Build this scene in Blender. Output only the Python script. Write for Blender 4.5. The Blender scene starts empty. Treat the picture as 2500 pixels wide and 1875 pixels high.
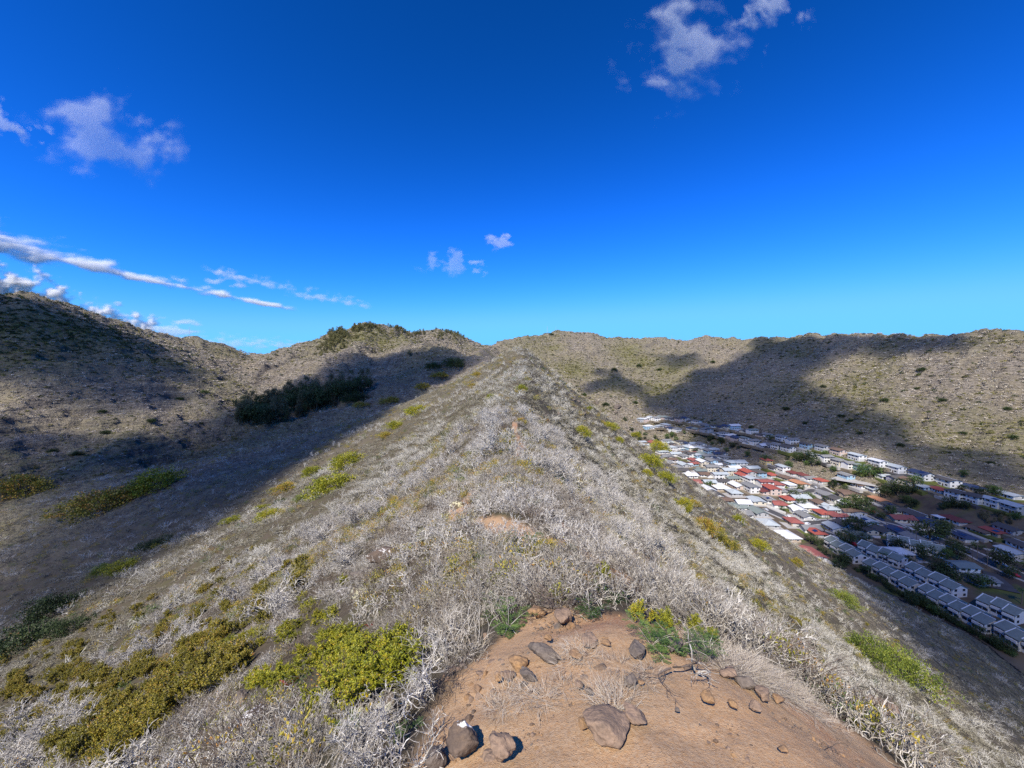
import bpy, bmesh, math, random
import numpy as np
from mathutils import Vector, Matrix

# ------------------------------------------------------------------ camera, sky, sun, exposure
scene = bpy.context.scene
col = scene.collection
random.seed(7)
RNG = np.random.default_rng(11)
F_PX, W_PX, H_PX = 942.0, 2500.0, 1875.0          # the photograph's focal length and size in its own pixels
PITCH = math.radians(2.28)                        # camera tilted slightly down
cam_data = bpy.data.cameras.new('camera')
cam_data.sensor_width = 36.0
cam_data.lens = 36.0 * F_PX / W_PX
cam_data.clip_start = 0.05
cam_data.clip_end = 20000.0
cam = bpy.data.objects.new('camera', cam_data)
col.objects.link(cam)
cam.location = (0, 0, 0)
cam.rotation_euler = (math.radians(90) - PITCH, 0, 0)
scene.camera = cam

SUN_EL = math.radians(47.0)
SH = np.array([0.45, 0.893]); SH /= np.linalg.norm(SH)           # ground direction in which shadows fall
TO_SUN = np.array([-SH[0]*math.cos(SUN_EL), -SH[1]*math.cos(SUN_EL), math.sin(SUN_EL)])
world = bpy.data.worlds.new('World')
scene.world = world
world.use_nodes = True
wn = world.node_tree.nodes; wl = world.node_tree.links
wn.clear()
w_out = wn.new('ShaderNodeOutputWorld')
w_bg = wn.new('ShaderNodeBackground'); w_bg.inputs['Strength'].default_value = 0.10
w_sky = wn.new('ShaderNodeTexSky'); w_sky.sky_type = 'NISHITA'
w_sky.sun_disc = False
w_sky.sun_elevation = SUN_EL
w_sky.sun_rotation = math.atan2(TO_SUN[0], TO_SUN[1])
w_sky.altitude = 200.0
w_sky.air_density = 1.0; w_sky.dust_density = 0.0; w_sky.ozone_density = 3.0
w_sep = wn.new('ShaderNodeSeparateColor'); w_com = wn.new('ShaderNodeCombineColor')      # grade: deeper overhead, as in the photograph
wl.new(w_sky.outputs[0], w_sep.inputs[0])
for ch, (ex, k, top) in enumerate(((2.9, 0.030, 1.3), (1.6, 0.335, 4.8), (1.95, 0.445, 9.5))):
    p_ = wn.new('ShaderNodeMath'); p_.operation = 'POWER'; p_.inputs[1].default_value = ex
    m_ = wn.new('ShaderNodeMath'); m_.operation = 'MULTIPLY'; m_.inputs[1].default_value = k
    t_ = wn.new('ShaderNodeMath'); t_.operation = 'SMOOTH_MIN'; t_.inputs[1].default_value = top; t_.inputs[2].default_value = top*0.8
    wl.new(w_sep.outputs[ch], p_.inputs[0]); wl.new(p_.outputs[0], m_.inputs[0]); wl.new(m_.outputs[0], t_.inputs[0]); wl.new(t_.outputs[0], w_com.inputs[ch])
wl.new(w_com.outputs[0], w_bg.inputs['Color'])
wl.new(w_bg.outputs[0], w_out.inputs['Surface'])

sun_data = bpy.data.lights.new('sun', 'SUN')
sun_data.energy = 5.0
sun_data.angle = math.radians(0.53)
sun_data.color = (1.0, 0.935, 0.83)
sun = bpy.data.objects.new('sun', sun_data)
col.objects.link(sun)
sun.rotation_euler = Vector(TO_SUN).to_track_quat('Z', 'Y').to_euler()
sun.location = (-60, -120, 160)

vs = scene.view_settings
vs.view_transform = 'Standard'; vs.look = 'None'; vs.exposure = 0.46; vs.gamma = 1.0
vs.use_curve_mapping = False
cy = scene.cycles
cy.max_bounces = 7; cy.diffuse_bounces = 1; cy.glossy_bounces = 2; cy.transmission_bounces = 2
cy.volume_bounces = 4; cy.transparent_max_bounces = 16
cy.use_denoising = False
try:
    cy.denoiser = 'OPENIMAGEDENOISE'; cy.denoising_input_passes = 'RGB_ALBEDO_NORMAL'; cy.denoising_prefilter = 'ACCURATE'
except Exception: pass
cy.use_adaptive_sampling = False
cy.sample_clamp_indirect = 6.0

# ------------------------------------------------------------------ small helpers
def ray(px, py):
    """direction of the view ray through a pixel of the photograph, scaled so that y = 1"""
    a, b = (px - W_PX/2)/F_PX, (H_PX/2 - py)/F_PX
    d = np.array([a, math.cos(PITCH) + b*math.sin(PITCH), -math.sin(PITCH) + b*math.cos(PITCH)])
    return d / d[1]
def at(px, py, depth):
    return ray(px, py) * depth

def _hash(ix, iy, seed):
    h = (ix.astype(np.int64)*374761393 + iy.astype(np.int64)*668265263 + seed*2147483647) & 0x7fffffff
    h = ((h ^ (h >> 13)) * 1274126177) & 0x7fffffff
    return (h ^ (h >> 16)) & 0xffff
def perlin(x, y, seed=0):
    x = np.asarray(x, dtype=np.float64); y = np.asarray(y, dtype=np.float64)
    x0 = np.floor(x); y0 = np.floor(y); fx = x - x0; fy = y - y0
    ix = x0.astype(np.int64); iy = y0.astype(np.int64)
    def g(dx, dy):
        a = _hash(ix+dx, iy+dy, seed) * (2*math.pi/65536.0)
        return np.cos(a)*(fx-dx) + np.sin(a)*(fy-dy)
    u = fx*fx*fx*(fx*(fx*6-15)+10); v = fy*fy*fy*(fy*(fy*6-15)+10)
    a = g(0,0); b = g(1,0); c = g(0,1); d = g(1,1)
    return (a + u*(b-a) + v*((c + u*(d-c)) - (a + u*(b-a))))*1.5
def fbm(x, y, scale, octaves=4, seed=0, gain=0.5):
    s = 0; amp = 1.0; f = 1.0/scale
    for o in range(octaves):
        s = s + amp*perlin(x*f, y*f, seed+o*17); amp *= gain; f *= 2.03
    return s
def ridged(x, y, scale, octaves=3, seed=0):
    s = 0; amp = 1.0; f = 1.0/scale
    for o in range(octaves):
        s = s + amp*(1-2*np.abs(perlin(x*f, y*f, seed+o*17))); amp *= 0.5; f *= 2.05
    return s
def sstep(a, b, x):
    t = np.clip((x-a)/(b-a), 0, 1); return t*t*(3-2*t)

# ------------------------------------------------------------------ the lie of the land
class Tent:
    """a ridge: a crest line with a flank profile on either side"""
    def __init__(self, pts, left, right, w=4.0, kind=0):
        self.p = np.array(pts, float); self.left = left; self.right = right; self.w = w; self.kind = kind
    def prof(self, d, par):
        s0, s1, L = par
        return s1*d + (s0-s1)*L*(1-np.exp(-d/L))
    def z(self, x, y):
        if x.size < 3000:
            A, B = self.p[:-1], self.p[1:]; U = (B-A)[:, :2]; l2 = (U**2).sum(1)[:,None]
            dx, dy = x[None,:]-A[:,0:1], y[None,:]-A[:,1:2]
            t = np.clip((dx*U[:,0:1]+dy*U[:,1:2])/l2, 0, 1)
            dist = np.hypot(dx-t*U[:,0:1], dy-t*U[:,1:2]); side = U[:,0:1]*dy - U[:,1:2]*dx
            dd = np.sqrt(dist*dist+self.w**2)-self.w; ln = np.sqrt(l2)
            sm = 0.5+0.5*np.tanh(side/ln/((0.12*ln+3)*0.35))
            pr = self.prof(dd, self.left)*sm + self.prof(dd, self.right)*(1-sm)
            return (A[:,2:3]+t*(B-A)[:,2:3]-pr).max(0)
        best = np.full(x.shape, -1e6)
        for a, b in zip(self.p[:-1], self.p[1:]):
            ux, uy = b[0]-a[0], b[1]-a[1]; l2 = ux*ux+uy*uy
            t = np.clip(((x-a[0])*ux + (y-a[1])*uy)/l2, 0, 1)
            cx, cyy = a[0]+t*ux, a[1]+t*uy
            dist = np.hypot(x-cx, y-cyy)
            side = (ux*(y-a[1]) - uy*(x-a[0]))
            w = self.w
            dd = np.sqrt(dist*dist + w*w) - w
            lim = 0.12*np.hypot(ux, uy) + 3
            sm = 0.5+0.5*np.tanh(side/np.sqrt(l2)/ (lim*0.35))
            pr = self.prof(dd, self.left)*sm + self.prof(dd, self.right)*(1-sm)
            best = np.maximum(best, a[2]+t*(b[2]-a[2]) - pr)
        return best

def smax(a, b, k):
    h = np.clip(0.5 + 0.5*(a-b)/k, 0, 1)
    return b*(1-h) + a*h + k*h*(1-h)

def catmull(pts, n):
    pts = np.array(pts, float); P = np.vstack([2*pts[0]-pts[1], pts, 2*pts[-1]-pts[-2]]); out = []
    for i in range(1, len(P)-2):
        for t in np.linspace(0, 1, n, endpoint=False):
            p0, p1, p2, p3 = P[i-1], P[i], P[i+1], P[i+2]
            out.append(0.5*((2*p1)+(-p0+p2)*t+(2*p0-5*p1+4*p2-p3)*t*t+(-p0+3*p1-3*p2+p3)*t**3))
    out.append(pts[-1]); return np.array(out)

# crest of the ridge the trail runs along: (y, x, z)
CREST = np.array([(-220,-25,36),(-90,-10,14),(-30,-2,3.0),(-8,0.3,-0.9),(-2,0.7,-1.52),(0,0.75,-1.66),(1.5,0.8,-1.80),(3,0.9,-2.12),(4.5,1.0,-2.60),(6.5,0.9,-3.15),
    (9,0.5,-3.65),(13,0.0,-4.15),(20,-0.3,-4.6),(30,-0.3,-4.9),(42,0.2,-4.75),(60,1.0,-3.6),(85,1.8,-1.2),(115,2.6,3.0),(140,3.1,6.6),(160,3.4,8.9),(185,1.0,8.0),(215,-6,3.0),
    (260,-14,3.0),(300,-20,5.5),(345,-25,8.5),(450,-38,14),(600,-52,28),(760,-56,40),(900,-57,49),(1100,-40,40)], float)
def crest_z(y): return np.interp(y, CREST[:,0], CREST[:,2])
def crest_x(y): return np.interp(y, CREST[:,0], CREST[:,1])

def L3(*pp): return [at(*p) for p in pp]
T_center = Tent(L3((1190,850,900),(1140,832,830),(1070,809,750),(1000,817,690),(940,806,640),(893,798,600),(850,808,575),(820,826,560),(760,842,600),(705,856,690),(662,871,830)),
                (0.66,0.36,150),(0.55,0.3,130), 7, 1)
T_left = Tent(L3((662,871,830),(610,866,880),(560,848,860),(520,843,830),(498,845,790),(470,821,720),(430,826,690),(395,821,650),(340,812,590),(290,795,540),(220,772,480),(120,745,420),(50,728,375),(0,724,350))
              + [(-640,250,78),(-760,60,80),(-800,-300,60)], (0.62,0.26,110), (0.6,0.3,110), 6, 1)
T_dark = Tent(L3((1182,878,335),(1110,868,385),(1055,856,430),(1010,848,480),(985,830,560)), (0.55,0.25,80), (0.6,0.3,80), 4, 1)
T_spur = Tent(L3((905,822,575),(880,838,520),(852,856,465),(820,880,430),(780,908,395),(740,935,360),(700,960,335),(655,990,315)), (0.60,0.3,70), (0.66,0.3,60), 3, 1)
T_cliff = Tent(L3((222,774,480),(285,815,455),(347,853,430),(411,902,395),(477,938,365),(545,972,340)), (0.75,0.3,40), (0.95,0.3,40), 1.5, 1)
T_cliff2 = Tent(L3((60,735,380),(110,810,345),(150,880,318),(190,950,292),(230,1010,272)), (0.6,0.3,45), (0.65,0.3,45), 3, 1)
T_cliff3 = Tent(L3((395,822,650),(430,850,610),(460,880,570),(500,905,530),(560,930,490)), (0.6,0.3,50), (0.6,0.3,50), 3, 1)
T_cliff4 = Tent(L3((0,850,330),(50,905,300),(90,960,280)), (0.6,0.3,45), (0.6,0.3,45), 3, 1)
T_knob = Tent(L3((700,857,690),(690,875,600),(640,905,520),(600,925,470)), (0.5,0.3,50), (0.5,0.3,50), 4, 1)
T_right = Tent(L3((1190,850,900),(1225,838,930),(1262,826,960),(1310,820,990),(1370,809,1010),(1430,813,1010),(1475,826,1000),(1600,831,960),(1690,830,915),(1730,823,890),(1770,829,870),(1850,831,810),
                  (1900,829,775),(2000,824,705),(2100,819,645),(2160,824,605),(2225,826,570),(2300,822,535),(2370,813,502),(2430,815,478),(2500,818,452))
               + [(690,330,36),(760,120,30),(840,-300,20)], (0.6,0.3,200), (0.62,0.42,150), 8, 2)
T_rspur = Tent(L3((1905,829,775),(1850,868,765),(1790,905,755),(1720,940,750),(1650,975,745)), (0.46,0.42,60), (0.46,0.42,60), 14, 2)
T_rspur2 = Tent(L3((1262,828,958),(1300,880,900),(1345,930,850),(1400,985,800)), (0.5,0.42,80), (0.5,0.42,80), 10, 2)
T_rspur3 = Tent(L3((1370,812,1008),(1440,870,930),(1490,915,880),(1530,960,840)), (0.5,0.42,80), (0.5,0.42,80), 12, 2)
T_rspur4 = Tent(L3((2370,815,502),(2290,900,470),(2230,985,440),(2190,1060,420)), (0.48,0.44,80), (0.48,0.44,80), 16, 2)
TENTS = [T_center, T_left, T_dark, T_spur, T_cliff, T_cliff2, T_cliff3, T_cliff4, T_knob, T_right, T_rspur, T_rspur2, T_rspur3, T_rspur4]

def floor_z(x, y):
    """floor of the valley with the houses, rising to a shelf below the far slope"""
    z = -112.0 + 0.010*(y-250) + 15.0*sstep(296, 338, x + 0.10*np.maximum(y-350, 0)) + 0.5*fbm(x, y, 60, 2, 91)
    return z
def floor_left(x, y):
    return -74.0 + 0.05*np.clip(y, -200, 600) - 0.02*(x+280) - 4.0*np.maximum(x-crest_x(y)+15, 0)

def ridge_z(x, y):
    cz = crest_z(y); cx = crest_x(y)
    d = x - cx
    ad = np.abs(d)
    wr = np.interp(y, [-10, 0, 4, 8, 30, 120, 200], [2.0, 2.0, 1.7, 1.5, 1.8, 2.6, 3.2])
    dd = np.sqrt(ad*ad + wr*wr) - wr
    pr = 0.40*dd + (1.0-0.40)*88*(1-np.exp(-dd/88))
    pl = 0.16*dd + (0.74-0.16)*50*(1-np.exp(-dd/50))
    t = 0.5+0.5*np.tanh(d/2.0)
    z = cz - (pr*t + pl*(1-t))
    # bulges and shallow gullies running down the flanks
    amp = sstep(6, 45, ad)
    z = z + amp*(1.6*perlin(y/34.0 + 0.12*np.sign(d), ad/120.0, 5) + 0.8*perlin(y/13.0, ad/40.0, 6))
    return z

def land(x, y, detail=True):
    """height of the ground, and which landform it belongs to: 0 trail ridge, 1 hills on the left, 2 hill on the right, 3 town floor"""
    x = np.asarray(x, float); y = np.asarray(y, float)
    shp = x.shape; x = x.ravel(); y = y.ravel()
    r = np.hypot(x, y)
    zr = ridge_z(x, y)
    far = sstep(60, 180, r)
    hl = np.full(x.shape, -1e5); hr = np.full(x.shape, -1e5)
    m = r > 60
    if m.any():
        xm, ym = x[m], y[m]
        # warp so that crests and gullies are not ruled lines
        wx = xm + 7*perlin(xm/60, ym/60, 31) + 2.5*perlin(xm/19, ym/19, 32)
        wy = ym + 7*perlin(xm/60, ym/60, 33) + 2.5*perlin(xm/19, ym/19, 34)
        a = np.full(xm.shape, -1e5); b = np.full(xm.shape, -1e5)
        for T in TENTS:
            zt = T.z(wx, wy)
            if T.kind == 1: a = smax(a, zt, 5.0)
            else: b = smax(b, zt, 6.0)
        a = smax(a, floor_left(xm, ym), 10.0) - 0.9*np.maximum(xm - crest_x(ym) - 4, 0)*sstep(650, 450, ym)
        # relief: gullies, knobs, ledges of rock
        rel = sstep(0, 30, np.maximum(a, b) - (-112)) 
        g = 4.6*ridged(xm, ym, 70, 3, 41) + 2.2*fbm(xm, ym, 22, 3, 42)
        g2 = 3.4*ridged(xm+300, ym, 95, 3, 43) + 1.9*fbm(xm, ym, 20, 3, 44)
        sv = (-0.344*xm + 0.939*ym) + 10*perlin(xm/70, ym/70, 45); uv = 0.939*xm + 0.344*ym
        gul = np.abs(perlin(sv/46.0, uv/420.0, 46))*2 + 0.6*np.abs(perlin(sv/19.0, uv/200.0, 48))*2
        a = a + g*1.0; b = b + (g2*0.9 + 4.5*(gul-0.8)*sstep(-95, -50, b))*rel
        if detail:
            def ledges(z, T, amt, sd):
                q = z + 2.2*perlin(xm/45, ym/45, sd) + 0.06*xm*0
                fr = q/T - np.floor(q/T)
                st = np.floor(q/T) + sstep(0.22, 0.78, fr)
                k = amt*np.clip(0.5 + 1.3*fbm(xm, ym, 55, 2, sd+3), 0, 1)
                return z + (st*T - q)*k
            a = ledges(a, 6.0, 0.75, 51); a = ledges(a, 2.6, 0.8, 61)
            b = ledges(b, 6.5, 0.8, 71); b = ledges(b, 3.0, 0.95, 81)
            sm = fbm(xm, ym, 6.0, 3, 47)
            a = a + 0.8*sm; b = b + 0.7*sm*rel
        hl[m] = a; hr[m] = b
    fl = floor_z(x, y)
    right = x > crest_x(y)
    vr = smax(np.where(m, hr, -1e5), fl, 4.0)
    vr = np.where(right | (y > 700), vr, np.maximum(hr, -1e4))
    z = np.where(m, smax(zr, np.where(right, vr, -1e4), 3.0), zr)
    z = np.where(m, smax(z, hl, 4.0), z)
    z = np.where(m & ~right, smax(z, hr, 4.0), z)
    k = np.zeros(x.shape, int)
    k[(hl > zr) & (hl > hr)] = 1
    k[(hr > zr) & (hr >= hl)] = 2
    k[right & (fl > zr-0.5) & (fl > hr-0.5) & (fl > hl) & m] = 3
    if detail:
        nr = (k == 0)
        z = z + nr*(0.05*fbm(x, y, 1.1, 4, 21)*(0.4+0.6*sstep(1.5, 6, r)) + 0.22*fbm(x, y, 5.5, 2, 22)*sstep(4, 12, r) + 0.55*fbm(x, y, 12.0, 3, 24)*sstep(12, 35, r)*sstep(60, 8, np.abs(x-crest_x(y))) + 0.35*fbm(x, y, 3.2, 3, 23)*sstep(30, 90, r))
    return z.reshape(shp), k.reshape(shp)

# where view rays meet the ground, worked out once with find_hit
HITS = {
    '1400.0,900.0,60':(130.15,817.96,0.03), '1560.0,880.0,60':(284.78,866.77,18.5), '1530.0,860.0,60':(271.1,914.32,38.28), '1350.0,850.0,60':(97.49,921.03,48.79), '1640.0,900.0,60':(334.31,808.12,0.11), '1600.0,950.0,60':(275.05,739.29,-39.16),
    '1500.0,940.0,60':(202.53,762.43,-32.22), '930.0,830.0,60':(-192.31,568.24,42.17), '870.0,830.0,60':(-217.98,542.38,40.17), '1000.0,830.0,60':(-142.98,540.77,41.07), '60.0,790.0,60':(-398.3,317,36.81), '150.0,800.0,60':(-386.86,332.95,35.17),
    '20.0,860.0,60':(-361.29,277.38,11.29), '400.0,880.0,60':(-314.95,349.61,6.87), '1950.0,860.0,60':(501.68,676.79,28.82), '1905.0,1545.0,0.5':(31.26,43.77,-30.67), '2035.0,1590.0,0.5':(47.91,55.86,-42.19), '2235.0,1690.0,0.5':(75.5,69.85,-60.56),
    '2440.0,1800.0,0.5':(97.37,74.21,-73.56), '500.0,1800.0,0.5':(-5.81,7.02,-6.93), '370.0,1840.0,0.5':(-8.2,8.43,-8.8), '880.0,1860.0,0.5':(-1.01,2.46,-2.61), '660.0,1625.0,0.5':(-5.93,9.19,-7.29), '1095.0,1530.0,0.5':(-0.82,4.84,-3.32),
    '1010.0,1440.0,0.5':(-2.05,7.88,-4.61), '1290.0,1440.0,0.5':(0.21,4.77,-2.79), '760.0,1330.0,0.5':(-17.08,32.26,-15.41), '1420.0,1160.0,0.5':(6.25,34.29,-9.38), '1500.0,1170.0,0.5':(14.1,52.55,-15.31), '1330.0,1130.0,0.5':(2.04,23.79,-5.81),
    '1640.0,1230.0,0.5':(34.48,82.19,-29.15), '1720.0,1290.0,0.5':(42.34,83.53,-35.08), '1560.0,1220.0,0.5':(17.63,52.89,-18.18), '330.0,1480.0,0.5':(-46.34,46.33,-29.18), '270.0,1500.0,0.5':(-49.59,46.5,-30.34), '420.0,1440.0,0.5':(-41.63,46.21,-27.05),
    '440.0,1310.0,0.5':(-66.15,75.65,-33.45), '570.0,1220.0,0.5':(-67.68,92.56,-31.82), '640.0,1160.0,0.5':(-71.51,109.31,-30.44), '60.0,1530.0,0.5':(-68.36,52.72,-36.16), '440.0,1860.0,0.5':(-5.95,6.64,-7.04), '560.0,1850.0,0.5':(-3.71,4.87,-5.13),
    '720.0,1850.0,0.5':(-1.85,3.16,-3.31), '800.0,1790.0,0.5':(-1.63,3.29,-3.23), '980.0,1850.0,0.5':(-0.69,2.3,-2.41), '1040.0,1720.0,0.5':(-0.65,2.8,-2.52), '1060.0,1620.0,0.5':(-0.75,3.6,-2.83), '1850.0,1520.0,0.5':(25.32,38.74,-26.17),
    '1980.0,1545.0,0.5':(44.74,56.21,-39.5), '2330.0,1760.0,0.5':(79.73,67.07,-63.43), '2150.0,1640.0,0.5':(66.06,67.04,-54.27), '2380.0,1700.0,0.5':(118.11,95.21,-83.52), '2060.0,1530.0,0.5':(74.04,83.88,-57.53), '1273.0,954.4,0.5':(1.51,61.77,-3.56),
    '1200.0,974.6,0.5':(-3.5,65.72,-5.13), '1165.0,917.4,0.5':(-12.4,137.41,-2.53), '1155.0,945.2,0.5':(-11.03,109.25,-5.1), '1438.0,1002.4,0.5':(25.74,128.54,-13.78), '1487.0,1047.8,0.5':(31.47,124.39,-19.61), '1420.0,1067.0,0.5':(11.7,64.4,-11.3),
    '1512.0,1079.6,0.5':(30.58,109.19,-20.94), '1270.0,1032.9,0.5':(0.76,35.72,-5.12), '1552.0,1066.1,0.5':(191.67,594.13,-105.25), '1608.0,1103.3,0.5':(193.31,504.7,-109.62), '1585.0,1137.9,0.5':(39.21,109.25,-27.76), '1578.0,1159.8,0.5':(33.16,94.27,-26.24),
    '1624.0,1176.0,0.5':(41.67,103.81,-30.71), '1668.0,1243.5,0.5':(39.63,88.09,-32.54), '1725.0,1302.2,0.5':(41,80,-34.69), '1765.0,1332.2,0.5':(44.81,80.54,-37.75), '1800.0,1273.6,0.5':(81.45,137.41,-55.28), '1853.0,1339.8,0.5':(70.68,108.46,-51.49),
    '1945.0,1378.4,0.5':(92.91,123.48,-63.9), '2060.0,1473.4,0.5':(94.9,107.78,-67.12), '2120.0,1613.2,0.5':(66.46,69.85,-54.51), '2200.0,1655.6,0.5':(75.85,72.87,-60.27), '1695.0,1235.1,0.5':(49.47,103.33,-37.23), '965.0,1043.3,0.5':(-33.23,109.25,-16.93),
    '1020.0,1010.2,0.5':(-28.46,116.12,-13.66), '945.0,1064.8,0.5':(-33.49,102.79,-18.29), '850.0,1139.6,0.5':(-35.97,83.92,-21.53), '815.0,1199.4,0.5':(-28.7,61.42,-19.73), '765.0,1161.6,0.5':(-47.28,90.89,-25.47), '700.0,1197.2,0.5':(-49.33,83.49,-26.61),
    '660.0,1265.7,0.5':(-39.26,61.77,-24.32), '640.0,1244.1,0.5':(-48.75,74.25,-27.38), '565.0,1276.8,0.5':(-52.64,71.29,-28.78), '690.0,1229.3,0.5':(-42.94,71.29,-25.16), '735.0,1219.8,0.5':(-36.39,65.72,-22.58), '300.0,1393.4,0.5':(-66.14,64.27,-34.31),
    '250.0,1396.0,0.5':(-72.44,66.86,-35.9), '390.0,1333.4,0.5':(-68.21,73.4,-34.34), '250.0,1246.0,0.5':(-129.37,120.19,-44.73), '385.0,1191.2,0.5':(-120.79,130.03,-40.61), '330.0,1208.4,0.5':(-125.91,127.35,-42.16), '50.0,1208.2,0.5':(-198.33,153.79,-50.85),
    '140.0,1494.4,0.5':(-66.07,54.71,-35.33), '60.0,1578.0,0.5':(-60.14,46.28,-34.23), '180.0,1540.8,0.5':(-53.59,45.94,-32.07), '880.0,992.1,0.5':(-106.06,269.18,-26.32), '955.0,983.5,0.5':(-86.08,274.13,-24.32), '1030.0,949.1,0.5':(-65.08,278.3,-14.21),
    '1075.0,919.8,0.5':(-59.89,322.37,-6.63), '1110.0,896.0,0.5':(-49.9,336.1,1.42), '1060.0,899.8,0.5':(-67.84,336.63,0.14), '870.0,982.2,0.5':(-122.1,301.87,-25.75), '1340.0,1352.4,0.5':(0.63,6.48,-3.19), '1395.0,1343.6,0.5':(1.04,6.63,-3.18),
    '284.5,1745.3,0.5':(-15.83,14.9,-13.88), '539.0,1563.4,0.5':(-13.06,16.84,-12.19), '146.1,1698.8,0.5':(-30.25,24.97,-21.87), '459.5,1638.3,0.5':(-12.64,14.6,-11.78), '181.6,1580.2,0.5':(-44.29,37.96,-28.18), '637.7,1340.7,0.5':(-30.17,45.58,-21.72),
    '119.6,1818.3,0.5':(-20.16,16.16,-16.09), '89.3,1703.9,0.5':(-34.35,26.96,-23.77), '207.6,1633.9,0.5':(-32.78,28.73,-23.06), '63.6,1616.4,0.5':(-51.47,39.66,-31.05), '200.2,1587.4,0.5':(-39.97,34.85,-26.15), '618.3,1399.8,0.5':(-23,33.6,-18.25),
    '278.6,1809.3,0.5':(-12.51,11.68,-11.72), '207.0,1829.0,0.5':(-14.58,12.67,-13.04), '174.2,1583.4,0.5':(-44.49,37.86,-28.24), '563.8,1373.5,0.5':(-34.12,45.94,-23.53), '209.6,1833.5,0.5':(-14.26,12.41,-12.82), '214.1,1785.6,0.5':(-17.01,14.9,-14.58),
    '298.8,1718.2,0.5':(-16.89,16.16,-14.56), '1.4,1761.9,0.5':(-35,25.47,-24.14), '55.5,1732.5,0.5':(-34.02,25.91,-23.69), '133.7,1842.1,0.5':(-17.64,14.31,-14.84), '120.8,1591.6,0.5':(-49.78,40.35,-30.7), '195.0,1578.4,0.5':(-42.21,36.64,-27.12),
    '277.6,1509.9,0.5':(-47.29,44.67,-29.73), '245.7,1536.6,0.5':(-45.08,41.18,-28.53), '363.7,1640.8,0.5':(-18.46,19.02,-15.39), '133.4,1844.8,0.5':(-17.44,14.14,-14.75), '391.6,1708.5,0.5':(-12.18,12.93,-11.46), '413.2,1504.3,0.5':(-29.99,32.93,-21.76),
    '9.9,1617.7,0.5':(-59.09,43.56,-34.16), '699.1,1395.6,0.5':(-15.4,25.8,-13.91), '135.5,1666.5,0.5':(-34.89,28.56,-23.97), '208.4,1639.6,0.5':(-32.34,28.35,-22.94), '4.5,1863.1,0.5':(-23.66,17.18,-18.21), '232.8,1534.4,0.5':(-48.17,43.45,-30.02),
    '336.9,1842.2,0.5':(-9.04,8.97,-9.4), '46.1,1782.4,0.5':(-28.07,21.17,-20.56), '182.7,1811.9,0.5':(-17.07,14.5,-14.57), '196.8,1768.7,0.5':(-19.13,16.5,-15.51), '117.6,1656.2,0.5':(-39.03,31.45,-26.04), '186.4,1619.6,0.5':(-36.26,31.16,-24.51),
    '252.4,1860.6,0.5':(-11.08,10.04,-10.66), '325.8,1758.9,0.5':(-12.8,12.59,-11.89), '397.7,1660.8,0.5':(-15.1,16.16,-13.48), '395.0,1768.5,0.5':(-9.7,10.3,-9.84), '192.1,1628.6,0.5':(-34.44,29.75,-23.66), '70.9,1691.9,0.5':(-38.37,29.65,-25.74),
    '310.8,1866.4,0.5':(-9.12,8.78,-9.43), '95.4,1751.4,0.5':(-27.55,21.69,-20.3), '501.2,1636.0,0.5':(-10.81,13.19,-10.58), '167.4,1695.1,0.5':(-28.43,23.92,-20.86), '239.7,1717.9,0.5':(-20.27,18.26,-16.28), '399.7,1553.5,0.5':(-24.92,26.87,-19.06),
    '255.1,1670.5,0.5':(-23.88,21.89,-18.48), '332.0,1625.0,0.5':(-22.81,22.71,-18), '652.8,1469.4,0.5':(-12.34,19.02,-11.73), '62.4,1576.2,0.5':(-60.32,46.52,-34.28), '372.9,1466.1,0.5':(-42.91,45.02,-27.66), '78.2,1813.5,0.5':(-23.13,17.89,-17.92),
    '342.7,1511.3,0.5':(-36.03,36.47,-24.25), '268.2,1527.2,0.5':(-44.05,41.18,-28.11), '50.1,1665.6,0.5':(-43.31,32.93,-27.61), '309.0,1673.5,0.5':(-19.62,19.02,-16), '108.9,1580.4,0.5':(-53.95,43.29,-32.14), '382.5,1568.8,0.5':(-24.43,25.8,-18.7),
    '113.5,1609.7,0.5':(-46.23,37.2,-29.1), '0.0,1611.0,0.5':(-61.05,44.67,-34.72), '550.7,1643.6,0.5':(-8.59,11.21,-9.19), '566.0,1440.9,0.5':(-23.48,31.62,-18.55), '446.8,1545.5,0.5':(-21.7,24.77,-17.63), '566.2,1455.4,0.5':(-21.65,29.15,-17.68),
    '10.0,1708.6,0.5':(-41.8,30.69,-27.23), '523.9,1399.3,0.5':(-35.27,44.83,-24.24), '655.0,1489.2,0.5':(-10.9,16.84,-10.77), '295.0,1670.0,0.5':(-21.17,20.22,-17.08), '150.3,1651.3,0.5':(-35.83,29.75,-24.38), '578.7,1612.5,0.5':(-8.75,11.92,-9.32),
    '576.3,1638.2,0.5':(-7.94,10.76,-8.71), '51.1,1674.6,0.5':(-42.26,32.15,-27.28), '671.1,1410.7,0.5':(-16.52,26.33,-14.6), '493.7,1448.9,0.5':(-29.53,35.96,-21.41), '17.7,1830.6,0.5':(-25.36,18.64,-19.09), '32.3,1692.5,0.5':(-41.7,31.21,-27.12),
    '731.8,1392.3,0.5':(-12.56,22.38,-11.79), '11.3,1829.5,0.5':(-26.01,19.02,-19.41), '416.7,1476.3,0.5':(-33.7,37.2,-23.14), '564.5,1661.5,0.5':(-7.61,10.13,-8.47), '267.5,1700.1,0.5':(-20.1,18.64,-16.19), '238.5,1705.6,0.5':(-21.56,19.41,-17.13),
    '235.9,1660.5,0.5':(-26.43,23.79,-19.68), '536.8,1421.9,0.5':(-28.36,36.66,-20.74), '36.8,1668.0,0.5':(-44.21,33.24,-27.96), '57.7,1699.9,0.5':(-38.51,29.42,-25.81), '142.1,1806.4,0.5':(-19.75,16.16,-15.88), '168.0,1664.4,0.5':(-32.88,27.73,-23.21),
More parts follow.
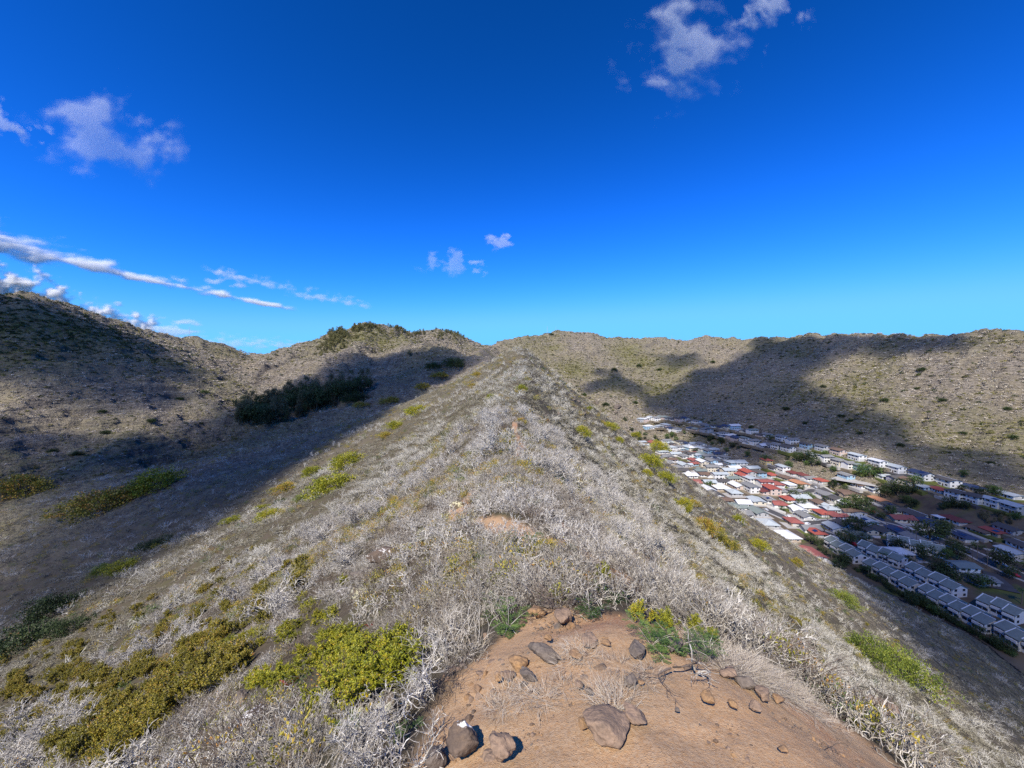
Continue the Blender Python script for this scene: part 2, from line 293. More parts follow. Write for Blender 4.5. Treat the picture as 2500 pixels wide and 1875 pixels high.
    '315.3,1776.0,0.5':(-12.45,12.09,-11.66), '469.4,1703.3,0.5':(-9.42,10.99,-9.71), '263.8,1505.8,0.5':(-49.48,46.09,-30.36), '222.5,1783.1,0.5':(-16.87,14.9,-14.5), '687.7,1453.0,0.5':(-11.15,18.26,-10.95), '462.2,1565.7,0.5':(-18.48,21.49,-15.87),
    '464.7,1532.6,0.5':(-21.64,25.28,-17.57), '450.6,1590.7,0.5':(-16.78,19.21,-14.49), '240.8,1751.1,0.5':(-17.62,15.87,-14.85), '48.0,1688.5,0.5':(-40.86,30.98,-26.83), '404.7,1693.8,0.5':(-12.27,13.23,-11.51), '210.8,1676.0,0.5':(-26.56,23.31,-19.7),
    '335.5,1576.7,0.5':(-27.94,27.99,-20.65), '152.5,1817.5,0.5':(-18.05,14.9,-15.02), '364.8,1821.2,0.5':(-8.94,9.15,-9.37), '496.9,1443.0,0.5':(-29.8,36.45,-21.46), '541.3,1453.2,0.5':(-24.18,31.42,-18.86), '44.2,1585.5,0.5':(-60.89,46.23,-34.58),
    '66.1,1775.8,0.5':(-27.2,20.86,-20.1), '190.0,1609.2,0.5':(-37.93,32.72,-25.35), '335.0,1492.7,0.5':(-42.69,42.89,-27.57), '732.0,1421.5,0.5':(-10.51,18.72,-10.58), '36.2,1683.6,0.5':(-42.25,31.73,-27.25), '402.4,1533.6,0.5':(-27.01,29.24,-20.17),
    '474.8,1646.8,0.5':(-11.63,13.7,-11.19), '417.4,1490.5,0.5':(-31.49,34.76,-22.31), '622.3,1345.4,0.5':(-31.14,45.9,-22.08), '470.5,1699.8,0.5':(-9.4,10.99,-9.71), '599.7,1507.1,0.5':(-12.93,18.26,-12.05), '207.8,1751.4,0.5':(-19.7,17.18,-15.86),
    '327.4,1575.9,0.5':(-29.36,29.15,-21.53), '251.4,1514.6,0.5':(-49.57,45.58,-30.57), '60.8,1639.1,0.5':(-47.46,36.45,-29.56), '88.0,1605.3,0.5':(-51.15,40.27,-31.01), '361.0,1751.6,0.5':(-11.66,11.92,-11.18), '41.9,1797.5,0.5':(-26.92,20.22,-19.97),
    '33.0,1690.6,0.5':(-41.81,31.31,-27.13), '52.5,1666.5,0.5':(-42.93,32.71,-27.46), '650.2,1523.7,0.5':(-9.35,14.31,-9.75), '475.4,1580.3,0.5':(-16.03,18.95,-14.07), '723.5,1451.1,0.5':(-9.43,16.49,-9.86), '157.5,1710.9,0.5':(-26.85,22.38,-19.83),
    '210.3,1645.5,0.5':(-31.22,27.42,-22.52), '332.4,1783.9,0.5':(-11.33,11.21,-10.9), '267.2,1502.6,0.5':(-49.48,46.26,-30.3), '272.0,1543.7,0.5':(-39.07,36.64,-25.69), '568.0,1555.7,0.5':(-11.78,15.84,-11.26), '641.7,1447.1,0.5':(-14.95,22.64,-13.44),
    '126.3,1759.0,0.5':(-24.5,19.81,-18.62), '360.2,1711.2,0.5':(-13.66,13.98,-12.44), '583.1,1391.2,0.5':(-27.99,38.74,-20.54), '622.7,1409.0,0.5':(-21.5,31.62,-17.46), '459.9,1526.3,0.5':(-22.87,26.57,-18.11), '154.1,1845.6,0.5':(-16.3,13.46,-14.08),
    '646.4,1440.4,0.5':(-15.27,23.31,-13.63), '249.0,1739.5,0.5':(-18.16,16.5,-15.04), '680.6,1474.8,0.5':(-10.42,16.84,-10.53), '206.9,1542.6,0.5':(-49.16,43.23,-30.26), '637.8,1498.7,0.5':(-11.22,16.84,-10.93), '290.9,1742.5,0.5':(-15.72,14.9,-13.82),
    '142.1,1750.8,0.5':(-24.15,19.81,-18.45), '163.2,1608.2,0.5':(-40.6,34.17,-26.44), '331.3,1797.7,0.5':(-10.68,10.55,-10.42), '490.3,1496.4,0.5':(-24.09,29.15,-18.9), '239.3,1669.9,0.5':(-24.8,22.38,-18.8), '8.5,1626.6,0.5':(-56.88,41.87,-33.26),
    '131.2,1777.7,0.5':(-22.51,18.26,-17.64), '181.3,1730.6,0.5':(-23.27,19.81,-18.02), '432.1,1476.9,0.5':(-31.76,35.72,-22.38), '548.7,1609.9,0.5':(-9.91,12.93,-9.99), '399.9,1752.9,0.5':(-9.95,10.63,-9.97), '298.9,1854.0,0.5':(-9.81,9.34,-9.86),
    '555.9,1488.1,0.5':(-18.33,24.27,-15.69), '496.0,1574.8,0.5':(-15.03,18.26,-13.52), '380.1,1712.6,0.5':(-12.6,13.19,-11.77), '204.0,1850.2,0.5':(-13.52,11.7,-12.27), '322.8,1648.3,0.5':(-20.95,20.63,-17.03), '194.2,1845.2,0.5':(-14.43,12.37,-12.91),
    '359.6,1662.7,0.5':(-17.15,17.57,-14.67), '278.1,1695.3,0.5':(-19.88,18.64,-16.06), '528.0,1674.0,0.5':(-8.35,10.55,-8.98), '533.1,1584.8,0.5':(-11.91,15.21,-11.32), '502.9,1539.9,0.5':(-17.5,21.49,-15.21), '622.7,1415.2,0.5':(-20.96,30.82,-17.2),
    '362.4,1723.4,0.5':(-12.91,13.23,-11.96), '156.5,1652.4,0.5':(-34.92,29.15,-23.95), '34.4,1660.4,0.5':(-46.6,34.98,-29.12), '41.4,1683.7,0.5':(-41.92,31.62,-27.16), '496.9,1699.5,0.5':(-8.55,10.34,-9.11), '483.0,1502.3,0.5':(-23.84,28.56,-18.75),
    '632.8,1447.9,0.5':(-15.77,23.53,-13.99), '496.2,1451.1,0.5':(-29.09,35.53,-21.25), '351.3,1617.0,0.5':(-22,22.38,-17.61), '457.2,1617.8,0.5':(-14.31,16.5,-13), '445.4,1585.7,0.5':(-17.77,20.22,-15.18), '811.5,1563.2,0.5':(-3.8,7.94,-5.7),
    '847.5,1565.9,0.5':(-3.15,7.17,-5.18), '698.6,1542.0,0.5':(-6.88,11.44,-8), '804.4,1518.9,0.5':(-4.62,9.53,-6.34), '494.3,1657.2,0.5':(-10.07,12.16,-10.07), '761.1,1486.1,0.5':(-6.47,12.16,-7.81), '464.3,1587.5,0.5':(-16.21,18.88,-14.17),
    '844.4,1656.4,0.5':(-2.3,5.18,-4.29), '743.0,1461.6,0.5':(-8.04,14.6,-8.94), '708.8,1541.4,0.5':(-6.56,11.11,-7.77), '776.0,1630.3,0.5':(-3.5,6.74,-5.37), '492.5,1560.9,0.5':(-16.15,19.54,-14.08), '634.3,1551.6,0.5':(-8.86,13.19,-9.39),
    '648.0,1507.7,0.5':(-10.38,15.84,-10.5), '726.1,1531.9,0.5':(-6.33,11.08,-7.62), '467.4,1582.4,0.5':(-16.38,19.16,-14.27), '719.5,1666.6,0.5':(-3.92,6.74,-5.63), '591.5,1603.7,0.5':(-8.58,11.92,-9.23), '678.1,1681.9,0.5':(-4.41,7.02,-5.96),
    '643.5,1456.3,0.5':(-13.87,21.05,-12.65), '701.4,1455.9,0.5':(-10.37,17.41,-10.5), '704.3,1572.3,0.5':(-5.97,10.01,-7.34), '618.3,1672.2,0.5':(-5.89,8.5,-7.19), '484.7,1601.1,0.5':(-13.8,16.5,-12.67), '777.8,1517.1,0.5':(-5.3,10.3,-6.92),
    '559.3,1575.2,0.5':(-11.13,14.76,-10.87), '639.1,1569.8,0.5':(-8.11,12.16,-8.93), '513.9,1468.2,0.5':(-24.99,31.24,-19.27), '854.2,1591.8,0.5':(-2.86,6.61,-4.96), '532.8,1464.5,0.5':(-23.66,30.36,-18.73), '749.2,1493.5,0.5':(-6.76,12.41,-8.05),
    '461.0,1616.1,0.5':(-14.24,16.5,-12.96), '646.3,1413.1,0.5':(-18.69,28.56,-16.07), '617.5,1549.6,0.5':(-9.56,13.86,-9.81), '737.9,1474.3,0.5':(-7.81,14.02,-8.84), '549.5,1590.9,0.5':(-10.77,14.07,-10.61), '517.9,1521.6,0.5':(-18.21,22.84,-15.67),
    '786.0,1567.1,0.5':(-4.19,8.27,-5.97), '447.7,1550.5,0.5':(-21.24,24.27,-17.42), '487.1,1650.0,0.5':(-10.58,12.67,-10.38), '592.9,1567.4,0.5':(-9.85,13.74,-9.96), '812.1,1632.3,0.5':(-2.98,6.22,-4.9), '837.1,1419.8,0.5':(-5.91,13.19,-7.52),
    '523.9,1555.6,0.5':(-14.76,18.64,-13.35), '636.9,1677.3,0.5':(-5.34,7.94,-6.7), '622.7,1430.2,0.5':(-19.05,27.99,-16.2), '825.1,1645.8,0.5':(-2.61,5.62,-4.56), '737.0,1614.3,0.5':(-4.45,7.94,-6.09), '867.9,1668.5,0.5':(-1.96,4.68,-3.94),
    '828.4,1630.6,0.5':(-2.75,5.97,-4.72), '785.8,1736.4,0.5':(-2.18,4.27,-3.93), '942.6,1656.3,0.5':(-1.35,3.99,-3.31), '945.8,1628.8,0.5':(-1.52,4.58,-3.65), '872.5,1735.8,0.5':(-1.42,3.42,-3.14), '831.2,1624.0,0.5':(-2.79,6.09,-4.76),
    '879.2,1622.7,0.5':(-2.19,5.39,-4.26), '976.7,1669.5,0.5':(-1.06,3.53,-2.97), '874.3,1609.9,0.5':(-2.36,5.73,-4.43), '877.1,1601.4,0.5':(-2.38,5.85,-4.47), '987.5,1599.0,0.5':(-1.34,4.68,-3.58), '832.1,1632.3,0.5':(-2.68,5.85,-4.64),
    '795.8,1640.9,0.5':(-3.09,6.22,-4.99), '959.3,1676.4,0.5':(-1.14,3.59,-3.04), '1996.9,1576.7,0.5':(42,51.5,-37.95), '2007.6,1500.9,0.5':(67.24,81.55,-53.29), '1940.7,1550.4,0.5':(36.5,48.45,-34.42), '2189.5,1567.8,0.5':(104.59,101.99,-74.27),
    '1896.0,1503.0,0.5':(36.17,51.44,-33.74), '1894.8,1485.7,0.5':(38.13,54.37,-34.6), '2013.6,1445.3,0.5':(89.07,107.44,-63.55), '1931.1,1575.7,0.5':(30.62,41.18,-30.27), '1844.3,1564.3,0.5':(20.09,30.98,-22.5), '1931.6,1442.6,0.5':(62.06,83.88,-49.21),
    '2116.9,1527.7,0.5':(94.15,99.68,-68.11), '2154.2,1545.9,0.5':(100.82,102.25,-71.96), '1860.5,1452.9,0.5':(37.52,56.59,-33.95), '1857.3,1496.5,0.5':(30.34,45.92,-29.78), '1890.9,1576.2,0.5':(24,34.29,-25.21), '1950.7,1552.3,0.5':(37.79,49.44,-35.35),
    '1964.7,1519.2,0.5':(48.19,61.9,-41.7), '2094.6,1486.1,0.5':(102.9,112.02,-71.34), '2087.4,1479.5,0.5':(102.9,113.02,-71.13), '1882.7,1494.7,0.5':(34.27,49.78,-32.18), '2028.2,1493.0,0.5':(77.03,90.98,-58.93), '1920.8,1459.5,0.5':(55.22,75.77,-45.96),
    '1940.7,1517.6,0.5':(41.18,54.73,-36.73), '1954.5,1529.8,0.5':(42.02,54.73,-37.31), '1560.0,1515.0,0.5':(1.14,3.37,-2.25), '1625.0,1530.0,0.5':(1.35,3.31,-2.28), '1690.0,1545.0,0.5':(1.6,3.33,-2.34), '1735.0,1575.0,0.5':(1.65,3.12,-2.3),
    '1475.0,1420.0,0.5':(1.16,4.76,-2.68), '980.0,1450.0,0.5':(-2.37,8.1,-4.82), '900.0,1620.0,0.5':(-1.98,5.18,-4.11), '820.0,1700.0,0.5':(-2.19,4.63,-4.07), '960.0,1580.0,0.5':(-1.67,5.28,-3.94), '2310.0,1800.0,0.5':(63.18,54.06,-53.58),
    '2400.0,1860.0,0.5':(69.59,54.73,-58.01), '1830.0,1560.0,0.5':(18.45,29.15,-21.09), '1240.0,1530.0,0.5':(-0.04,3.77,-2.58), '1205.0,1500.0,0.5':(-0.22,4.49,-2.93), '1490.0,1460.0,0.5':(1.06,4.06,-2.49), '1440.0,1500.0,0.5':(0.73,3.55,-2.31),
    '1590.0,1570.0,0.5':(1.07,2.87,-2.09), '1650.0,1575.0,0.5':(1.26,2.89,-2.13), '1720.0,1590.0,0.5':(1.5,2.91,-2.19), '1050.0,1215.0,0.5':(-4.02,18.72,-6.33), '1630.0,1370.0,0.5':(12.74,30.98,-15.51), '1170.0,1400.0,0.5':(-0.58,6.74,-3.65),
    '700.0,1715.0,0.5':(-3.53,5.85,-5.21), '770.0,1690.0,0.5':(-2.84,5.39,-4.65), '860.0,1790.0,0.5':(-1.27,2.95,-2.89), '1000.0,1785.0,0.5':(-0.7,2.54,-2.47), '1880.0,1580.0,0.5':(22.36,32.5,-24.12), '1960.0,1585.0,0.5':(35.35,45.58,-34.19),
    '590.0,1830.0,0.5':(-3.62,4.97,-5.1), '2300.0,1740.0,0.5':(77.45,67.07,-61.83), '1310.0,1330.0,0.5':(0.46,7.15,-3.32), '705.0,1690.0,0.5':(-3.87,6.48,-5.58), '1715.0,1510.0,0.5':(10.03,19.81,-13.38), '905.0,1545.0,0.5':(-2.59,6.88,-4.83),
    '610.0,1605.0,0.5':(-7.84,11.21,-8.73), '1490.0,1800.0,0.5':(0.52,1.95,-1.93), '1425.0,1762.0,0.5':(0.4,2.07,-1.99), '1550.0,1755.0,0.5':(0.68,2.06,-1.94), '1542.0,1668.0,0.5':(0.76,2.37,-1.99), '1565.0,1668.0,0.5':(0.82,2.37,-1.99),
    '1412.0,1672.0,0.5':(0.43,2.43,-2.06), '1435.0,1690.0,0.5':(0.48,2.34,-2.03), '1330.0,1600.0,0.5':(0.25,2.85,-2.18), '1265.0,1625.0,0.5':(0.05,2.81,-2.23), '1290.0,1655.0,0.5':(0.11,2.62,-2.16), '1240.0,1655.0,0.5':(-0.03,2.7,-2.23),
    '1215.0,1660.0,0.5':(-0.1,2.72,-2.26), '1310.0,1500.0,0.5':(0.25,3.83,-2.5), '1375.0,1515.0,0.5':(0.48,3.5,-2.34), '1340.0,1480.0,0.5':(0.39,3.99,-2.52), '1340.0,1560.0,0.5':(0.3,3.11,-2.23), '1115.0,1555.0,0.5':(-0.62,4.23,-3.03),
    '1185.0,1560.0,0.5':(-0.26,3.66,-2.64), '1135.0,1830.0,0.5':(-0.27,2.12,-2.18), '1225.0,1850.0,0.5':(-0.05,1.97,-2.06), '1070.0,1860.0,0.5':(-0.42,2.1,-2.23), '1405.0,1600.0,0.5':(0.47,2.76,-2.11), '1440.0,1565.0,0.5':(0.61,2.92,-2.12),
    '1480.0,1570.0,0.5':(0.72,2.87,-2.1), '1560.0,1590.0,0.5':(0.92,2.72,-2.05), '1645.0,1580.0,0.5':(1.23,2.84,-2.11), '1735.0,1712.0,0.5':(1.18,2.22,-1.97), '1792.0,1722.0,0.5':(1.31,2.21,-1.99), '1845.0,1725.0,0.5':(1.47,2.25,-2.04),
    '1865.0,1700.0,0.5':(1.66,2.46,-2.15), '1825.0,1672.0,0.5':(1.6,2.54,-2.15), '1785.0,1650.0,0.5':(1.52,2.6,-2.13), '1900.0,1705.0,0.5':(1.81,2.53,-2.24), '1985.0,1690.0,0.5':(23.94,29.68,-25.71), '2015.0,1708.0,0.5':(25.84,30.76,-27.27),
    '2050.0,1710.0,0.5':(29.99,34.13,-30.33), '1950.0,1640.0,0.5':(24.73,32.26,-25.99), '1905.0,1632.0,0.5':(20.06,27.99,-22.5), '1985.0,1612.0,0.5':(35.18,43.77,-34.3), '2145.0,1735.0,0.5':(43.95,44.67,-40.99), '2130.0,1785.0,0.5':(31.29,32.26,-31.22),
    '2180.0,1800.0,0.5':(37.38,36.45,-36.25), '1915.0,1830.0,0.5':(1.4,1.91,-1.96), '1655.0,1735.0,0.5':(0.94,2.12,-1.94), '940.0,1780.0,0.5':(-0.94,2.75,-2.66), '875.0,1740.0,0.5':(-1.38,3.36,-3.1), '985.0,1735.0,0.5':(-0.84,2.89,-2.65),
    '630.0,1790.0,0.5':(-3.54,5.18,-5.09), '585.0,1710.0,0.5':(-5.84,7.99,-7.1), '660.0,1840.0,0.5':(-2.44,3.74,-3.86), '945.0,1385.0,0.5':(-3.63,10.99,-5.73), '890.0,1410.0,0.5':(-4.56,11.68,-6.42), '1000.0,1375.0,0.5':(-2.74,10.13,-5.02),
    '880.0,1460.0,0.5':(-3.91,9.72,-5.84), '840.0,1450.0,0.5':(-5.01,11.25,-6.71), '1030.0,1315.0,0.5':(-2.83,11.92,-5.28), '1115.0,1240.0,0.5':(-1.95,13.46,-4.92), '1150.0,1255.0,0.5':(-1.23,11.46,-4.38), '1100.0,1210.0,0.5':(-2.61,16.16,-5.43),
    '1145.0,1230.0,0.5':(-1.49,13.18,-4.67), '1460.0,1335.0,0.5':(2.16,9.53,-4.51), '1440.0,1320.0,0.5':(1.96,9.53,-4.35), '1370.0,1325.0,0.5':(0.93,7.17,-3.29), '1299.8,1007.5,0.5':(2.52,47.47,-5.44), '1483.2,1120.5,0.5':(16.75,67.07,-15.8),
    '1402.2,959.9,0.5':(23.77,146.82,-9.32), '1400.8,977.1,0.5':(19.02,118.5,-9.8), '1518.1,1122.8,0.5':(24.94,86.86,-20.7), '1457.1,985.0,0.5':(151.46,687.13,-62.06), '1365.4,1003.2,0.5':(8.82,71.7,-7.87), '1502.4,1007.3,0.5':(176.43,655.97,-74.92),
    '1388.5,990.8,0.5':(14.19,96.26,-9.3), '1398.9,959.4,0.5':(22.47,141.85,-8.93), '1424.8,1012.5,0.5':(19.33,103.76,-12.43), '1412.0,981.7,0.5':(21.72,125.95,-10.85), '1399.7,997.2,0.5':(15.74,98.69,-10.45), '1473.0,1118.0,0.5':(15.22,63.74,-14.86),
    '1518.5,1127.4,0.5':(23.65,82.23,-20.01), '1312.4,1013.9,0.5':(3.22,48.45,-6.01), '1336.6,1025.9,0.5':(4.66,50.46,-7.16), '1330.7,1012.6,0.5':(4.61,53.63,-6.58), '1404.8,968.6,0.5':(22.49,136.62,-10.08), '1424.3,1011.8,0.5':(19.3,103.92,-12.36),
    '1437.5,971.8,0.5':(140.33,703.44,-53.7), '1335.4,1015.0,0.5':(4.96,54.51,-6.67), '1302.6,991.5,0.5':(2.95,52.55,-5.3), '1363.9,1018.2,0.5':(7.66,63.1,-7.53), '1257.2,920.8,0.5':(0.62,80.54,-1.62), '1506.2,994.9,0.5':(183.14,671.2,-66.9),
    '1700.0,1645.0,0.5':(1.23,2.49,-2.03), '1640.0,1640.0,0.5':(1.06,2.49,-2.01), '2030.0,1830.0,0.5':(1.79,2.07,-2.13), '780.0,1370.0,0.5':(-10.93,21.49,-10.78), '1090.0,1650.0,0.5':(-0.55,3.12,-2.56), '1120.0,1700.0,0.5':(-0.39,2.7,-2.37),
    '1220.0,1690.0,0.5':(-0.08,2.56,-2.22), '1720.0,1700.0,0.5':(1.17,2.26,-1.98), '2080.0,1720.0,0.5':(32.57,35.72,-32.15), '1850.0,1640.0,0.5':(1.93,2.93,-2.38), '2140.0,1680.0,0.5':(52.11,53.38,-45.63), '1290.0,1510.0,0.5':(0.17,3.81,-2.53),
    '1400.0,1520.0,0.5':(0.55,3.38,-2.29), '1400.0,1590.0,0.5':(0.46,2.82,-2.13), '1500.0,1580.0,0.5':(0.77,2.8,-2.08), '1560.0,1600.0,0.5':(0.9,2.67,-2.04), '1800.0,1640.0,0.5':(1.63,2.71,-2.19), '1060.0,1780.0,0.5':(-0.51,2.44,-2.35),
    '1280.0,1830.0,0.5':(0.07,1.98,-2.03), '2080.0,1790.0,0.5':(2.42,2.65,-2.6), '2250.0,1850.0,0.5':(41.11,37.2,-39.09), '1873.0,1071.4,190':(312.37,469.25,-85.83), '1906.3,1077.2,190':(313.33,446.72,-84.36), '1932.3,1084.4,190':(314.95,431.76,-85.04),
    '1968.5,1096.0,190':(319.33,415.53,-86.96), '2006.1,1103.2,190':(325.51,402.37,-86.78), '2045.2,1111.9,190':(326.84,384.02,-87), '2091.5,1124.9,190':(328.61,364.66,-87.56), '2142.1,1139.4,190':(334.49,349.9,-89.65), '2185.5,1153.9,190':(339.92,338.88,-92.15),
    '2247.7,1171.2,190':(347.45,324.55,-94.36), '2311.4,1187.1,190':(354.73,311.26,-95.86), '2380.8,1198.7,190':(361.62,297.68,-95.46), '2464.7,1216.1,190':(369.27,282.76,-96), '1874.5,1090.2,190':(298.3,446.72,-90.81), '1894.7,1097.4,190':(297.99,432.1,-91.18),
    '1922.2,1103.2,190':(300.98,418.49,-90.91), '1955.5,1111.9,190':(306.52,405.94,-91.93), '1983.0,1122.0,190':(308.85,393.52,-93.47), '2013.4,1127.8,190':(312.39,382.09,-93.09), '2045.2,1137.1,190':(315.08,369.82,-93.82), '2072.7,1144.6,190':(317.5,360.09,-94.23),
    '2103.1,1151.6,190':(320.77,350.73,-94.45), '2158.0,1168.9,190':(327.71,336.37,-96.94), '2187.0,1181.4,190':(327.77,325.88,-98.33), '2218.8,1188.0,190':(329.52,316.76,-97.85), '2253.5,1195.8,190':(331.2,307.26,-97.54), '2294.0,1203.1,190':(334.35,298.05,-96.97),
    '2334.5,1219.0,190':(332.23,284.91,-97.62), '2379.4,1229.1,190':(334.42,275.28,-97.36), '2427.1,1239.2,190':(337.51,266.44,-97.18), '2476.3,1253.7,190':(337.59,255.65,-97.29), '1868.7,1137.1,190':(275.06,414.94,-104.25), '1886.0,1148.1,190':(275.29,403.77,-107.21),
    '1909.2,1151.6,190':(279.3,395.2,-106.45), '1933.8,1160.2,190':(282.65,385.42,-107.47), '1955.5,1164.9,190':(285.94,377.83,-107.22), '1974.3,1173.5,190':(287.08,369.35,-108.33), '2003.2,1179.3,190':(291.55,360.6,-108.02), '1881.7,1164.9,190':(263.95,389.51,-110.56),
    '1894.7,1188.0,190':(248.54,359.01,-110.93), '1925.1,1188.6,190':(259.69,358.22,-110.91), '1949.7,1186.3,190':(271.51,361.4,-110.99), '2064.0,1173.5,190':(306.03,350.34,-102.75), '2097.3,1190.0,190':(306.92,337.33,-104.97), '2129.1,1200.2,190':(310.41,328.67,-105.85),
    '1904.8,1205.4,190':(238.46,338.88,-111.1), '1941.0,1207.4,190':(250.31,337.07,-111.25), '2145.0,1227.7,190':(301.88,313.58,-110.42), '2172.5,1241.2,190':(300.38,302.55,-111.01), '2239.1,1266.1,190':(300.97,282.45,-111.31), '2331.6,1277.7,190':(310.01,265.89,-108.15),
    '2395.3,1305.8,190':(308.22,249.36,-109.11), '2430.0,1308.7,190':(311.4,244.49,-107.72), '2464.7,1301.4,190':(317.3,242.08,-104.77), '2496.6,1341.9,190':(308.37,228.86,-109.22), '1564.9,1030.3,190':(213.11,634.59,-88.01), '1574.8,1030.8,190':(219.31,632.99,-88.09),
    '1585.6,1027.3,190':(227.56,635.79,-86.22), '1590.7,1025.9,190':(230.9,635.59,-85.22), '1604.7,1027.6,190':(237.67,628.22,-85.39), '1614.8,1025.4,190':(244.76,629.11,-84.06), '1622.5,1025.7,190':(247.79,623.78,-83.47), '1629.2,1024.0,190':(251.79,622.69,-82.28),
    '1646.9,1025.7,190':(260.35,615.08,-83), '1657.9,1029.7,190':(263.01,604.5,-83.52), '1673.4,1028.6,190':(272.08,602.51,-82.56), '1682.4,1031.5,190':(275.08,596.45,-83.69), '1693.4,1032.9,190':(278.64,589.16,-84.79), '1700.9,1034.7,190':(279.95,581.96,-84.35),
    '1717.5,1040.0,190':(283.24,567.82,-84.55), '1723.1,1042.8,190':(284.12,562.74,-85.67), '1742.1,1043.1,190':(293.41,558.76,-85.19), '1759.2,1046.2,190':(300.03,552.1,-86.06), '1775.3,1049.4,190':(304.13,542.43,-86.41), '1791.2,1047.8,190':(310.47,537.41,-84.71),
    '1807.1,1055.1,190':(313.49,527,-86.96), '1821.6,1058.3,190':(312.18,511.45,-85.25), '1835.8,1060.7,190':(312.2,499.02,-84.56), '1860.1,1065.5,190':(312.37,479.35,-84.63), '1582.7,1048.2,190':(216.9,610.83,-96.45), '1590.7,1047.4,190':(221.99,610.44,-95.91),
    '1598.2,1046.6,190':(226.94,610.64,-95.37), '1609.2,1043.6,190':(232.95,607.75,-93.04), '1619.1,1043.6,190':(238.11,604.41,-92.5), '1624.8,1044.3,190':(240.91,602.22,-92.68), '1633.4,1047.4,190':(244.17,596.64,-93.76), '1642.0,1053.8,190':(246.1,588.05,-96.49),
    '1653.0,1054.6,190':(249.8,580.49,-95.7), '1688.7,1048.9,190':(269.18,574.84,-91.36), '1699.9,1052.3,190':(271.08,564.33,-91.01), '1713.3,1052.9,190':(276.58,559.11,-91.21), '1723.8,1055.4,190':(279.64,552.8,-91.66), '1728.0,1056.2,190':(281.02,550.62,-91.62),
    '1746.9,1060.8,190':(288.01,542.78,-93.06), '1754.4,1063.8,190':(290.12,538.51,-94.04), '1764.4,1065.7,190':(293.37,533.95,-94.07), '1772.2,1068.0,190':(295.1,528.92,-94.82), '1784.4,1071.3,190':(298.62,523.03,-95.61), '1798.9,1077.4,190':(294.54,502.09,-95.37),
    '1819.0,1080.4,190':(294.28,483.9,-92.43), '1831.2,1085.2,190':(293.36,472.14,-92.87), '1842.2,1086.0,190':(295.27,466.37,-92.48), '1863.4,1091.6,190':(294.34,448.7,-91.85), '1626.2,1083.8,190':(222.65,553.67,-108.7), '1634.9,1084.6,190':(226.97,551.58,-108.73),
    '1640.2,1086.9,190':(227.68,545.7,-108.97), '1657.6,1085.7,190':(238.28,546.81,-108.47), '1666.3,1085.6,190':(242.55,545.01,-108.03), '1675.8,1085.2,190':(246.99,542.52,-107.35), '1684.5,1088.3,190':(249.59,537.24,-108.24), '1695.2,1086.6,190':(255.18,536.14,-106.86),
    '1711.4,1092.7,190':(259.33,525.59,-108.17), '1722.4,1094.0,190':(263.46,521.46,-108.1), '1636.8,1100.8,190':(210.92,509.76,-109.43), '1651.9,1099.5,190':(220.41,512.74,-109.31), '1667.2,1098.6,190':(229.39,514.03,-109.14), '1678.8,1099.6,190':(234.59,511.36,-109.11),
    '1684.9,1100.5,190':(236.91,509.27,-109.13), '1704.9,1100.7,190':(247.38,508.39,-109.07), '1712.1,1102.9,190':(248.77,503.21,-109.11), '1729.4,1108.4,190':(251.53,490.28,-109.26), '1741.0,1106.4,190':(259.26,493.46,-108.89), '1754.3,1111.8,190':(259.86,481.39,-109.04),
    '1762.4,1111.4,190':(263.59,480.63,-108.65), '1669.1,1117.4,190':(212.14,472.82,-109.96), '1682.4,1117.2,190':(219.19,473.56,-110.05), '1689.1,1117.9,190':(221.97,472.14,-110.07), '1705.0,1120.7,190':(227.18,466.3,-110.1), '1714.6,1117.6,190':(234.8,472.07,-109.9),
    '1728.6,1122.5,190':(236.89,462.27,-110.01), '1741.6,1122.5,190':(243.15,461.91,-109.95), '1761.2,1123.6,190':(251.52,459.44,-109.9), '1768.2,1125.1,190':(253.21,456.26,-109.91), '1788.4,1129.9,190':(257.67,446.79,-109.91), '1801.7,1131.8,190':(261.24,442.03,-109.67),
    '1697.2,1135.5,190':(209.34,436.97,-110.18), '1714.4,1136.8,190':(216.21,434.56,-110.14), '1723.0,1136.5,190':(220.29,434.7,-110.08), '1736.0,1134.2,190':(228.46,438.76,-109.98), '1755.4,1138.7,190':(233.32,430.88,-110.08), '1764.6,1137.7,190':(238.52,432.58,-110.1),
    '1784.7,1138.7,190':(247.04,431.15,-110.17), '1806.8,1140.2,190':(255.55,428.3,-110.14), '1826.1,1145.3,190':(258.94,419.35,-110.14), '1835.5,1147.3,190':(260.43,414.94,-109.78), '1735.9,1150.3,190':(214.45,411.68,-110.38), '1756.1,1151.1,190':(222.65,410.32,-110.37),
    '1777.1,1158.6,190':(225.61,399.09,-110.58), '1804.7,1158.3,190':(238.04,400.16,-110.74), '1825.5,1162.9,190':(243.02,393.71,-110.95), '1850.7,1163.3,190':(253.54,393.46,-111.04), '1756.3,1168.6,190':(209.02,384.81,-110.81), '1786.5,1172.0,190':(218.95,380.34,-110.9),
    '1813.2,1172.0,190':(229.98,380.52,-110.95), '1833.0,1179.8,190':(231.27,369.58,-110.9), '1866.6,1187.8,190':(237.79,359.13,-110.89), '1799.4,1190.2,190':(210.55,356.87,-111.14), '1832.4,1199.1,190':(216.31,345.73,-110.98), '1863.2,1203.9,190':(224.1,340.11,-110.94),
    '1883.3,1204.2,190':(231.3,339.9,-111.01), '1955.5,1175.6,190':(281.24,371.45,-109.87), '1998.9,1191.5,190':(284.4,353.62,-110.55), '2022.0,1207.4,190':(279.17,336.48,-111.07), '1990.2,1197.3,190':(277.08,348.47,-111.19), '1970.0,1201.6,190':(265.54,343.29,-111.14),
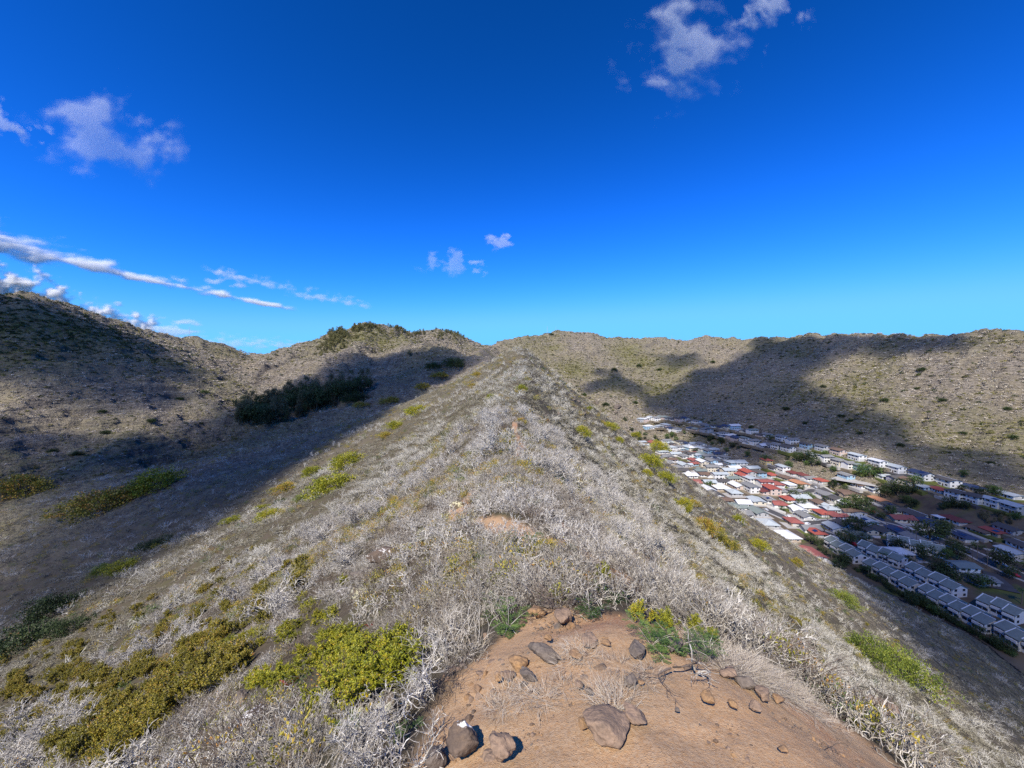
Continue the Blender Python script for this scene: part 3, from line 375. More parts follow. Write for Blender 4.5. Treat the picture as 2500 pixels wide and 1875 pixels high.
    '1946.8,1200.2,190':(258.12,344.81,-111.1), '2022.0,1191.5,190':(290.84,350.79,-109.68), '2158.0,1200.2,190':(315.31,323.22,-104.11), '2120.4,1179.9,190':(315.42,337.6,-101.29), '2048.1,1162.5,190':(306.45,357.99,-100.94), '2045.2,1182.8,190':(299.27,350.57,-106.35),
    '2105.9,1188.6,190':(309.41,336.64,-103.73), '1868.7,1200.2,190':(228.86,344.32,-110.94), '1917.9,1205.9,190':(242.87,338.4,-111.16), '2323.0,1298.5,190':(300.65,259.72,-111.58), '2045.2,1208.8,190':(286.02,334.68,-111), '1996.0,1200.2,190':(276.52,345.02,-111.18),
    '2479.2,1324.6,190':(311.81,234.86,-107.61), '2427.1,1323.1,190':(306.21,240.86,-109.96), '2233.3,1191.5,190':(330.08,312.59,-97.76), '2192.8,1208.8,190':(317.12,312.99,-103.8), '2163.8,1214.6,190':(310.83,316.41,-106.92), '2221.7,1208.8,190':(320.98,307.36,-101.91),
    '2120.4,1168.3,190':(318.26,340.81,-97.85), '2137.8,1162.5,190':(325.71,342.05,-96.23), '1970.0,1130.7,190':(301.62,391.11,-96.57), '1946.8,1127.8,190':(297.04,398.02,-97.03), '1990.2,1139.4,190':(301.96,380.7,-97.4), '1871.6,1130.7,190':(278.37,418.09,-103.22),
    '1926.6,1145.2,190':(287.3,396.2,-104.03), '2432.9,1211.7,190':(365.01,287.07,-96.1), '2418.4,1203.1,190':(367.99,293.11,-95.35), '2349.0,1200.2,190':(353.8,299.65,-96.54), '2305.6,1289.9,190':(301.65,264.97,-111.3), '2059.7,1200.2,190':(295.19,339.36,-109.34),
    '2033.6,1191.5,190':(293.26,348.47,-108.98), '1888.9,1205.9,190':(232.09,338.02,-111.04), '1955.5,1197.3,190':(263.83,348.14,-111.08), '2466.3,1278.5,190':(324.79,247.72,-100.96), '2444.6,1265.8,190':(326.86,253.97,-100.01), '2411.4,1278.4,190':(318.89,254.73,-103.8),
    '2466.6,1281.0,190':(323.97,247.01,-101.35), '2444.8,1272.5,190':(324.5,252.01,-101.07), '2396.5,1267.7,190':(320.78,259.68,-102.75), '2426.8,1278.7,190':(320.45,252.61,-103.03), '2394.4,1261.3,190':(322.68,261.77,-101.78), '2399.9,1263.9,190':(322.38,260.25,-101.95),
    '2438.2,1278.4,190':(321.77,251.22,-102.39), '2462.3,1277.9,190':(324.57,248.38,-101.06), '2404.3,1273.6,190':(319.7,256.99,-103.35), '2410.4,1262.4,190':(324.14,259.31,-101.13), '2442.1,1278.9,190':(322.05,250.62,-102.26), '2033.6,1188.6,190':(294.33,349.79,-108.28),
    '2351.9,1208.8,190':(345.26,291.54,-96.69), '668.7,1018.4,60':(-178.13,287.44,-35.96), '748.5,965.5,60':(-179.46,336.46,-23.4), '703.4,1004.7,60':(-172.44,296.09,-32.98), '777.0,981.3,60':(-155.38,308.65,-26.33), '826.5,984.8,60':(-137.31,304.59,-27.45),
    '748.8,985.0,60':(-169.07,316.86,-28.66), '688.9,1009.1,60':(-176.75,295.62,-34.33), '797.6,984.0,60':(-147.12,305.5,-27.25), '605.2,1033.0,60':(-187.16,272.11,-38.51), '754.8,991.1,60':(-160.9,305.15,-29.54), '582.0,1032.6,60':(-191.97,269.4,-38.04),
    '812.5,982.1,60':(-142.45,305.91,-26.45), '727.3,1014.4,60':(-164.24,294.81,-35.9), '759.4,983.1,60':(-160.54,307.39,-27.06), '734.3,992.3,60':(-167.16,304.39,-29.82), '624.3,1038.7,60':(-181.76,272.24,-40.24), '667.2,997.0,60':(-192.88,310.7,-32.02),
    '809.9,969.4,60':(-147.1,314.19,-23.13), '808.7,955.5,60':(-162.33,345.96,-20.36), '693.9,1030.3,60':(-162.42,273.86,-38.02), '865.9,962.2,60':(-134.18,328.49,-21.91), '772.6,965.1,60':(-171.33,337.38,-22.96), '784.9,980.4,60':(-153.53,310.14,-26.52),
    '772.8,1003.7,60':(-150.88,296.77,-32.72), '760.4,990.2,60':(-159.47,305.91,-29.35), '733.2,991.1,60':(-172.79,313.98,-30.43), '650.5,1006.4,60':(-194.17,303.97,-34.42), '681.2,978.2,60':(-194.28,320.94,-26.55), '657.6,1005.1,60':(-191.81,303.9,-33.99),
    '739.0,1015.9,60':(-158.71,291.4,-35.97), '758.9,1002.7,60':(-155.82,297.85,-32.19), '608.1,1032.0,60':(-186.61,272.55,-38.28), '815.2,964.3,60':(-153.28,331.43,-22.21), '654.0,1042.8,60':(-167.77,263.8,-40.08), '731.5,1019.2,60':(-158.55,286.85,-36.41),
    '630.2,1021.0,60':(-185.7,281.02,-36.2), '666.5,1035.0,60':(-165.15,265.31,-37.65), '867.9,952.8,60':(-134.64,331.43,-18.29), '608.2,1022.8,60':(-189.77,277.32,-36.29), '598.4,1010.4,60':(-199.6,287.44,-34), '652.5,1000.4,60':(-195.91,307.81,-32.85),
    '675.7,1004.2,60':(-185.51,303.2,-34.03), '757.7,985.0,60':(-160.92,307.04,-27.71), '834.9,948.1,60':(-151.53,343.44,-16.41), '690.2,995.0,60':(-185.15,310.56,-31.37), '740.0,1006.1,60':(-162.6,299.22,-33.77), '857.1,948.2,60':(-142.15,340.4,-16.96),
    '691.4,1032.0,60':(-162.2,272.24,-38.31), '602.7,1006.5,60':(-212.89,308.65,-35.41), '814.5,993.6,60':(-140.04,301.96,-30.07), '857.5,973.9,60':(-128.36,307.32,-24.14), '600.3,1023.0,60':(-190.84,275.49,-36.1), '822.5,957.2,60':(-154.65,340.25,-20.59),
    '728.0,971.0,60':(-180.82,325.58,-24.18), '851.2,953.0,60':(-143.11,337.54,-19.02), '712.6,997.4,60':(-172.32,301.07,-31.21), '767.4,977.7,60':(-161.35,314.19,-25.99), '791.4,965.1,60':(-163.12,334.39,-23.1), '650.7,1007.9,60':(-193.63,303.2,-35.12),
    '773.8,984.7,60':(-156.03,307.81,-27.73), '829.4,962.8,60':(-146.95,328.49,-22.54), '850.0,959.2,60':(-142.24,334.39,-21.46), '738.2,990.8,60':(-166.46,305.43,-29.5), '724.0,986.4,60':(-177.52,317,-28.77), '669.1,988.6,60':(-196.06,317,-30.09),
    '771.0,977.9,60':(-159.2,312.34,-25.85), '818.0,964.2,60':(-151.23,329.1,-22.46), '771.3,982.4,60':(-156.96,308.02,-26.83), '669.1,981.9,60':(-197.58,319.55,-27.79), '587.7,1029.7,60':(-191.17,270.63,-37.3), '898.5,949.5,60':(-123.36,330.15,-17.36),
    '615.2,1036.4,60':(-184.5,272.42,-39.52), '671.5,999.3,60':(-191.11,310.14,-32.77), '582.0,1019.6,60':(-195.8,274.92,-35.07), '635.3,1036.3,60':(-179.22,273.3,-39.69), '773.8,961.6,60':(-171.97,339.55,-22.23), '709.1,982.1,60':(-185.02,321.38,-28.05),
    '800.7,982.0,60':(-146.3,305.91,-25.93), '832.0,949.9,60':(-151.86,341.81,-18.06), '767.4,977.9,60':(-161.32,314.12,-26.02), '835.8,954.8,60':(-149.89,340.4,-19.79), '761.3,993.8,60':(-158.56,304.66,-30.38), '733.5,1012.6,60':(-161.72,293.81,-35.2),
    '642.1,997.3,60':(-198.81,307.04,-31.79), '618.0,1003.3,60':(-205.96,305.91,-33.94), '707.3,974.7,60':(-186.64,323.22,-25.67), '837.5,979.3,60':(-134.3,305.91,-25.45), '870.6,952.1,60':(-133.68,331.43,-17.97), '699.6,985.5,60':(-186.57,318.38,-28.95),
    '713.2,987.4,60':(-181.16,317,-29.19), '713.0,979.3,60':(-184.21,322.33,-27.12), '714.3,1002.5,60':(-169.6,297.18,-32.34), '717.6,992.1,60':(-178.21,314.34,-30.81), '692.3,1009.0,60':(-174.96,294.41,-34.18), '728.3,1019.0,60':(-159.4,286.59,-36.32),
    '829.5,976.6,60':(-138.55,309.64,-25.14), '820.6,953.7,60':(-155.68,341.03,-19.34), '833.3,954.1,60':(-150.82,340.48,-19.56), '855.4,969.5,60':(-135.48,322.7,-23.42), '767.8,993.3,60':(-156.33,304.46,-30.21), '588.5,1021.3,60':(-193.19,273.92,-35.39),
    '637.6,1031.6,60':(-180.15,275.81,-38.68), '803.8,991.2,60':(-144.07,303.2,-29.81), '862.7,958.1,60':(-136.45,331.36,-20.46), '718.0,980.2,60':(-182.69,322.62,-27.43), '594.4,1000.6,60':(-217.45,311.34,-33.25), '812.8,962.1,60':(-155.48,334.39,-21.96),
    '638.8,988.5,60':(-208.12,319.84,-30.01), '735.2,979.0,60':(-176.25,321.67,-27), '696.7,979.9,60':(-188.9,320.79,-27.17), '887.7,959.6,60':(-125.4,325.51,-20.56), '826.8,982.1,60':(-137.79,305.91,-26.24), '583.1,1036.2,60':(-191.36,268.97,-38.99),
    '774.6,994.7,60':(-152.97,302.1,-30.38), '883.7,942.0,60':(-133.49,342.98,-15.25), '880.4,960.8,60':(-128.15,326.03,-21.07), '653.1,1043.8,60':(-167.96,263.68,-40.32), '801.4,968.3,60':(-151.28,317,-23.87), '835.6,958.1,60':(-149.74,339.78,-20.91),
    '651.0,1036.8,60':(-169.54,265.31,-38.05), '585.0,1000.0,60':(-218.39,308.3,-32.8), '600.0,985.0,60':(-229.44,331.58,-29.95), '868.0,985.0,60':(-122.52,301.27,-27.22), '1000.0,870.0,60':(-109.28,412.63,13.13), '20.0,745.0,100':(-441.01,340.23,55.6),
    '90.0,770.0,100':(-412.27,336.89,46.18), '160.0,790.0,100':(-393.95,342.31,39.73), '230.0,800.0,100':(-399.28,370.59,39.15), '60.0,800.0,100':(-393.77,313.27,33.07), '120.0,825.0,100':(-376.68,315.26,25.07), '20.0,830.0,100':(-375.83,288.91,21.37),
    '200.0,830.0,100':(-367.9,331.3,24.56), '300.0,820.0,100':(-405.65,403.91,34.19), '1968.0,1035.0,190':(356.27,465.13,-66.91), '2052.0,1018.0,190':(381.21,445.88,-56.02), '2075.0,1030.0,190':(374.21,425.27,-58.58), '2250.0,905.0,190':(495.27,466.81,-2.47),
    '2240.0,950.0,190':(464.36,441.26,-23.88), '2160.0,980.0,190':(418.51,432.1,-36.69), '2460.0,1000.0,190':(471.28,365.64,-38.89), '2475.0,1070.0,190':(428.87,327.68,-59.42), '2300.0,980.0,190':(456.96,408.9,-34.47), '2100.0,1060.0,190':(364.33,401.36,-68.5),
    '1920.0,1000.0,190':(384.4,538.6,-57.22), '1740.0,885.0,190':(404.88,779.48,12.54), '1420.0,1000.0,190':(113.91,629.01,-66.9), '1380.0,940.0,190':(102.18,739.71,-31.68), '1500.0,905.0,190':(216.42,815.95,-4.26), '1560.0,895.0,190':(275.67,838.52,4.61),
    '1610.0,905.0,190':(314.71,823.97,-4.14), '1425.0,965.0,190':(133.52,717.31,-49.94), '1480.0,990.0,190':(165.74,676.77,-64.79), '1550.0,985.0,190':(222.15,695.59,-63.12), '1835.0,1045.0,190':(324.5,519.74,-80.35), '2350.0,1060.0,190':(420.55,357.99,-60.89),
    '2200.0,1090.0,190':(372.72,366.91,-73.83), '2420.0,1130.0,190':(396.72,316.56,-78.82), '2010.0,945.0,190':(438.53,542.95,-25.92), '1345.0,818.0,190':(99.18,987.66,84.73), '130.0,1105.0,190':(-231.93,193.54,-42.18), '190.0,1112.0,190':(-215.56,190,-42.77),
    '250.0,1005.0,190':(-254.17,238.55,-27.02), '370.0,1030.0,190':(-220.44,234.86,-32.5), '260.0,1060.0,190':(-227.17,214.87,-36.14), '440.0,975.0,190':(-247.28,286.89,-23.21), '500.0,960.0,190':(-246.5,309.06,-19.68), '463.0,825.0,190':(-593.26,712.92,56.54),
    '2095.0,824.0,190':(564.66,632,50.77), '1336.0,817.0,190':(89.77,987.5,86.63), '1357.0,815.0,190':(112.05,990.78,88.98), '1640.0,833.0,190':(385.49,934.47,65.7), '1445.0,1615.0,0.5':(0.56,2.65,-2.07), '1470.0,1690.0,0.5':(0.56,2.31,-2),
    '1800.0,1625.0,0.5':(1.73,2.87,-2.28), '1880.0,1665.0,0.5':(1.94,2.81,-2.36), '2110.0,1730.0,0.5':(37.03,39.17,-35.7), '1100.0,1470.0,0.5':(-0.95,5.85,-3.61), '1650.0,1440.0,0.5':(9.33,21.49,-12.65), '1560.0,1370.0,0.5':(6.38,19.02,-9.7),
    '1700.0,1500.0,0.5':(9.31,19.02,-12.55), '1290.0,1700.0,0.5':(0.11,2.42,-2.12), '1175.0,884.0,40':(-24.84,312.45,5.3), '1110.0,905.0,40':(-49.03,330.09,-1.67), '1030.0,955.0,40':(-64.1,274.06,-15.97), '920.0,1020.0,40':(-53.86,153.1,-19.51),
    '800.0,1095.0,40':(-57.73,119.96,-24.99), '660.0,1175.0,40':(-64.68,102.15,-30.21), '550.0,1245.0,40':(-64.44,85.52,-31.78), '425.0,1330.0,40':(-61.96,69.52,-32.24), '300.0,1410.0,40':(-62.35,60.54,-33.48), '150.0,1490.0,40':(-64.99,54.32,-34.97),
    '0.0,1550.0,40':(-72.6,53.25,-37.72), '0.0,1190.0,40':(-210.14,156.55,-48.66), '120.0,1150.0,40':(-211.66,174.72,-46.78), '250.0,1110.0,40':(-204.46,191.05,-42.86), '330.0,1075.0,40':(-204.65,208.16,-38.88), '430.0,1040.0,40':(-213.02,243.45,-36.14),
    '520.0,1020.0,40':(-209.13,268.71,-34.64), '590.0,985.0,40':(-229.99,327.34,-29.47), '640.0,985.0,40':(-210.48,324.13,-29.63), '700.0,960.0,40':(-193.01,330.01,-21.04), '780.0,905.0,40':(-198.05,397.16,-1.94), '845.0,862.0,40':(-188.78,440.13,18.64),
    '950.0,880.0,40':(-138.5,435.59,9.26), '1040.0,862.0,40':(-89.25,401.31,16.17), '1110.0,872.0,40':(-55.2,372.15,11.4), '2.0,735.0,40':(-454.29,345.56,60.08), '110.0,752.0,40':(-443.06,368.69,57.49), '220.0,785.0,40':(-422.96,389.01,47.2),
    '330.0,835.0,40':(-388.09,398.77,27.72), '415.0,905.0,40':(-295.77,333.87,-1.63), '470.0,940.0,40':(-269.72,325.45,-13.68), '400.0,965.0,40':(-259.13,286.62,-19.8), '310.0,960.0,40':(-270.65,270.76,-17.2), '240.0,985.0,40':(-260.97,242.72,-21.92),
    '150.0,935.0,40':(-295.42,252.81,-9.32), '0.0,930.0,40':(-315.77,237.85,-7.53), '0.0,1040.0,40':(-263.94,197.88,-29.74), '120.0,1065.0,40':(-246.03,203.83,-35.61), '250.0,1085.0,40':(-217.91,203.83,-40.83), '1885.0,836.0,190':(516.89,769.46,52.55),
    '1790.0,874.0,190':(442.42,773.23,21.31), '1720.0,907.0,190':(379.27,760.54,-5.57), '1650.0,947.0,190':(305.97,719.7,-35.9), '1590.0,970.0,190':(257.87,712.92,-52.22), '1500.0,955.0,190':(196.15,737.97,-43.11), '1440.0,958.0,190':(146.71,726.19,-44.69),
    '2500.0,1190.0,190':(389.07,289.85,-90.17), '2330.0,1110.0,190':(390.08,337.49,-75.78), '2200.0,1050.0,190':(390.12,384.69,-61.53), '2080.0,1010.0,190':(393.45,444.82,-52.07), '1985.0,962.0,190':(422.28,540.21,-35.44), '1945.0,908.0,190':(461.97,626.44,-5.3),
    '2100.0,878.0,190':(521.01,578.39,12.9), '2400.0,848.0,190':(550.55,452.32,24.89), '2330.0,826.0,190':(576.94,505.19,38.71), '2240.0,829.0,190':(577.4,551.49,41.44), '2000.0,829.0,190':(542.66,684.17,51.33), '1600.0,868.0,190':(329.26,888.07,30.11),
    '1700.0,868.0,190':(387.85,813.64,27.81), '1725.0,890.0,190':(392.63,779.6,8.26), '1615.0,895.0,190':(321.62,830.89,4.52), '2480.0,1800.0,25':(109.07,80.42,-79.74), '2330.0,1670.0,25':(113.21,95.61,-80.65), '2200.0,1560.0,25':(111.69,107.75,-77.53),
    '2110.0,1470.0,25':(119.71,128.07,-79.27)}
def hit(px, py, tmin=0.5, tmax=2500.0):
    """where the view ray through a pixel of the photograph meets the ground"""
    key = '%.1f,%.1f,%g' % (px, py, tmin)
    if key in HITS: return None if HITS[key] is None else np.array(HITS[key])
    out = find_hit(px, py, tmin, tmax)
    HITS[key] = None if out is None else tuple(round(float(c), 2) for c in out)
    return out
def find_hit(px, py, tmin, tmax):
    d = ray(px, py)
    t = tmin*np.power(tmax/tmin, np.linspace(0, 1, 420))
    z, _ = land(d[0]*t, d[1]*t, False)
    below = np.nonzero(d[2]*t < z)[0]
    if len(below) == 0: return None
    i = below[0]; lo, hi = (t[i-1] if i else tmin), t[i]
    tt = np.linspace(lo, hi, 40); z, _ = land(d[0]*tt, d[1]*tt, True)
    j = np.nonzero(d[2]*tt < z)[0]
    q = tt[j[0]] if len(j) else hi
    return np.array([d[0]*q, d[1]*q, float(land(np.array([d[0]*q]), np.array([d[1]*q]))[0][0])])
def gz(x, y):
    return float(land(np.array([x]), np.array([y]))[0][0])
# ------------------------------------------------------------------ materials
def new_mat(name):
    m = bpy.data.materials.new(name); m.use_nodes = True
    nt = m.node_tree; b = nt.nodes['Principled BSDF']
    b.inputs['Specular IOR Level'].default_value = 0.25
    b.inputs['Roughness'].default_value = 0.9
    return m, nt, b
def N(nt, typ, **kw):
    n = nt.nodes.new(typ)
    for k, v in kw.items():
        if k.startswith('i_'): n.inputs[k[2:].replace('_', ' ')].default_value = v
        else: setattr(n, k, v)
    return n
def ramp(nt, fac, stops):
    r = N(nt, 'ShaderNodeValToRGB'); e = r.color_ramp.elements
    while len(e) > 1: e.remove(e[0])
    for i, (p, c) in enumerate(stops):
        el = e[0] if i == 0 else e.new(p)
        el.position = p; el.color = (*c, 1) if len(c) == 3 else c
    nt.links.new(fac, r.inputs[0]); return r.outputs[0]
def mix(nt, fac, a, b, mode='MIX'):
    n = N(nt, 'ShaderNodeMix', data_type='RGBA', blend_type=mode)
    for s, v in ((0, fac), (6, a), (7, b)):
        if hasattr(v, 'links'): nt.links.new(v, n.inputs[s])
        else: n.inputs[s].default_value = v if s == 0 else ((*v, 1) if len(v) == 3 else v)
    return n.outputs[2]
def math_n(nt, op, a, b=0.0):
    n = N(nt, 'ShaderNodeMath', operation=op)
    for s, v in ((0, a), (1, b)):
        if hasattr(v, 'links'): nt.links.new(v, n.inputs[s])
        else: n.inputs[s].default_value = v
    return n.outputs[0]
def noise(nt, vec, scale, detail=4.0, rough=0.55, dist=0.0):
    n = N(nt, 'ShaderNodeTexNoise'); n.inputs['Scale'].default_value = scale; n.inputs['Detail'].default_value = detail
    n.inputs['Roughness'].default_value = rough; n.inputs['Distortion'].default_value = dist
    nt.links.new(vec, n.inputs['Vector']); return n.outputs['Fac']
def bump(nt, h, strength, dist):
    n = N(nt, 'ShaderNodeBump'); n.inputs['Strength'].default_value = strength; n.inputs['Distance'].default_value = dist
    nt.links.new(h, n.inputs['Height']); return n.outputs[0]

def ground_material():
    m, nt, b = new_mat('ground_soil_and_scrub'); lk = nt.links
    pos = N(nt, 'ShaderNodeNewGeometry').outputs['Position']
    at_ = N(nt, 'ShaderNodeAttribute', attribute_name='cover'); sep = N(nt, 'ShaderNodeSeparateColor'); lk.new(at_.outputs['Color'], sep.inputs[0])
    dirt, green, hill, floor = sep.outputs[0], sep.outputs[1], sep.outputs[2], at_.outputs['Alpha']
    n1 = noise(nt, pos, 0.9, 6, 0.6); n2 = noise(nt, pos, 9.0, 5, 0.65); n3 = noise(nt, pos, 55.0, 3, 0.6)
    # litter below the shrubs of the trail ridge
    litter = mix(nt, n2, (0.03,0.024,0.016), (0.15,0.12,0.085))
    litter = mix(nt, ramp(nt, n1, [(0.42,(0,0,0)),(0.62,(1,1,1))]), litter, (0.085,0.075,0.04))
    # bare red brown soil with grit
    v = N(nt, 'ShaderNodeTexVoronoi'); v.inputs['Scale'].default_value = 75.0; lk.new(pos, v.inputs['Vector'])
    soil = mix(nt, ramp(nt, noise(nt, pos, 1.6, 5, 0.6), [(0.35,(0,0,0)),(0.68,(1,1,1))]), (0.46,0.265,0.13), (0.37,0.235,0.125))
    soil = mix(nt, ramp(nt, noise(nt, pos, 0.8, 3, 0.5, 0.4), [(0.50,(0,0,0)),(0.66,(1,1,1))]), soil, (0.34,0.145,0.07))
    soil = mix(nt, ramp(nt, n3, [(0.35,(0,0,0)),(0.75,(1,1,1))]), soil, (0.48,0.345,0.22))
    grit = ramp(nt, v.outputs['Distance'], [(0.0,(1,1,1)),(0.28,(0,0,0))])
    gsel = ramp(nt, noise(nt, pos, 40.0, 2, 0.5), [(0.50,(0,0,0)),(0.56,(1,1,1))])
    soil = mix(nt, math_n(nt, 'MULTIPLY', grit, math_n(nt, 'MULTIPLY', gsel, 0.75)), soil, (0.60,0.47,0.34))
    near = mix(nt, dirt, litter, soil)
    # hillsides: dry scrub, olive patches, rock
    h1 = noise(nt, pos, 0.05, 6, 0.6); h2 = noise(nt, pos, 0.32, 5, 0.7); h3 = noise(nt, pos, 0.8, 4, 0.7)
    dry = mix(nt, ramp(nt, h2, [(0.38,(0,0,0)),(0.62,(1,1,1))]), (0.19,0.16,0.128), (0.44,0.38,0.30))
    dry = mix(nt, ramp(nt, h1, [(0.40,(0,0,0)),(0.66,(1,1,1))]), dry, (0.34,0.285,0.19))
    dry = mix(nt, ramp(nt, h3, [(0.30,(1,1,1)),(0.47,(0,0,0))]), dry, (0.115,0.098,0.075))
    gmask = math_n(nt, 'MULTIPLY', green, ramp(nt, h2, [(0.36,(0,0,0)),(0.56,(1,1,1))]))
    dry = mix(nt, gmask, dry, (0.19,0.185,0.065))
    nrm = N(nt, 'ShaderNodeSeparateXYZ'); lk.new(N(nt, 'ShaderNodeNewGeometry').outputs['Normal'], nrm.inputs[0])
    steep = ramp(nt, nrm.outputs['Z'], [(0.55,(1,1,1)),(0.74,(0,0,0))])
    dry = mix(nt, math_n(nt, 'MULTIPLY', steep, 0.8), dry, (0.165,0.145,0.125))
    # strata: thin broken ledges of dark rock along the contours
    sx = N(nt, 'ShaderNodeVectorMath', operation='MULTIPLY'); lk.new(pos, sx.inputs[0]); sx.inputs[1].default_value = (0.030,0.030,0.42)
    st = noise(nt, sx.outputs[0], 1.0, 5, 0.62, 0.5)
    line = ramp(nt, st, [(0.40,(0,0,0)),(0.43,(1,1,1)),(0.46,(0,0,0)),(0.50,(0,0,0)),(0.53,(1,1,1)),(0.565,(0,0,0))])
    broken = ramp(nt, h2, [(0.40,(0,0,0)),(0.52,(1,1,1))])
    lm = math_n(nt, 'MULTIPLY', line, math_n(nt, 'MULTIPLY', broken, 0.85))
    dry = mix(nt, lm, dry, (0.055,0.048,0.044))
    c = mix(nt, hill, near, dry)
    # valley floor: dead grass, bare earth, some lawn
    fl = mix(nt, ramp(nt, noise(nt, pos, 0.06, 4, 0.6), [(0.40,(0,0,0)),(0.62,(1,1,1))]), (0.075,0.058,0.048), (0.15,0.12,0.08))
    fl = mix(nt, ramp(nt, noise(nt, pos, 0.035, 3, 0.6, 0.5), [(0.52,(0,0,0)),(0.62,(1,1,1))]), fl, (0.10,0.115,0.04))
    c = mix(nt, floor, c, fl)
    lk.new(c, b.inputs['Base Color'])
    b.inputs['Roughness'].default_value = 0.95; b.inputs['Specular IOR Level'].default_value = 0.1
    hfar = math_n(nt, 'ADD', math_n(nt, 'MULTIPLY', h2, 0.9), math_n(nt, 'ADD', math_n(nt, 'MULTIPLY', h3, 0.6), math_n(nt, 'MULTIPLY', st, 1.2)))
    far_b = bump(nt, math_n(nt, 'MULTIPLY', hfar, hill), 1.0, 3.6)
    hn = math_n(nt, 'ADD', math_n(nt, 'MULTIPLY', n2, 0.022), math_n(nt, 'ADD', math_n(nt, 'MULTIPLY', noise(nt, pos, 160.0, 3, 0.7), 0.007), math_n(nt, 'MULTIPLY', grit, 0.006)))
    nb = N(nt, 'ShaderNodeBump'); nb.inputs['Strength'].default_value = 0.9; nb.inputs['Distance'].default_value = 1.0
    lk.new(hn, nb.inputs['Height']); lk.new(far_b, nb.inputs['Normal'])
    lk.new(nb.outputs[0], b.inputs['Normal'])
    return m

# ------------------------------------------------------------------ terrain meshes
PATHS = [
    [(0.35,2.5,0.6),(0.85,3.1,0.5)], [(1.5,3.1,0.3),(2.1,2.9,0.4),(2.6,2.4,0.45),(2.9,1.8,0.4)],  # bare trail on the ridge: (x, y, half width)
    [(1.6,-1.0,1.5),(1.15,0.8,1.55),(1.0,1.9,1.25),(0.75,2.7,0.8),(0.5,3.3,0.4)],
    [(1.9,1.2,0.9),(1.8,2.3,0.55)],
    [(-0.05,1.6,0.7),(-0.02,2.5,0.6),(0.12,3.2,0.45),(0.3,3.7,0.3)],
    [(1.5,4.6,0.20),(1.55,5.6,0.24),(1.15,6.6,0.26),(0.55,7.8,0.32),(-0.2,9.2,0.40),(-1.0,10.6,0.15)],[(-1.6,12.0,0.4),(-1.9,13.6,0.45),(-1.6,14.8,0.2)],
    [(1.5,7.6,0.25),(1.35,9.0,0.25),(1.6,10.8,0.2)],
    [(0.3,20,0.25),(0.6,25,0.3),(0.2,30,0.25),(0.4,38,0.25)],
]
def path_mask(x, y):
    best = np.full(x.shape, -1.0)
    for P in PATHS:
        P = np.array(P)
        for a, b in zip(P[:-1], P[1:]):
            ux, uy = b[0]-a[0], b[1]-a[1]
            t = np.clip(((x-a[0])*ux+(y-a[1])*uy)/(ux*ux+uy*uy), 0, 1)
            d = np.hypot(x-a[0]-t*ux, y-a[1]-t*uy); w = a[2]+t*(b[2]-a[2])
            best = np.maximum(best, 1 - d/w)
    return best
def dirt_amount(x, y):
    pm = path_mask(x, y)
    return sstep(-0.12, 0.30, pm + 0.30*fbm(x, y, 0.7, 3, 77))
def green_amount(x, y, k):
    g = np.clip(0.35 + 1.2*fbm(x, y, 120, 3, 101), 0, 1)*0.6
    for cx, cyy, rr, am in GREEN_SPOTS:
        g = np.maximum(g, am*np.exp(-((x-cx)**2+(y-cyy)**2)/(rr*rr)))
    return np.clip(g, 0, 1)
GREEN_SPOTS = []
for (px, py, rr, am) in [(1400,900,60,1),(1560,880,60,1),(1530,860,50,1),(1350,850,30,.9),(1640,900,50,1),(1600,950,60,.9),(1500,940,50,.8),(930,830,60,1),(870,830,50,1),(1000,830,50,.9),
                         (60,790,60,1),(150,800,60,1),(20,860,60,.9),(400,880,30,.9),(1950,860,25,.8)]:
    h_ = hit(px, py, 60)
    if h_ is not None: GREEN_SPOTS.append((h_[0], h_[1], rr, am))

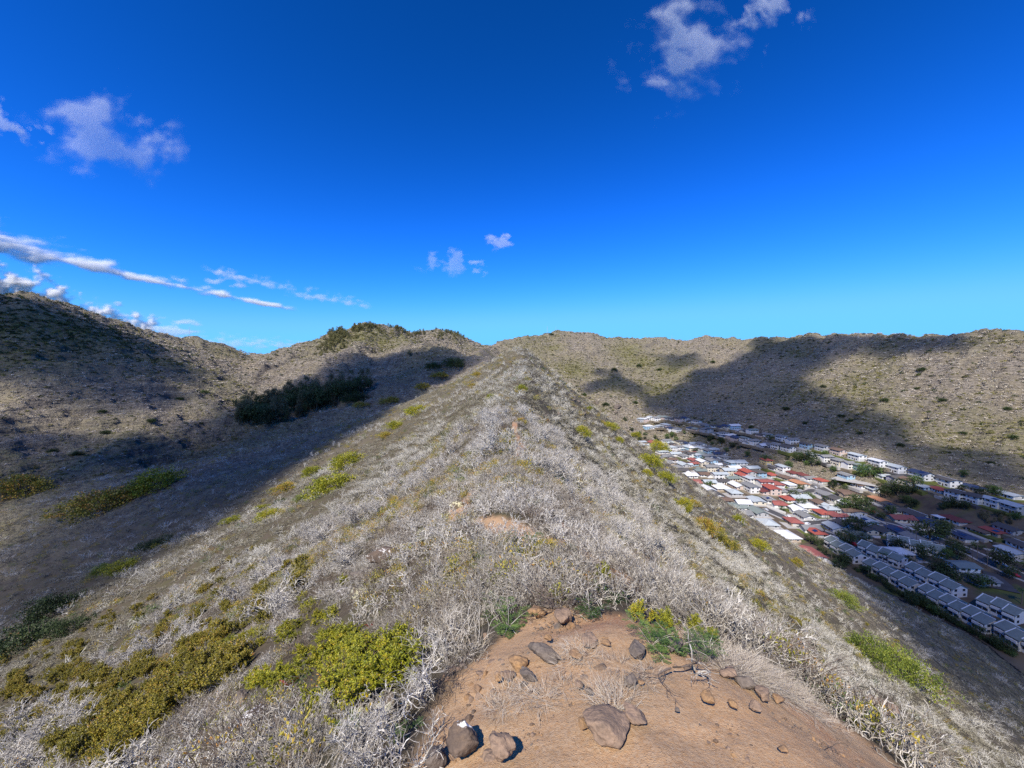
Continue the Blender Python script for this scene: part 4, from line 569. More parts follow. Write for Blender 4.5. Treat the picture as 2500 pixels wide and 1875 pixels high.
def build_terrain():
    fine = np.radians(np.arange(-64, 64.001, 0.112))
    coarse = np.radians(np.arange(67, 294, 3.0))
    az = np.concatenate([fine, coarse]); na = len(az)
    rr = [0.25]
    while rr[-1] < 3200:
        r = rr[-1]; rr.append(r*(1.030 if r < 1.2 else 1.016 if r < 6.5 else 1.0255 if r < 100 else 1.010 if r < 200 else 1.0046 if r < 1050 else 1.05))
    rr = np.array(rr); nr = len(rr)
    R, A = np.meshgrid(rr, az, indexing='ij')
    X = R*np.sin(A); Y = R*np.cos(A)
    Z, K = land(X, Y)
    X = X.ravel(); Y = Y.ravel(); Z = Z.ravel(); K = K.ravel()
    dirt = dirt_amount(X, Y)*(np.hypot(X, Y) < 60)
    nr_ = np.hypot(X, Y) < 20
    Z = Z - 0.05*dirt*nr_
    Z[nr_] += dirt[nr_]*(0.022*fbm(X[nr_], Y[nr_], 0.55, 4, 25) + 0.030*np.minimum(ridged(X[nr_], Y[nr_], 0.9, 2, 26), 0.4))
    cover = np.zeros((len(X), 4), np.float32)
    cover[:,0] = dirt; cover[:,1] = green_amount(X, Y, K)
    cover[:,2] = np.clip((K == 1) | (K == 2), 0, 1)
    cover[:,3] = (K == 3)
    rdist = np.hypot(X, Y)
    cover[:,2] = np.maximum(cover[:,2], np.where(K == 0, sstep(80, 220, rdist)*0.85, 0))
    V = np.column_stack([X, Y, Z])
    i = np.arange(nr-1)[:,None]; j = np.arange(na)[None,:]
    j2 = (j+1) % na
    q = np.stack([i*na+j, i*na+j2, (i+1)*na+j2, (i+1)*na+j], -1).reshape(-1, 4)
    kf = K[q].max(1); kf = np.where((K[q] == 3).sum(1) >= 2, 3, kf)
    mat = ground_material()
    names = {0:'ridge', 1:'hill', 2:'mountain', 3:'ground'}
    labels = {0:'dry ridge with a dirt trail along its crest', 1:'scrubby hills across the gully', 2:'long dry hillside above the houses', 3:'valley floor under the houses'}
    # smooth normals of the whole sheet, so that the landforms join without a seam
    tri = np.cross(V[q[:,2]]-V[q[:,0]], V[q[:,3]]-V[q[:,1]])
    nn = np.zeros_like(V)
    for c in range(4): np.add.at(nn, q[:,c], tri)
    nn /= np.maximum(np.linalg.norm(nn, axis=1, keepdims=True), 1e-9)
    if nn[:,2].mean() < 0: nn = -nn; q = q[:, ::-1]
    for k, nm in names.items():
        f = q[kf == k]
        if k == 0:
            pass
        used, inv = np.unique(f, return_inverse=True)
        me = bpy.data.meshes.new(nm)
        me.vertices.add(len(used)); me.vertices.foreach_set('co', V[used].ravel())
        fi = inv.reshape(-1, 4)
        me.loops.add(fi.size); me.polygons.add(len(fi))
        me.loops.foreach_set('vertex_index', fi.ravel().astype(np.int32))
        me.polygons.foreach_set('loop_start', (np.arange(len(fi))*4).astype(np.int32))
        me.polygons.foreach_set('use_smooth', np.ones(len(fi), bool))
        me.update(calc_edges=True)
        ca = me.color_attributes.new('cover', 'FLOAT_COLOR', 'POINT')
        ca.data.foreach_set('color', cover[used].ravel())
        me.normals_split_custom_set_from_vertices(nn[used].astype(np.float32))
        me.materials.append(mat)
        o = bpy.data.objects.new(nm, me); col.objects.link(o)
        o['kind'] = 'structure'; o['label'] = labels[k]
build_terrain()
# ------------------------------------------------------------------ mesh building for plants and things
class Geo:
    """collects triangles and quads of one mesh, with a per-face tint for colour variation"""
    def __init__(self): self.v = []; self.f = []; self.t = []; self.n = 0
    def add(self, verts, faces, tint=0.5):
        self.v.append(np.asarray(verts, np.float32).reshape(-1, 3))
        self.f += [tuple(int(i)+self.n for i in f) for f in faces]
        if np.isscalar(tint): self.t += [tint]*len(faces)
        else: self.t += list(tint)
        self.n += len(self.v[-1])
    def tubes(self, segs, sides=3, tint=None):
        """segs: rows of x0 y0 z0 x1 y1 z1 r0 r1"""
        S = np.asarray(segs, float)
        if len(S) == 0: return
        a, b, r0, r1 = S[:,0:3], S[:,3:6], S[:,6:7], S[:,7:8]
        d = b-a; d /= np.maximum(np.linalg.norm(d, axis=1, keepdims=True), 1e-9)
        ref = np.where(np.abs(d[:,2:3]) < 0.9, np.array([[0,0,1.0]]), np.array([[1.0,0,0]]))
        u = np.cross(d, ref); u /= np.linalg.norm(u, axis=1, keepdims=True); w = np.cross(d, u)
        rows = []
        for k in range(sides):
            c, s = math.cos(2*math.pi*k/sides), math.sin(2*math.pi*k/sides)
            rows.append(a + r0*(c*u+s*w))
        for k in range(sides):
            c, s = math.cos(2*math.pi*k/sides), math.sin(2*math.pi*k/sides)
            rows.append(b + r1*(c*u+s*w))
        V = np.stack(rows, 1)                                   # n, 2*sides, 3
        n = len(S); base = np.arange(n)[:,None]*(2*sides)
        fs = []
        for k in range(sides):
            k2 = (k+1) % sides
            fs.append(np.concatenate([base+k, base+k2, base+sides+k2, base+sides+k], 1))
        Fq = np.stack(fs, 1).reshape(-1, 4)
        tt = np.repeat(tint if tint is not None else np.full(n, 0.5), sides)
        self.v.append(V.reshape(-1,3).astype(np.float32)); self.f += [tuple(r) for r in (Fq+self.n).tolist()]
        self.t += tt.tolist(); self.n += n*2*sides
    def leaves(self, pos, direc, normal, length, width, tint):
        """kite shaped leaves: 4 points each"""
        pos = np.asarray(pos, float); d = np.asarray(direc, float); nrm = np.asarray(normal, float)
        d = d/np.maximum(np.linalg.norm(d, axis=1, keepdims=True), 1e-9)
        s = np.cross(d, nrm); s /= np.maximum(np.linalg.norm(s, axis=1, keepdims=True), 1e-9)
        nn = np.cross(s, d)
        L = np.asarray(length).reshape(-1,1); Wd = np.asarray(width).reshape(-1,1)
        a = pos; b = pos + d*L*0.45 + s*Wd*0.5 + nn*Wd*0.12; c = pos + d*L; e = pos + d*L*0.45 - s*Wd*0.5 + nn*Wd*0.12
        V = np.stack([a,b,c,e], 1).reshape(-1,3); n = len(pos)
        Fq = (np.arange(n)[:,None]*4 + np.arange(4)[None,:] + self.n)
        self.v.append(V.astype(np.float32)); self.f += [tuple(r) for r in Fq.tolist()]
        self.t += np.asarray(tint, float).tolist(); self.n += 4*n
    def mesh(self, name, mat, smooth=False):
        me = bpy.data.meshes.new(name)
        V = np.concatenate(self.v) if self.v else np.zeros((0,3), np.float32)
        me.from_pydata(V.tolist(), [], self.f)
        at_ = me.attributes.new('tint', 'FLOAT', 'FACE'); at_.data.foreach_set('value', np.array(self.t, np.float32))
        if smooth: me.polygons.foreach_set('use_smooth', np.ones(len(me.polygons), bool))
        if mat is not None: me.materials.append(mat)
        return me

def unit(v): return v/np.maximum(np.linalg.norm(v), 1e-9)
def grow(rng, stems, length, levels, r0, spread=0.9, zig=0.35, kids=2, shrink=0.68, nseg=4, up=0.15, taper=0.62, rmin=0.002, base=0.012):
    """a bare shrub: forked crooked branches. returns segments and tips"""
    segs = []; tips = []
    def branch(p, d, ln, r, lev):
        step = ln/nseg
        for i in range(nseg):
            d = unit(d + rng.normal(0, zig, 3) + np.array([0,0,up]))
            q = p + d*step; r2 = max(rmin, r*(taper**(1.0/nseg)))
            segs.append((*p, *q, r, r2)); p = q; r = r2
            if lev < levels and i >= 1 and rng.random() < 0.55:
                side = unit(np.cross(d, rng.normal(0,1,3)))
                ang = rng.uniform(0.5, 1.0)
                branch(p, unit(d*math.cos(ang)+side*math.sin(ang)), ln*shrink*rng.uniform(0.6,1.0), max(rmin, r*0.72), lev+1)
        if lev < levels:
            for _ in range(kids):
                side = unit(np.cross(d, rng.normal(0,1,3)))
                ang = rng.uniform(0.25, 0.75)
                branch(p, unit(d*math.cos(ang)+side*math.sin(ang)), ln*shrink*rng.uniform(0.7,1.05), max(rmin, r*0.8), lev+1)
        else: tips.append((p, d))
    for s in range(stems):
        a = 2*math.pi*(s+rng.uniform(-0.3,0.3))/stems; tilt = rng.uniform(0.15, spread)
        d = np.array([math.cos(a)*math.sin(tilt), math.sin(a)*math.sin(tilt), math.cos(tilt)])
        branch(np.array([math.cos(a)*base, math.sin(a)*base, -0.05]), d, length*rng.uniform(0.75,1.1), r0*rng.uniform(0.7,1.1), 0)
    return segs, tips

def tint_mat(name, stops, rough=0.85, scale=0.0, trans=0.0, random_amt=0.25, spec=0.2):
    """colour from the face tint, shifted a little from plant to plant"""
    m, nt, b = new_mat(name)
    a = N(nt, 'ShaderNodeAttribute', attribute_name='tint')
    oi = N(nt, 'ShaderNodeObjectInfo')
    f = math_n(nt, 'ADD', a.outputs['Fac'], math_n(nt, 'MULTIPLY', math_n(nt, 'SUBTRACT', oi.outputs['Random'], 0.5), random_amt))
    c = ramp(nt, f, stops)
    if scale:
        pos = N(nt, 'ShaderNodeNewGeometry').outputs['Position']
        n = noise(nt, pos, scale, 3, 0.6)
        c = mix(nt, ramp(nt, n, [(0.40,(0,0,0)),(0.62,(1,1,1))]), c, mix(nt, 0.55, c, (0.12,0.10,0.08)))
    nt.links.new(c, b.inputs['Base Color'])
    b.inputs['Roughness'].default_value = rough; b.inputs['Specular IOR Level'].default_value = spec
    if trans:
        tr = N(nt, 'ShaderNodeBsdfTranslucent'); nt.links.new(c, tr.inputs['Color'])
        mx = N(nt, 'ShaderNodeMixShader'); mx.inputs[0].default_value = trans
        nt.links.new(b.outputs[0], mx.inputs[1]); nt.links.new(tr.outputs[0], mx.inputs[2])
        nt.links.new(mx.outputs[0], nt.nodes['Material Output'].inputs['Surface'])
    return m
M_WHITE = tint_mat('pale_bark', [(0.0,(0.27,0.235,0.19)),(0.4,(0.53,0.49,0.425)),(1.0,(0.79,0.755,0.68))], 0.8, 26.0)
M_GREYTWIG = tint_mat('grey_twigs', [(0.0,(0.11,0.09,0.07)),(0.5,(0.32,0.285,0.23)),(1.0,(0.59,0.55,0.475))], 0.85, 0, 0, 0.3)
M_FARTWIG = tint_mat('brown_grey_twigs', [(0.0,(0.09,0.08,0.05)),(0.5,(0.25,0.225,0.16)),(1.0,(0.44,0.405,0.31))], 0.85, 0, 0, 0.5)
M_FARWHITE = tint_mat('weathered_bark', [(0.0,(0.28,0.255,0.20)),(0.5,(0.45,0.42,0.345)),(1.0,(0.64,0.61,0.53))], 0.85, 0, 0, 0.5)
M_STRAW = tint_mat('dry_grass', [(0.0,(0.27,0.21,0.14)),(0.5,(0.50,0.42,0.32)),(1.0,(0.69,0.62,0.50))], 0.8, 0, 0.2, 0.3)
M_DARKTWIG = tint_mat('brown_twigs', [(0.0,(0.06,0.045,0.035)),(1.0,(0.20,0.155,0.12))], 0.85)
M_YELLOW = tint_mat('yellow_green_leaves', [(0.0,(0.13,0.155,0.015)),(0.45,(0.30,0.31,0.022)),(0.8,(0.46,0.42,0.03)),(1.0,(0.55,0.36,0.03))], 0.5, 0, 0.25, 0.3, 0.4)
M_OLIVE = tint_mat('olive_brown_leaves', [(0.0,(0.11,0.115,0.02)),(0.45,(0.30,0.265,0.035)),(0.8,(0.47,0.37,0.045)),(1.0,(0.48,0.24,0.05))], 0.55, 0, 0.2, 0.3, 0.4)
M_GREEN = tint_mat('green_leaves', [(0.0,(0.035,0.065,0.018)),(0.5,(0.075,0.135,0.03)),(1.0,(0.15,0.22,0.05))], 0.55, 0, 0.25, 0.35, 0.4)
M_LIME = tint_mat('lime_leaves', [(0.0,(0.06,0.095,0.018)),(0.5,(0.15,0.20,0.03)),(1.0,(0.30,0.33,0.05))], 0.55, 0, 0.25, 0.35, 0.3)
M_DKGREEN = tint_mat('dark_green_leaves', [(0.0,(0.022,0.036,0.014)),(0.5,(0.045,0.07,0.022)),(1.0,(0.085,0.115,0.035))], 0.6, 0, 0.2, 0.5, 0.3)
M_IRONWOOD = tint_mat('grey_green_needles', [(0.0,(0.06,0.055,0.035)),(0.5,(0.14,0.13,0.07)),(1.0,(0.27,0.245,0.13))], 0.7, 0, 0.15, 0.4, 0.2)
M_RED = tint_mat('red_dead_leaves', [(0.0,(0.16,0.02,0.015)),(0.6,(0.30,0.035,0.03)),(1.0,(0.42,0.10,0.05))], 0.6, 0, 0.2)
M_ORANGE = tint_mat('orange_dead_leaves', [(0.0,(0.35,0.12,0.03)),(1.0,(0.62,0.30,0.09))], 0.6, 0, 0.2)
M_HILLTREE = tint_mat('pale_needles', [(0.0,(0.10,0.10,0.045)),(0.5,(0.20,0.19,0.08)),(1.0,(0.33,0.30,0.13))], 0.7, 0, 0.2, 0.4, 0.2)
M_TRUNK = tint_mat('bark', [(0.0,(0.09,0.07,0.055)),(1.0,(0.22,0.18,0.15))], 0.9)
M_SCRUB = tint_mat('dry_scrub', [(0.0,(0.22,0.185,0.145)),(0.5,(0.47,0.41,0.325)),(1.0,(0.66,0.59,0.475))], 0.9, 0, 0.1, 0.6)
M_OLSCRUB = tint_mat('olive_scrub', [(0.0,(0.10,0.10,0.03)),(0.5,(0.20,0.19,0.055)),(1.0,(0.33,0.29,0.085))], 0.8, 0, 0.15, 0.6)

def rseed(n): return np.random.default_rng(n)
def white_shrub_mesh(seed, h=1.0, fine=True):
    r = rseed(seed)
    segs, tips = grow(r, r.integers(3,6), 0.42*h, 3, 0.027*h, 1.0, 0.28, 2, 0.74, 4, 0.06, 0.66, 0.0056*h)
    S = np.array(segs); big = S[:,6] > 0.011*h
    g1 = Geo(); g1.tubes(S[big], 5, r.uniform(0.3,1,big.sum()))
    g2 = Geo(); g2.tubes(S[~big], 3, r.uniform(0.3,1,(~big).sum()))
    if fine:
        tw = []
        for p, d in tips:
            for _ in range(2):
                q = p; dd = unit(d + r.normal(0,0.6,3))
                for k in range(2):
                    q2 = q + dd*0.07*h; tw.append((*q,*q2,0.0038*h,0.0026*h)); q = q2; dd = unit(dd + r.normal(0,0.4,3))
        g2.tubes(tw, 3, r.uniform(0,0.7,len(tw)))
    return g1, g2
def tangle_geo(seed, n=170, rad=0.5, h=0.45, th=0.0028, matt=None):
    """a low mound of fine arching twigs"""
    r = rseed(seed); segs = []; tint = []
    for _ in range(n):
        a = r.uniform(0, 2*math.pi); rr = rad*math.sqrt(r.random())*0.8
        p = np.array([rr*math.cos(a), rr*math.sin(a), -0.03])
        out = np.array([math.cos(a), math.sin(a), 0])
        d = unit(out*r.uniform(0.0,0.9) + r.normal(0,0.45,3) + np.array([0,0,r.uniform(0.5,1.4)]))
        ln = h*r.uniform(0.5,1.15); t0 = r.random()
        for k in range(5):
            q = p + d*ln/5; segs.append((*p,*q,th*(1-0.13*k),th*(1-0.13*(k+1)))); tint.append(np.clip(t0+r.normal(0,0.08),0,1))
            p = q; d = unit(d + r.normal(0,0.22,3) + out*0.1 + np.array([0,0,-0.20]))
            if k in (1,2,3) and r.random() < 0.4:
                s = unit(d + r.normal(0,0.7,3)); q2 = p + s*ln*0.28
                segs.append((*p,*q2,th*0.7,th*0.45)); tint.append(t0)
    g = Geo(); g.tubes(segs, 3, np.array(tint)); return g
def twig_geo(seed, stems=8, h=0.42, r0=0.0075, rmin=0.0028):
    """a low crooked shrublet, forked again and again"""
    r = rseed(seed); segs, tips = grow(r, stems, 0.42*h, 2, r0, 1.15, 0.42, 2, 0.74, 4, 0.08, 0.62, rmin, 0.10)
    S = np.array(segs); t0 = np.repeat(r.random(len(S)//4+1), 4)[:len(S)]
    g = Geo(); g.tubes(S, 3, np.clip(t0*0.7 + 0.3*r.random(len(S)), 0, 1)); return g
def grass_geo(seed, n=130, rad=0.22, h=0.32):
    r = rseed(seed); g = Geo(); V = []; Fc = []; T = []
    for _ in range(n):
        a = r.uniform(0, 2*math.pi); rr = rad*math.sqrt(r.random())
        p = np.array([rr*math.cos(a), rr*math.sin(a), -0.02])
        d = unit(np.array([math.cos(a)*0.7, math.sin(a)*0.7, 1.0]) + r.normal(0,0.35,3))
        side = unit(np.cross(d, r.normal(0,1,3)))*r.uniform(0.0016,0.0032)
        ln = h*r.uniform(0.5,1.2); b = len(V)
        for k in range(4):
            w = side*(1-k/3.2)
            V += [p-w, p+w]
            p = p + d*ln/3; d = unit(d + np.array([math.cos(a)*0.22, math.sin(a)*0.22,-0.32]) + r.normal(0,0.12,3))
        t0 = r.random()
        for k in range(3): Fc.append((b+2*k,b+2*k+1,b+2*k+3,b+2*k+2)); T.append(t0)
    g.add(V, Fc, T); return g
def dome_leaf_geo(seed, rad=0.5, h=0.55, clumps=60, per=26, leaf=0.07, wid=0.5, shell=0.55, spread=0.17, lo=0.0, hi=1.0):
    """leaf clumps spread through a low dome"""
    r = rseed(seed); P = []; D = []; T = []
    for _ in range(clumps):
        v = unit(r.normal(0,1,3)); v[2] = abs(v[2])
        k = shell + (1-shell)*r.random()
        lump = 1 + 0.28*math.sin(3*math.atan2(v[1],v[0])+seed) + r.normal(0,0.08)
        c = np.array([v[0]*rad*k*lump, v[1]*rad*k*lump, h*(0.12+0.88*v[2]*k)])
        t0 = r.uniform(lo, hi)
        for _ in range(per):
            o = r.normal(0, spread*rad, 3)*np.array([1,1,0.55])
            P.append(c+o); D.append(unit(v*0.8 + r.normal(0,0.7,3) + np.array([0,0,0.35]))); T.append(np.clip(t0 + r.normal(0,0.15), 0, 1))
    P = np.array(P); P[:,2] = np.maximum(P[:,2], 0.02); n = len(P)
    g = Geo(); g.leaves(P, D, r.normal(0,1,(n,3)) + np.array([0,0,1.2]), leaf*r.uniform(0.7,1.3,n), leaf*wid*r.uniform(0.7,1.3,n), T)
    return g
def leafy_twig_geos(seed, h=0.6, stems=6, leaf=0.035, wid=0.5, per=4, levels=2, dens=1.0):
    """forked stems with leaves set along the outer twigs"""
    r = rseed(seed)
    segs, tips = grow(r, stems, 0.45*h, levels, 0.008*h, 0.95, 0.2, 2, 0.75, 4, 0.16, 0.65, 0.002)
    S = np.array(segs); gs = Geo(); gs.tubes(S, 3, r.uniform(0,1,len(S)))
    P = []; D = []; T = []
    for row in S:
        if row[6] > 0.0048*h: continue
        a, b = row[:3], row[3:6]; d = unit(b-a); t0 = r.random()
        for _ in range(per):
            if r.random() > dens: continue
            P.append(a + (b-a)*r.random()); D.append(unit(d*0.6 + r.normal(0,0.7,3) + np.array([0,0,0.3]))); T.append(np.clip(0.55*t0+0.45*r.random(),0,1))
    n = len(P); g = Geo()
    g.leaves(P, D, r.normal(0,1,(n,3))+np.array([0,0,0.8]), leaf*r.uniform(0.6,1.3,n), leaf*wid*r.uniform(0.7,1.3,n), T)
    return gs, g
def fern_geo(seed, h=0.4, stems=9):
    """feathery pinnate sprays"""
    r = rseed(seed); gs = Geo(); g = Geo(); P = []; D = []; NN = []; Ls = []; T = []; segs = []
    for s in range(stems):
        a = r.uniform(0, 2*math.pi); d = unit(np.array([math.cos(a)*0.8, math.sin(a)*0.8, r.uniform(0.4,1.3)])); p = np.array([0,0,0.0])
        ln = h*r.uniform(0.6,1.1)
        for k in range(6):
            q = p + d*ln/6; segs.append((*p,*q,0.0032*(1-k*0.1),0.0028*(1-k*0.1)))
            if k >= 1:
                for sd in (-1, 1):
                    lat = unit(np.cross(d, np.array([0,0,1.0]))*sd + d*0.5 + r.normal(0,0.2,3)); t0 = r.random()
                    fl = ln*0.34*(1-k*0.07)
                    for m in range(7):
                        c = p + lat*fl*(m+1)/7
                        for s2 in (-1, 1):
                            P.append(c); D.append(unit(np.cross(lat, np.array([0,0,1.0]))*s2 + lat*0.6 + np.array([0,0,0.15]))); NN.append(np.array([0,0,1.0])+r.normal(0,0.3,3)); Ls.append(0.028*r.uniform(0.7,1.2)); T.append(np.clip(t0*0.6+0.4*r.random(),0,1))
            p = q; d = unit(d + np.array([math.cos(a)*0.1, math.sin(a)*0.1, -0.14]) + r.normal(0,0.1,3))
    gs.tubes(segs, 3, r.uniform(0,1,len(segs)))
    g.leaves(P, D, NN, Ls, np.array(Ls)*0.36, T)
    return gs, g

# ------------------------------------------------------------------ scattering and placing
def source_collection(name, meshes):
    c = bpy.data.collections.new(name)
    for i, me in enumerate(meshes):
        o = bpy.data.objects.new('%s_%02d' % (name, i), me); c.objects.link(o)
    return c
def scatter(name, label, pts, coll, nsrc, scl, rng, tilt=0.12, idx=None, flat=None):
    """one object that covers the ground with copies of a few small meshes"""
    n = len(pts)
    me = bpy.data.meshes.new(name)
    me.vertices.add(n); me.vertices.foreach_set('co', np.asarray(pts, np.float32).ravel())
    rot = np.column_stack([rng.normal(0,tilt,n), rng.normal(0,tilt,n), rng.uniform(0,2*math.pi,n)]).astype(np.float32)
    a = me.attributes.new('rot', 'FLOAT_VECTOR', 'POINT'); a.data.foreach_set('vector', rot.ravel())
    s3 = np.asarray(scl, np.float32); s3 = np.column_stack([s3,s3,s3]) if s3.ndim == 1 else s3
    a = me.attributes.new('scl', 'FLOAT_VECTOR', 'POINT'); a.data.foreach_set('vector', s3.ravel())
    a = me.attributes.new('pick', 'INT', 'POINT'); a.data.foreach_set('value', (rng.integers(0, nsrc, n) if idx is None else idx).astype(np.int32))
    o = bpy.data.objects.new(name, me); col.objects.link(o)
    o['kind'] = 'stuff'; o['label'] = label
    ng = bpy.data.node_groups.new(name, 'GeometryNodeTree')
    ng.interface.new_socket('Geometry', in_out='INPUT', socket_type='NodeSocketGeometry')
    ng.interface.new_socket('Geometry', in_out='OUTPUT', socket_type='NodeSocketGeometry')
    gi = ng.nodes.new('NodeGroupInput'); go = ng.nodes.new('NodeGroupOutput')
    iop = ng.nodes.new('GeometryNodeInstanceOnPoints'); ci = ng.nodes.new('GeometryNodeCollectionInfo')
    ci.inputs['Collection'].default_value = coll; ci.inputs['Separate Children'].default_value = True; ci.inputs['Reset Children'].default_value = True
    def attr(nm, ty):
        q = ng.nodes.new('GeometryNodeInputNamedAttribute'); q.data_type = ty; q.inputs['Name'].default_value = nm; return q.outputs[0]
    e2r = ng.nodes.new('FunctionNodeEulerToRotation')
    ng.links.new(attr('rot','FLOAT_VECTOR'), e2r.inputs[0])
    ng.links.new(gi.outputs[0], iop.inputs['Points']); ng.links.new(ci.outputs[0], iop.inputs['Instance'])
    iop.inputs['Pick Instance'].default_value = True
    ng.links.new(attr('pick','INT'), iop.inputs['Instance Index'])
    ng.links.new(e2r.outputs[0], iop.inputs['Rotation']); ng.links.new(attr('scl','FLOAT_VECTOR'), iop.inputs['Scale'])
    ng.links.new(iop.outputs[0], go.inputs[0])
    md = o.modifiers.new('scatter', 'NODES'); md.node_group = ng
    return o

def tag(o, label=None, cat=None, group=None, kind=None):
    if label: o['label'] = label
    if cat: o['category'] = cat
    if group: o['group'] = group
    if kind: o['kind'] = kind
    return o
def empty(name, loc=(0,0,0), rz=0.0, scale=1.0):
    o = bpy.data.objects.new(name, None); col.objects.link(o)
    o.empty_display_size = 0.1
    o.location = [float(c) for c in loc]; o.rotation_euler = (0,0,float(rz)); o.scale = (float(scale),)*3
    return o
def part(name, me, parent, loc=None, rot=None, scale=None):
    o = bpy.data.objects.new(name, me); col.objects.link(o); o.parent = parent
    if loc is not None: o.location = [float(c) for c in loc]
    if rot is not None: o.rotation_euler = rot
    if scale is not None: o.scale = scale
    return o
def plant(name, parts, loc, scale, label, cat, group=None, rz=None, tilt=(0,0), sz=1.0):
    """a plant: an Empty with its stems and its leaves or twigs as parts"""
    o = empty(name, loc, random.uniform(0, 6.28) if rz is None else rz)
    o.rotation_euler[0] = tilt[0]; o.rotation_euler[1] = tilt[1]
    o.scale = (scale, scale, scale*sz)
    for nm, me in parts: part(nm, me, o)
    return tag(o, label, cat, group)
# ------------------------------------------------------------------ cover of the trail ridge
VR = rseed(5)
THICKET = [(0,1600),(150,1540),(300,1490),(430,1430),(560,1350),(680,1330),(760,1400),(700,1500),(600,1590),(560,1680),(430,1740),(330,1870),(0,1870)]
def inside(px, py, poly):
    c = False
    for (x1,y1),(x2,y2) in zip(poly, poly[1:]+poly[:1]):
        if (y1 > py) != (y2 > py) and px < (x2-x1)*(py-y1)/(y2-y1)+x1: c = not c
    return c
LEAFY = [(430,1400),(880,1400),(1000,1560),(960,1740),(600,1700),(420,1560)]
EXCL = []                                          # ground taken by leafy plants: the dry cover keeps off it
def band(r0, r1, n, a0=-63, a1=63):
    r = np.sqrt(VR.uniform(r0*r0, r1*r1, n)); a = np.radians(VR.uniform(a0, a1, n))
    return r*np.sin(a), r*np.cos(a)
def on_ridge(x, y, dirt_max=0.3):
    z, k = land(x, y); ok = (k == 0) & (z > -106)
    near = np.hypot(x, y) < 45
    ok &= ~(near & (dirt_amount(x, y) > dirt_max))
    ok &= np.hypot(x, y) > 1.15
    return ok, z
def cover(specs, dirt_max=0.3, patch=None):
    P = []; S = []
    for r0, r1, n, s0, s1 in specs:
        x, y = band(r0, r1, n); ok, z = on_ridge(x, y, dirt_max)
        if patch is not None: ok &= patch(x, y)
        if EXCL:
            E = np.array(EXCL); near = np.hypot(x, y) < 60; q = np.nonzero(ok & near)[0]
            hitm = np.zeros(len(q), bool)
            for ex, ey, er in E: hitm |= np.hypot(x[q]-ex, y[q]-ey) < er
            ok[q[hitm & (VR.random(len(q)) < 0.9)]] = False
        nr = np.nonzero(ok & (np.hypot(x, y) < 14) & (x < 0.5))[0]                 # the leafy thicket leaves little room for dry twigs
        for q in nr:
            u, v = W_PX/2 + F_PX*x[q]/y[q], H_PX/2 - F_PX*(z[q]/y[q] + math.tan(PITCH))
            if (inside(u, v, THICKET) and VR.random() < 0.72) or (inside(u, v, LEAFY) and VR.random() < 0.55): ok[q] = False
        s = VR.uniform(s0, s1, n)
        P.append(np.column_stack([x, y, z])[ok]); S.append(s[ok])
    return np.concatenate(P), np.concatenate(S)

# ---- pale leafless shrubs, each one a plant of its own
W_SRC = []
for i in range(7):
    g1, g2 = white_shrub_mesh(300+i)
    W_SRC.append([('trunk', g1.mesh('trunk', M_WHITE, True)), ('crown', g2.mesh('crown', M_WHITE))])
def zone_words(x, y):
    """where on the ridge a plant stands, in words"""
    d = x - crest_x(y); r = math.hypot(x, y)
    side = 'on the crest' if abs(d) < 2.2 else ('on the house side' if d > 0 else 'on the gully side')
    return side, r
def put_white(px, py, size, label, group=None, src=None, tilt=(0,0), sz=1.0):
    h = hit(px, py)
    return plant('bare_shrub', W_SRC[random.randrange(7) if src is None else src], (h[0], h[1], h[2]-0.04), size, label, 'shrub', group, None, tilt, sz)
SHR_DIST = [(9,'just beyond the dirt clearing'),(16,'in the dip beyond the clearing'),(28,'on the rise past the dip'),(60,'high on the rise towards the knoll')]
def white_label(x, y, size):
    s, r = zone_words(x, y); q = 'large' if size > 1.55 else 'small' if size < 1.15 else 'middle-sized'
    w = next((w for lim, w in SHR_DIST if r < lim), SHR_DIST[-1][1])
    return '%s bare white shrub %s %s' % (q, s, w), 'bare white shrubs %s %s' % (s, w)
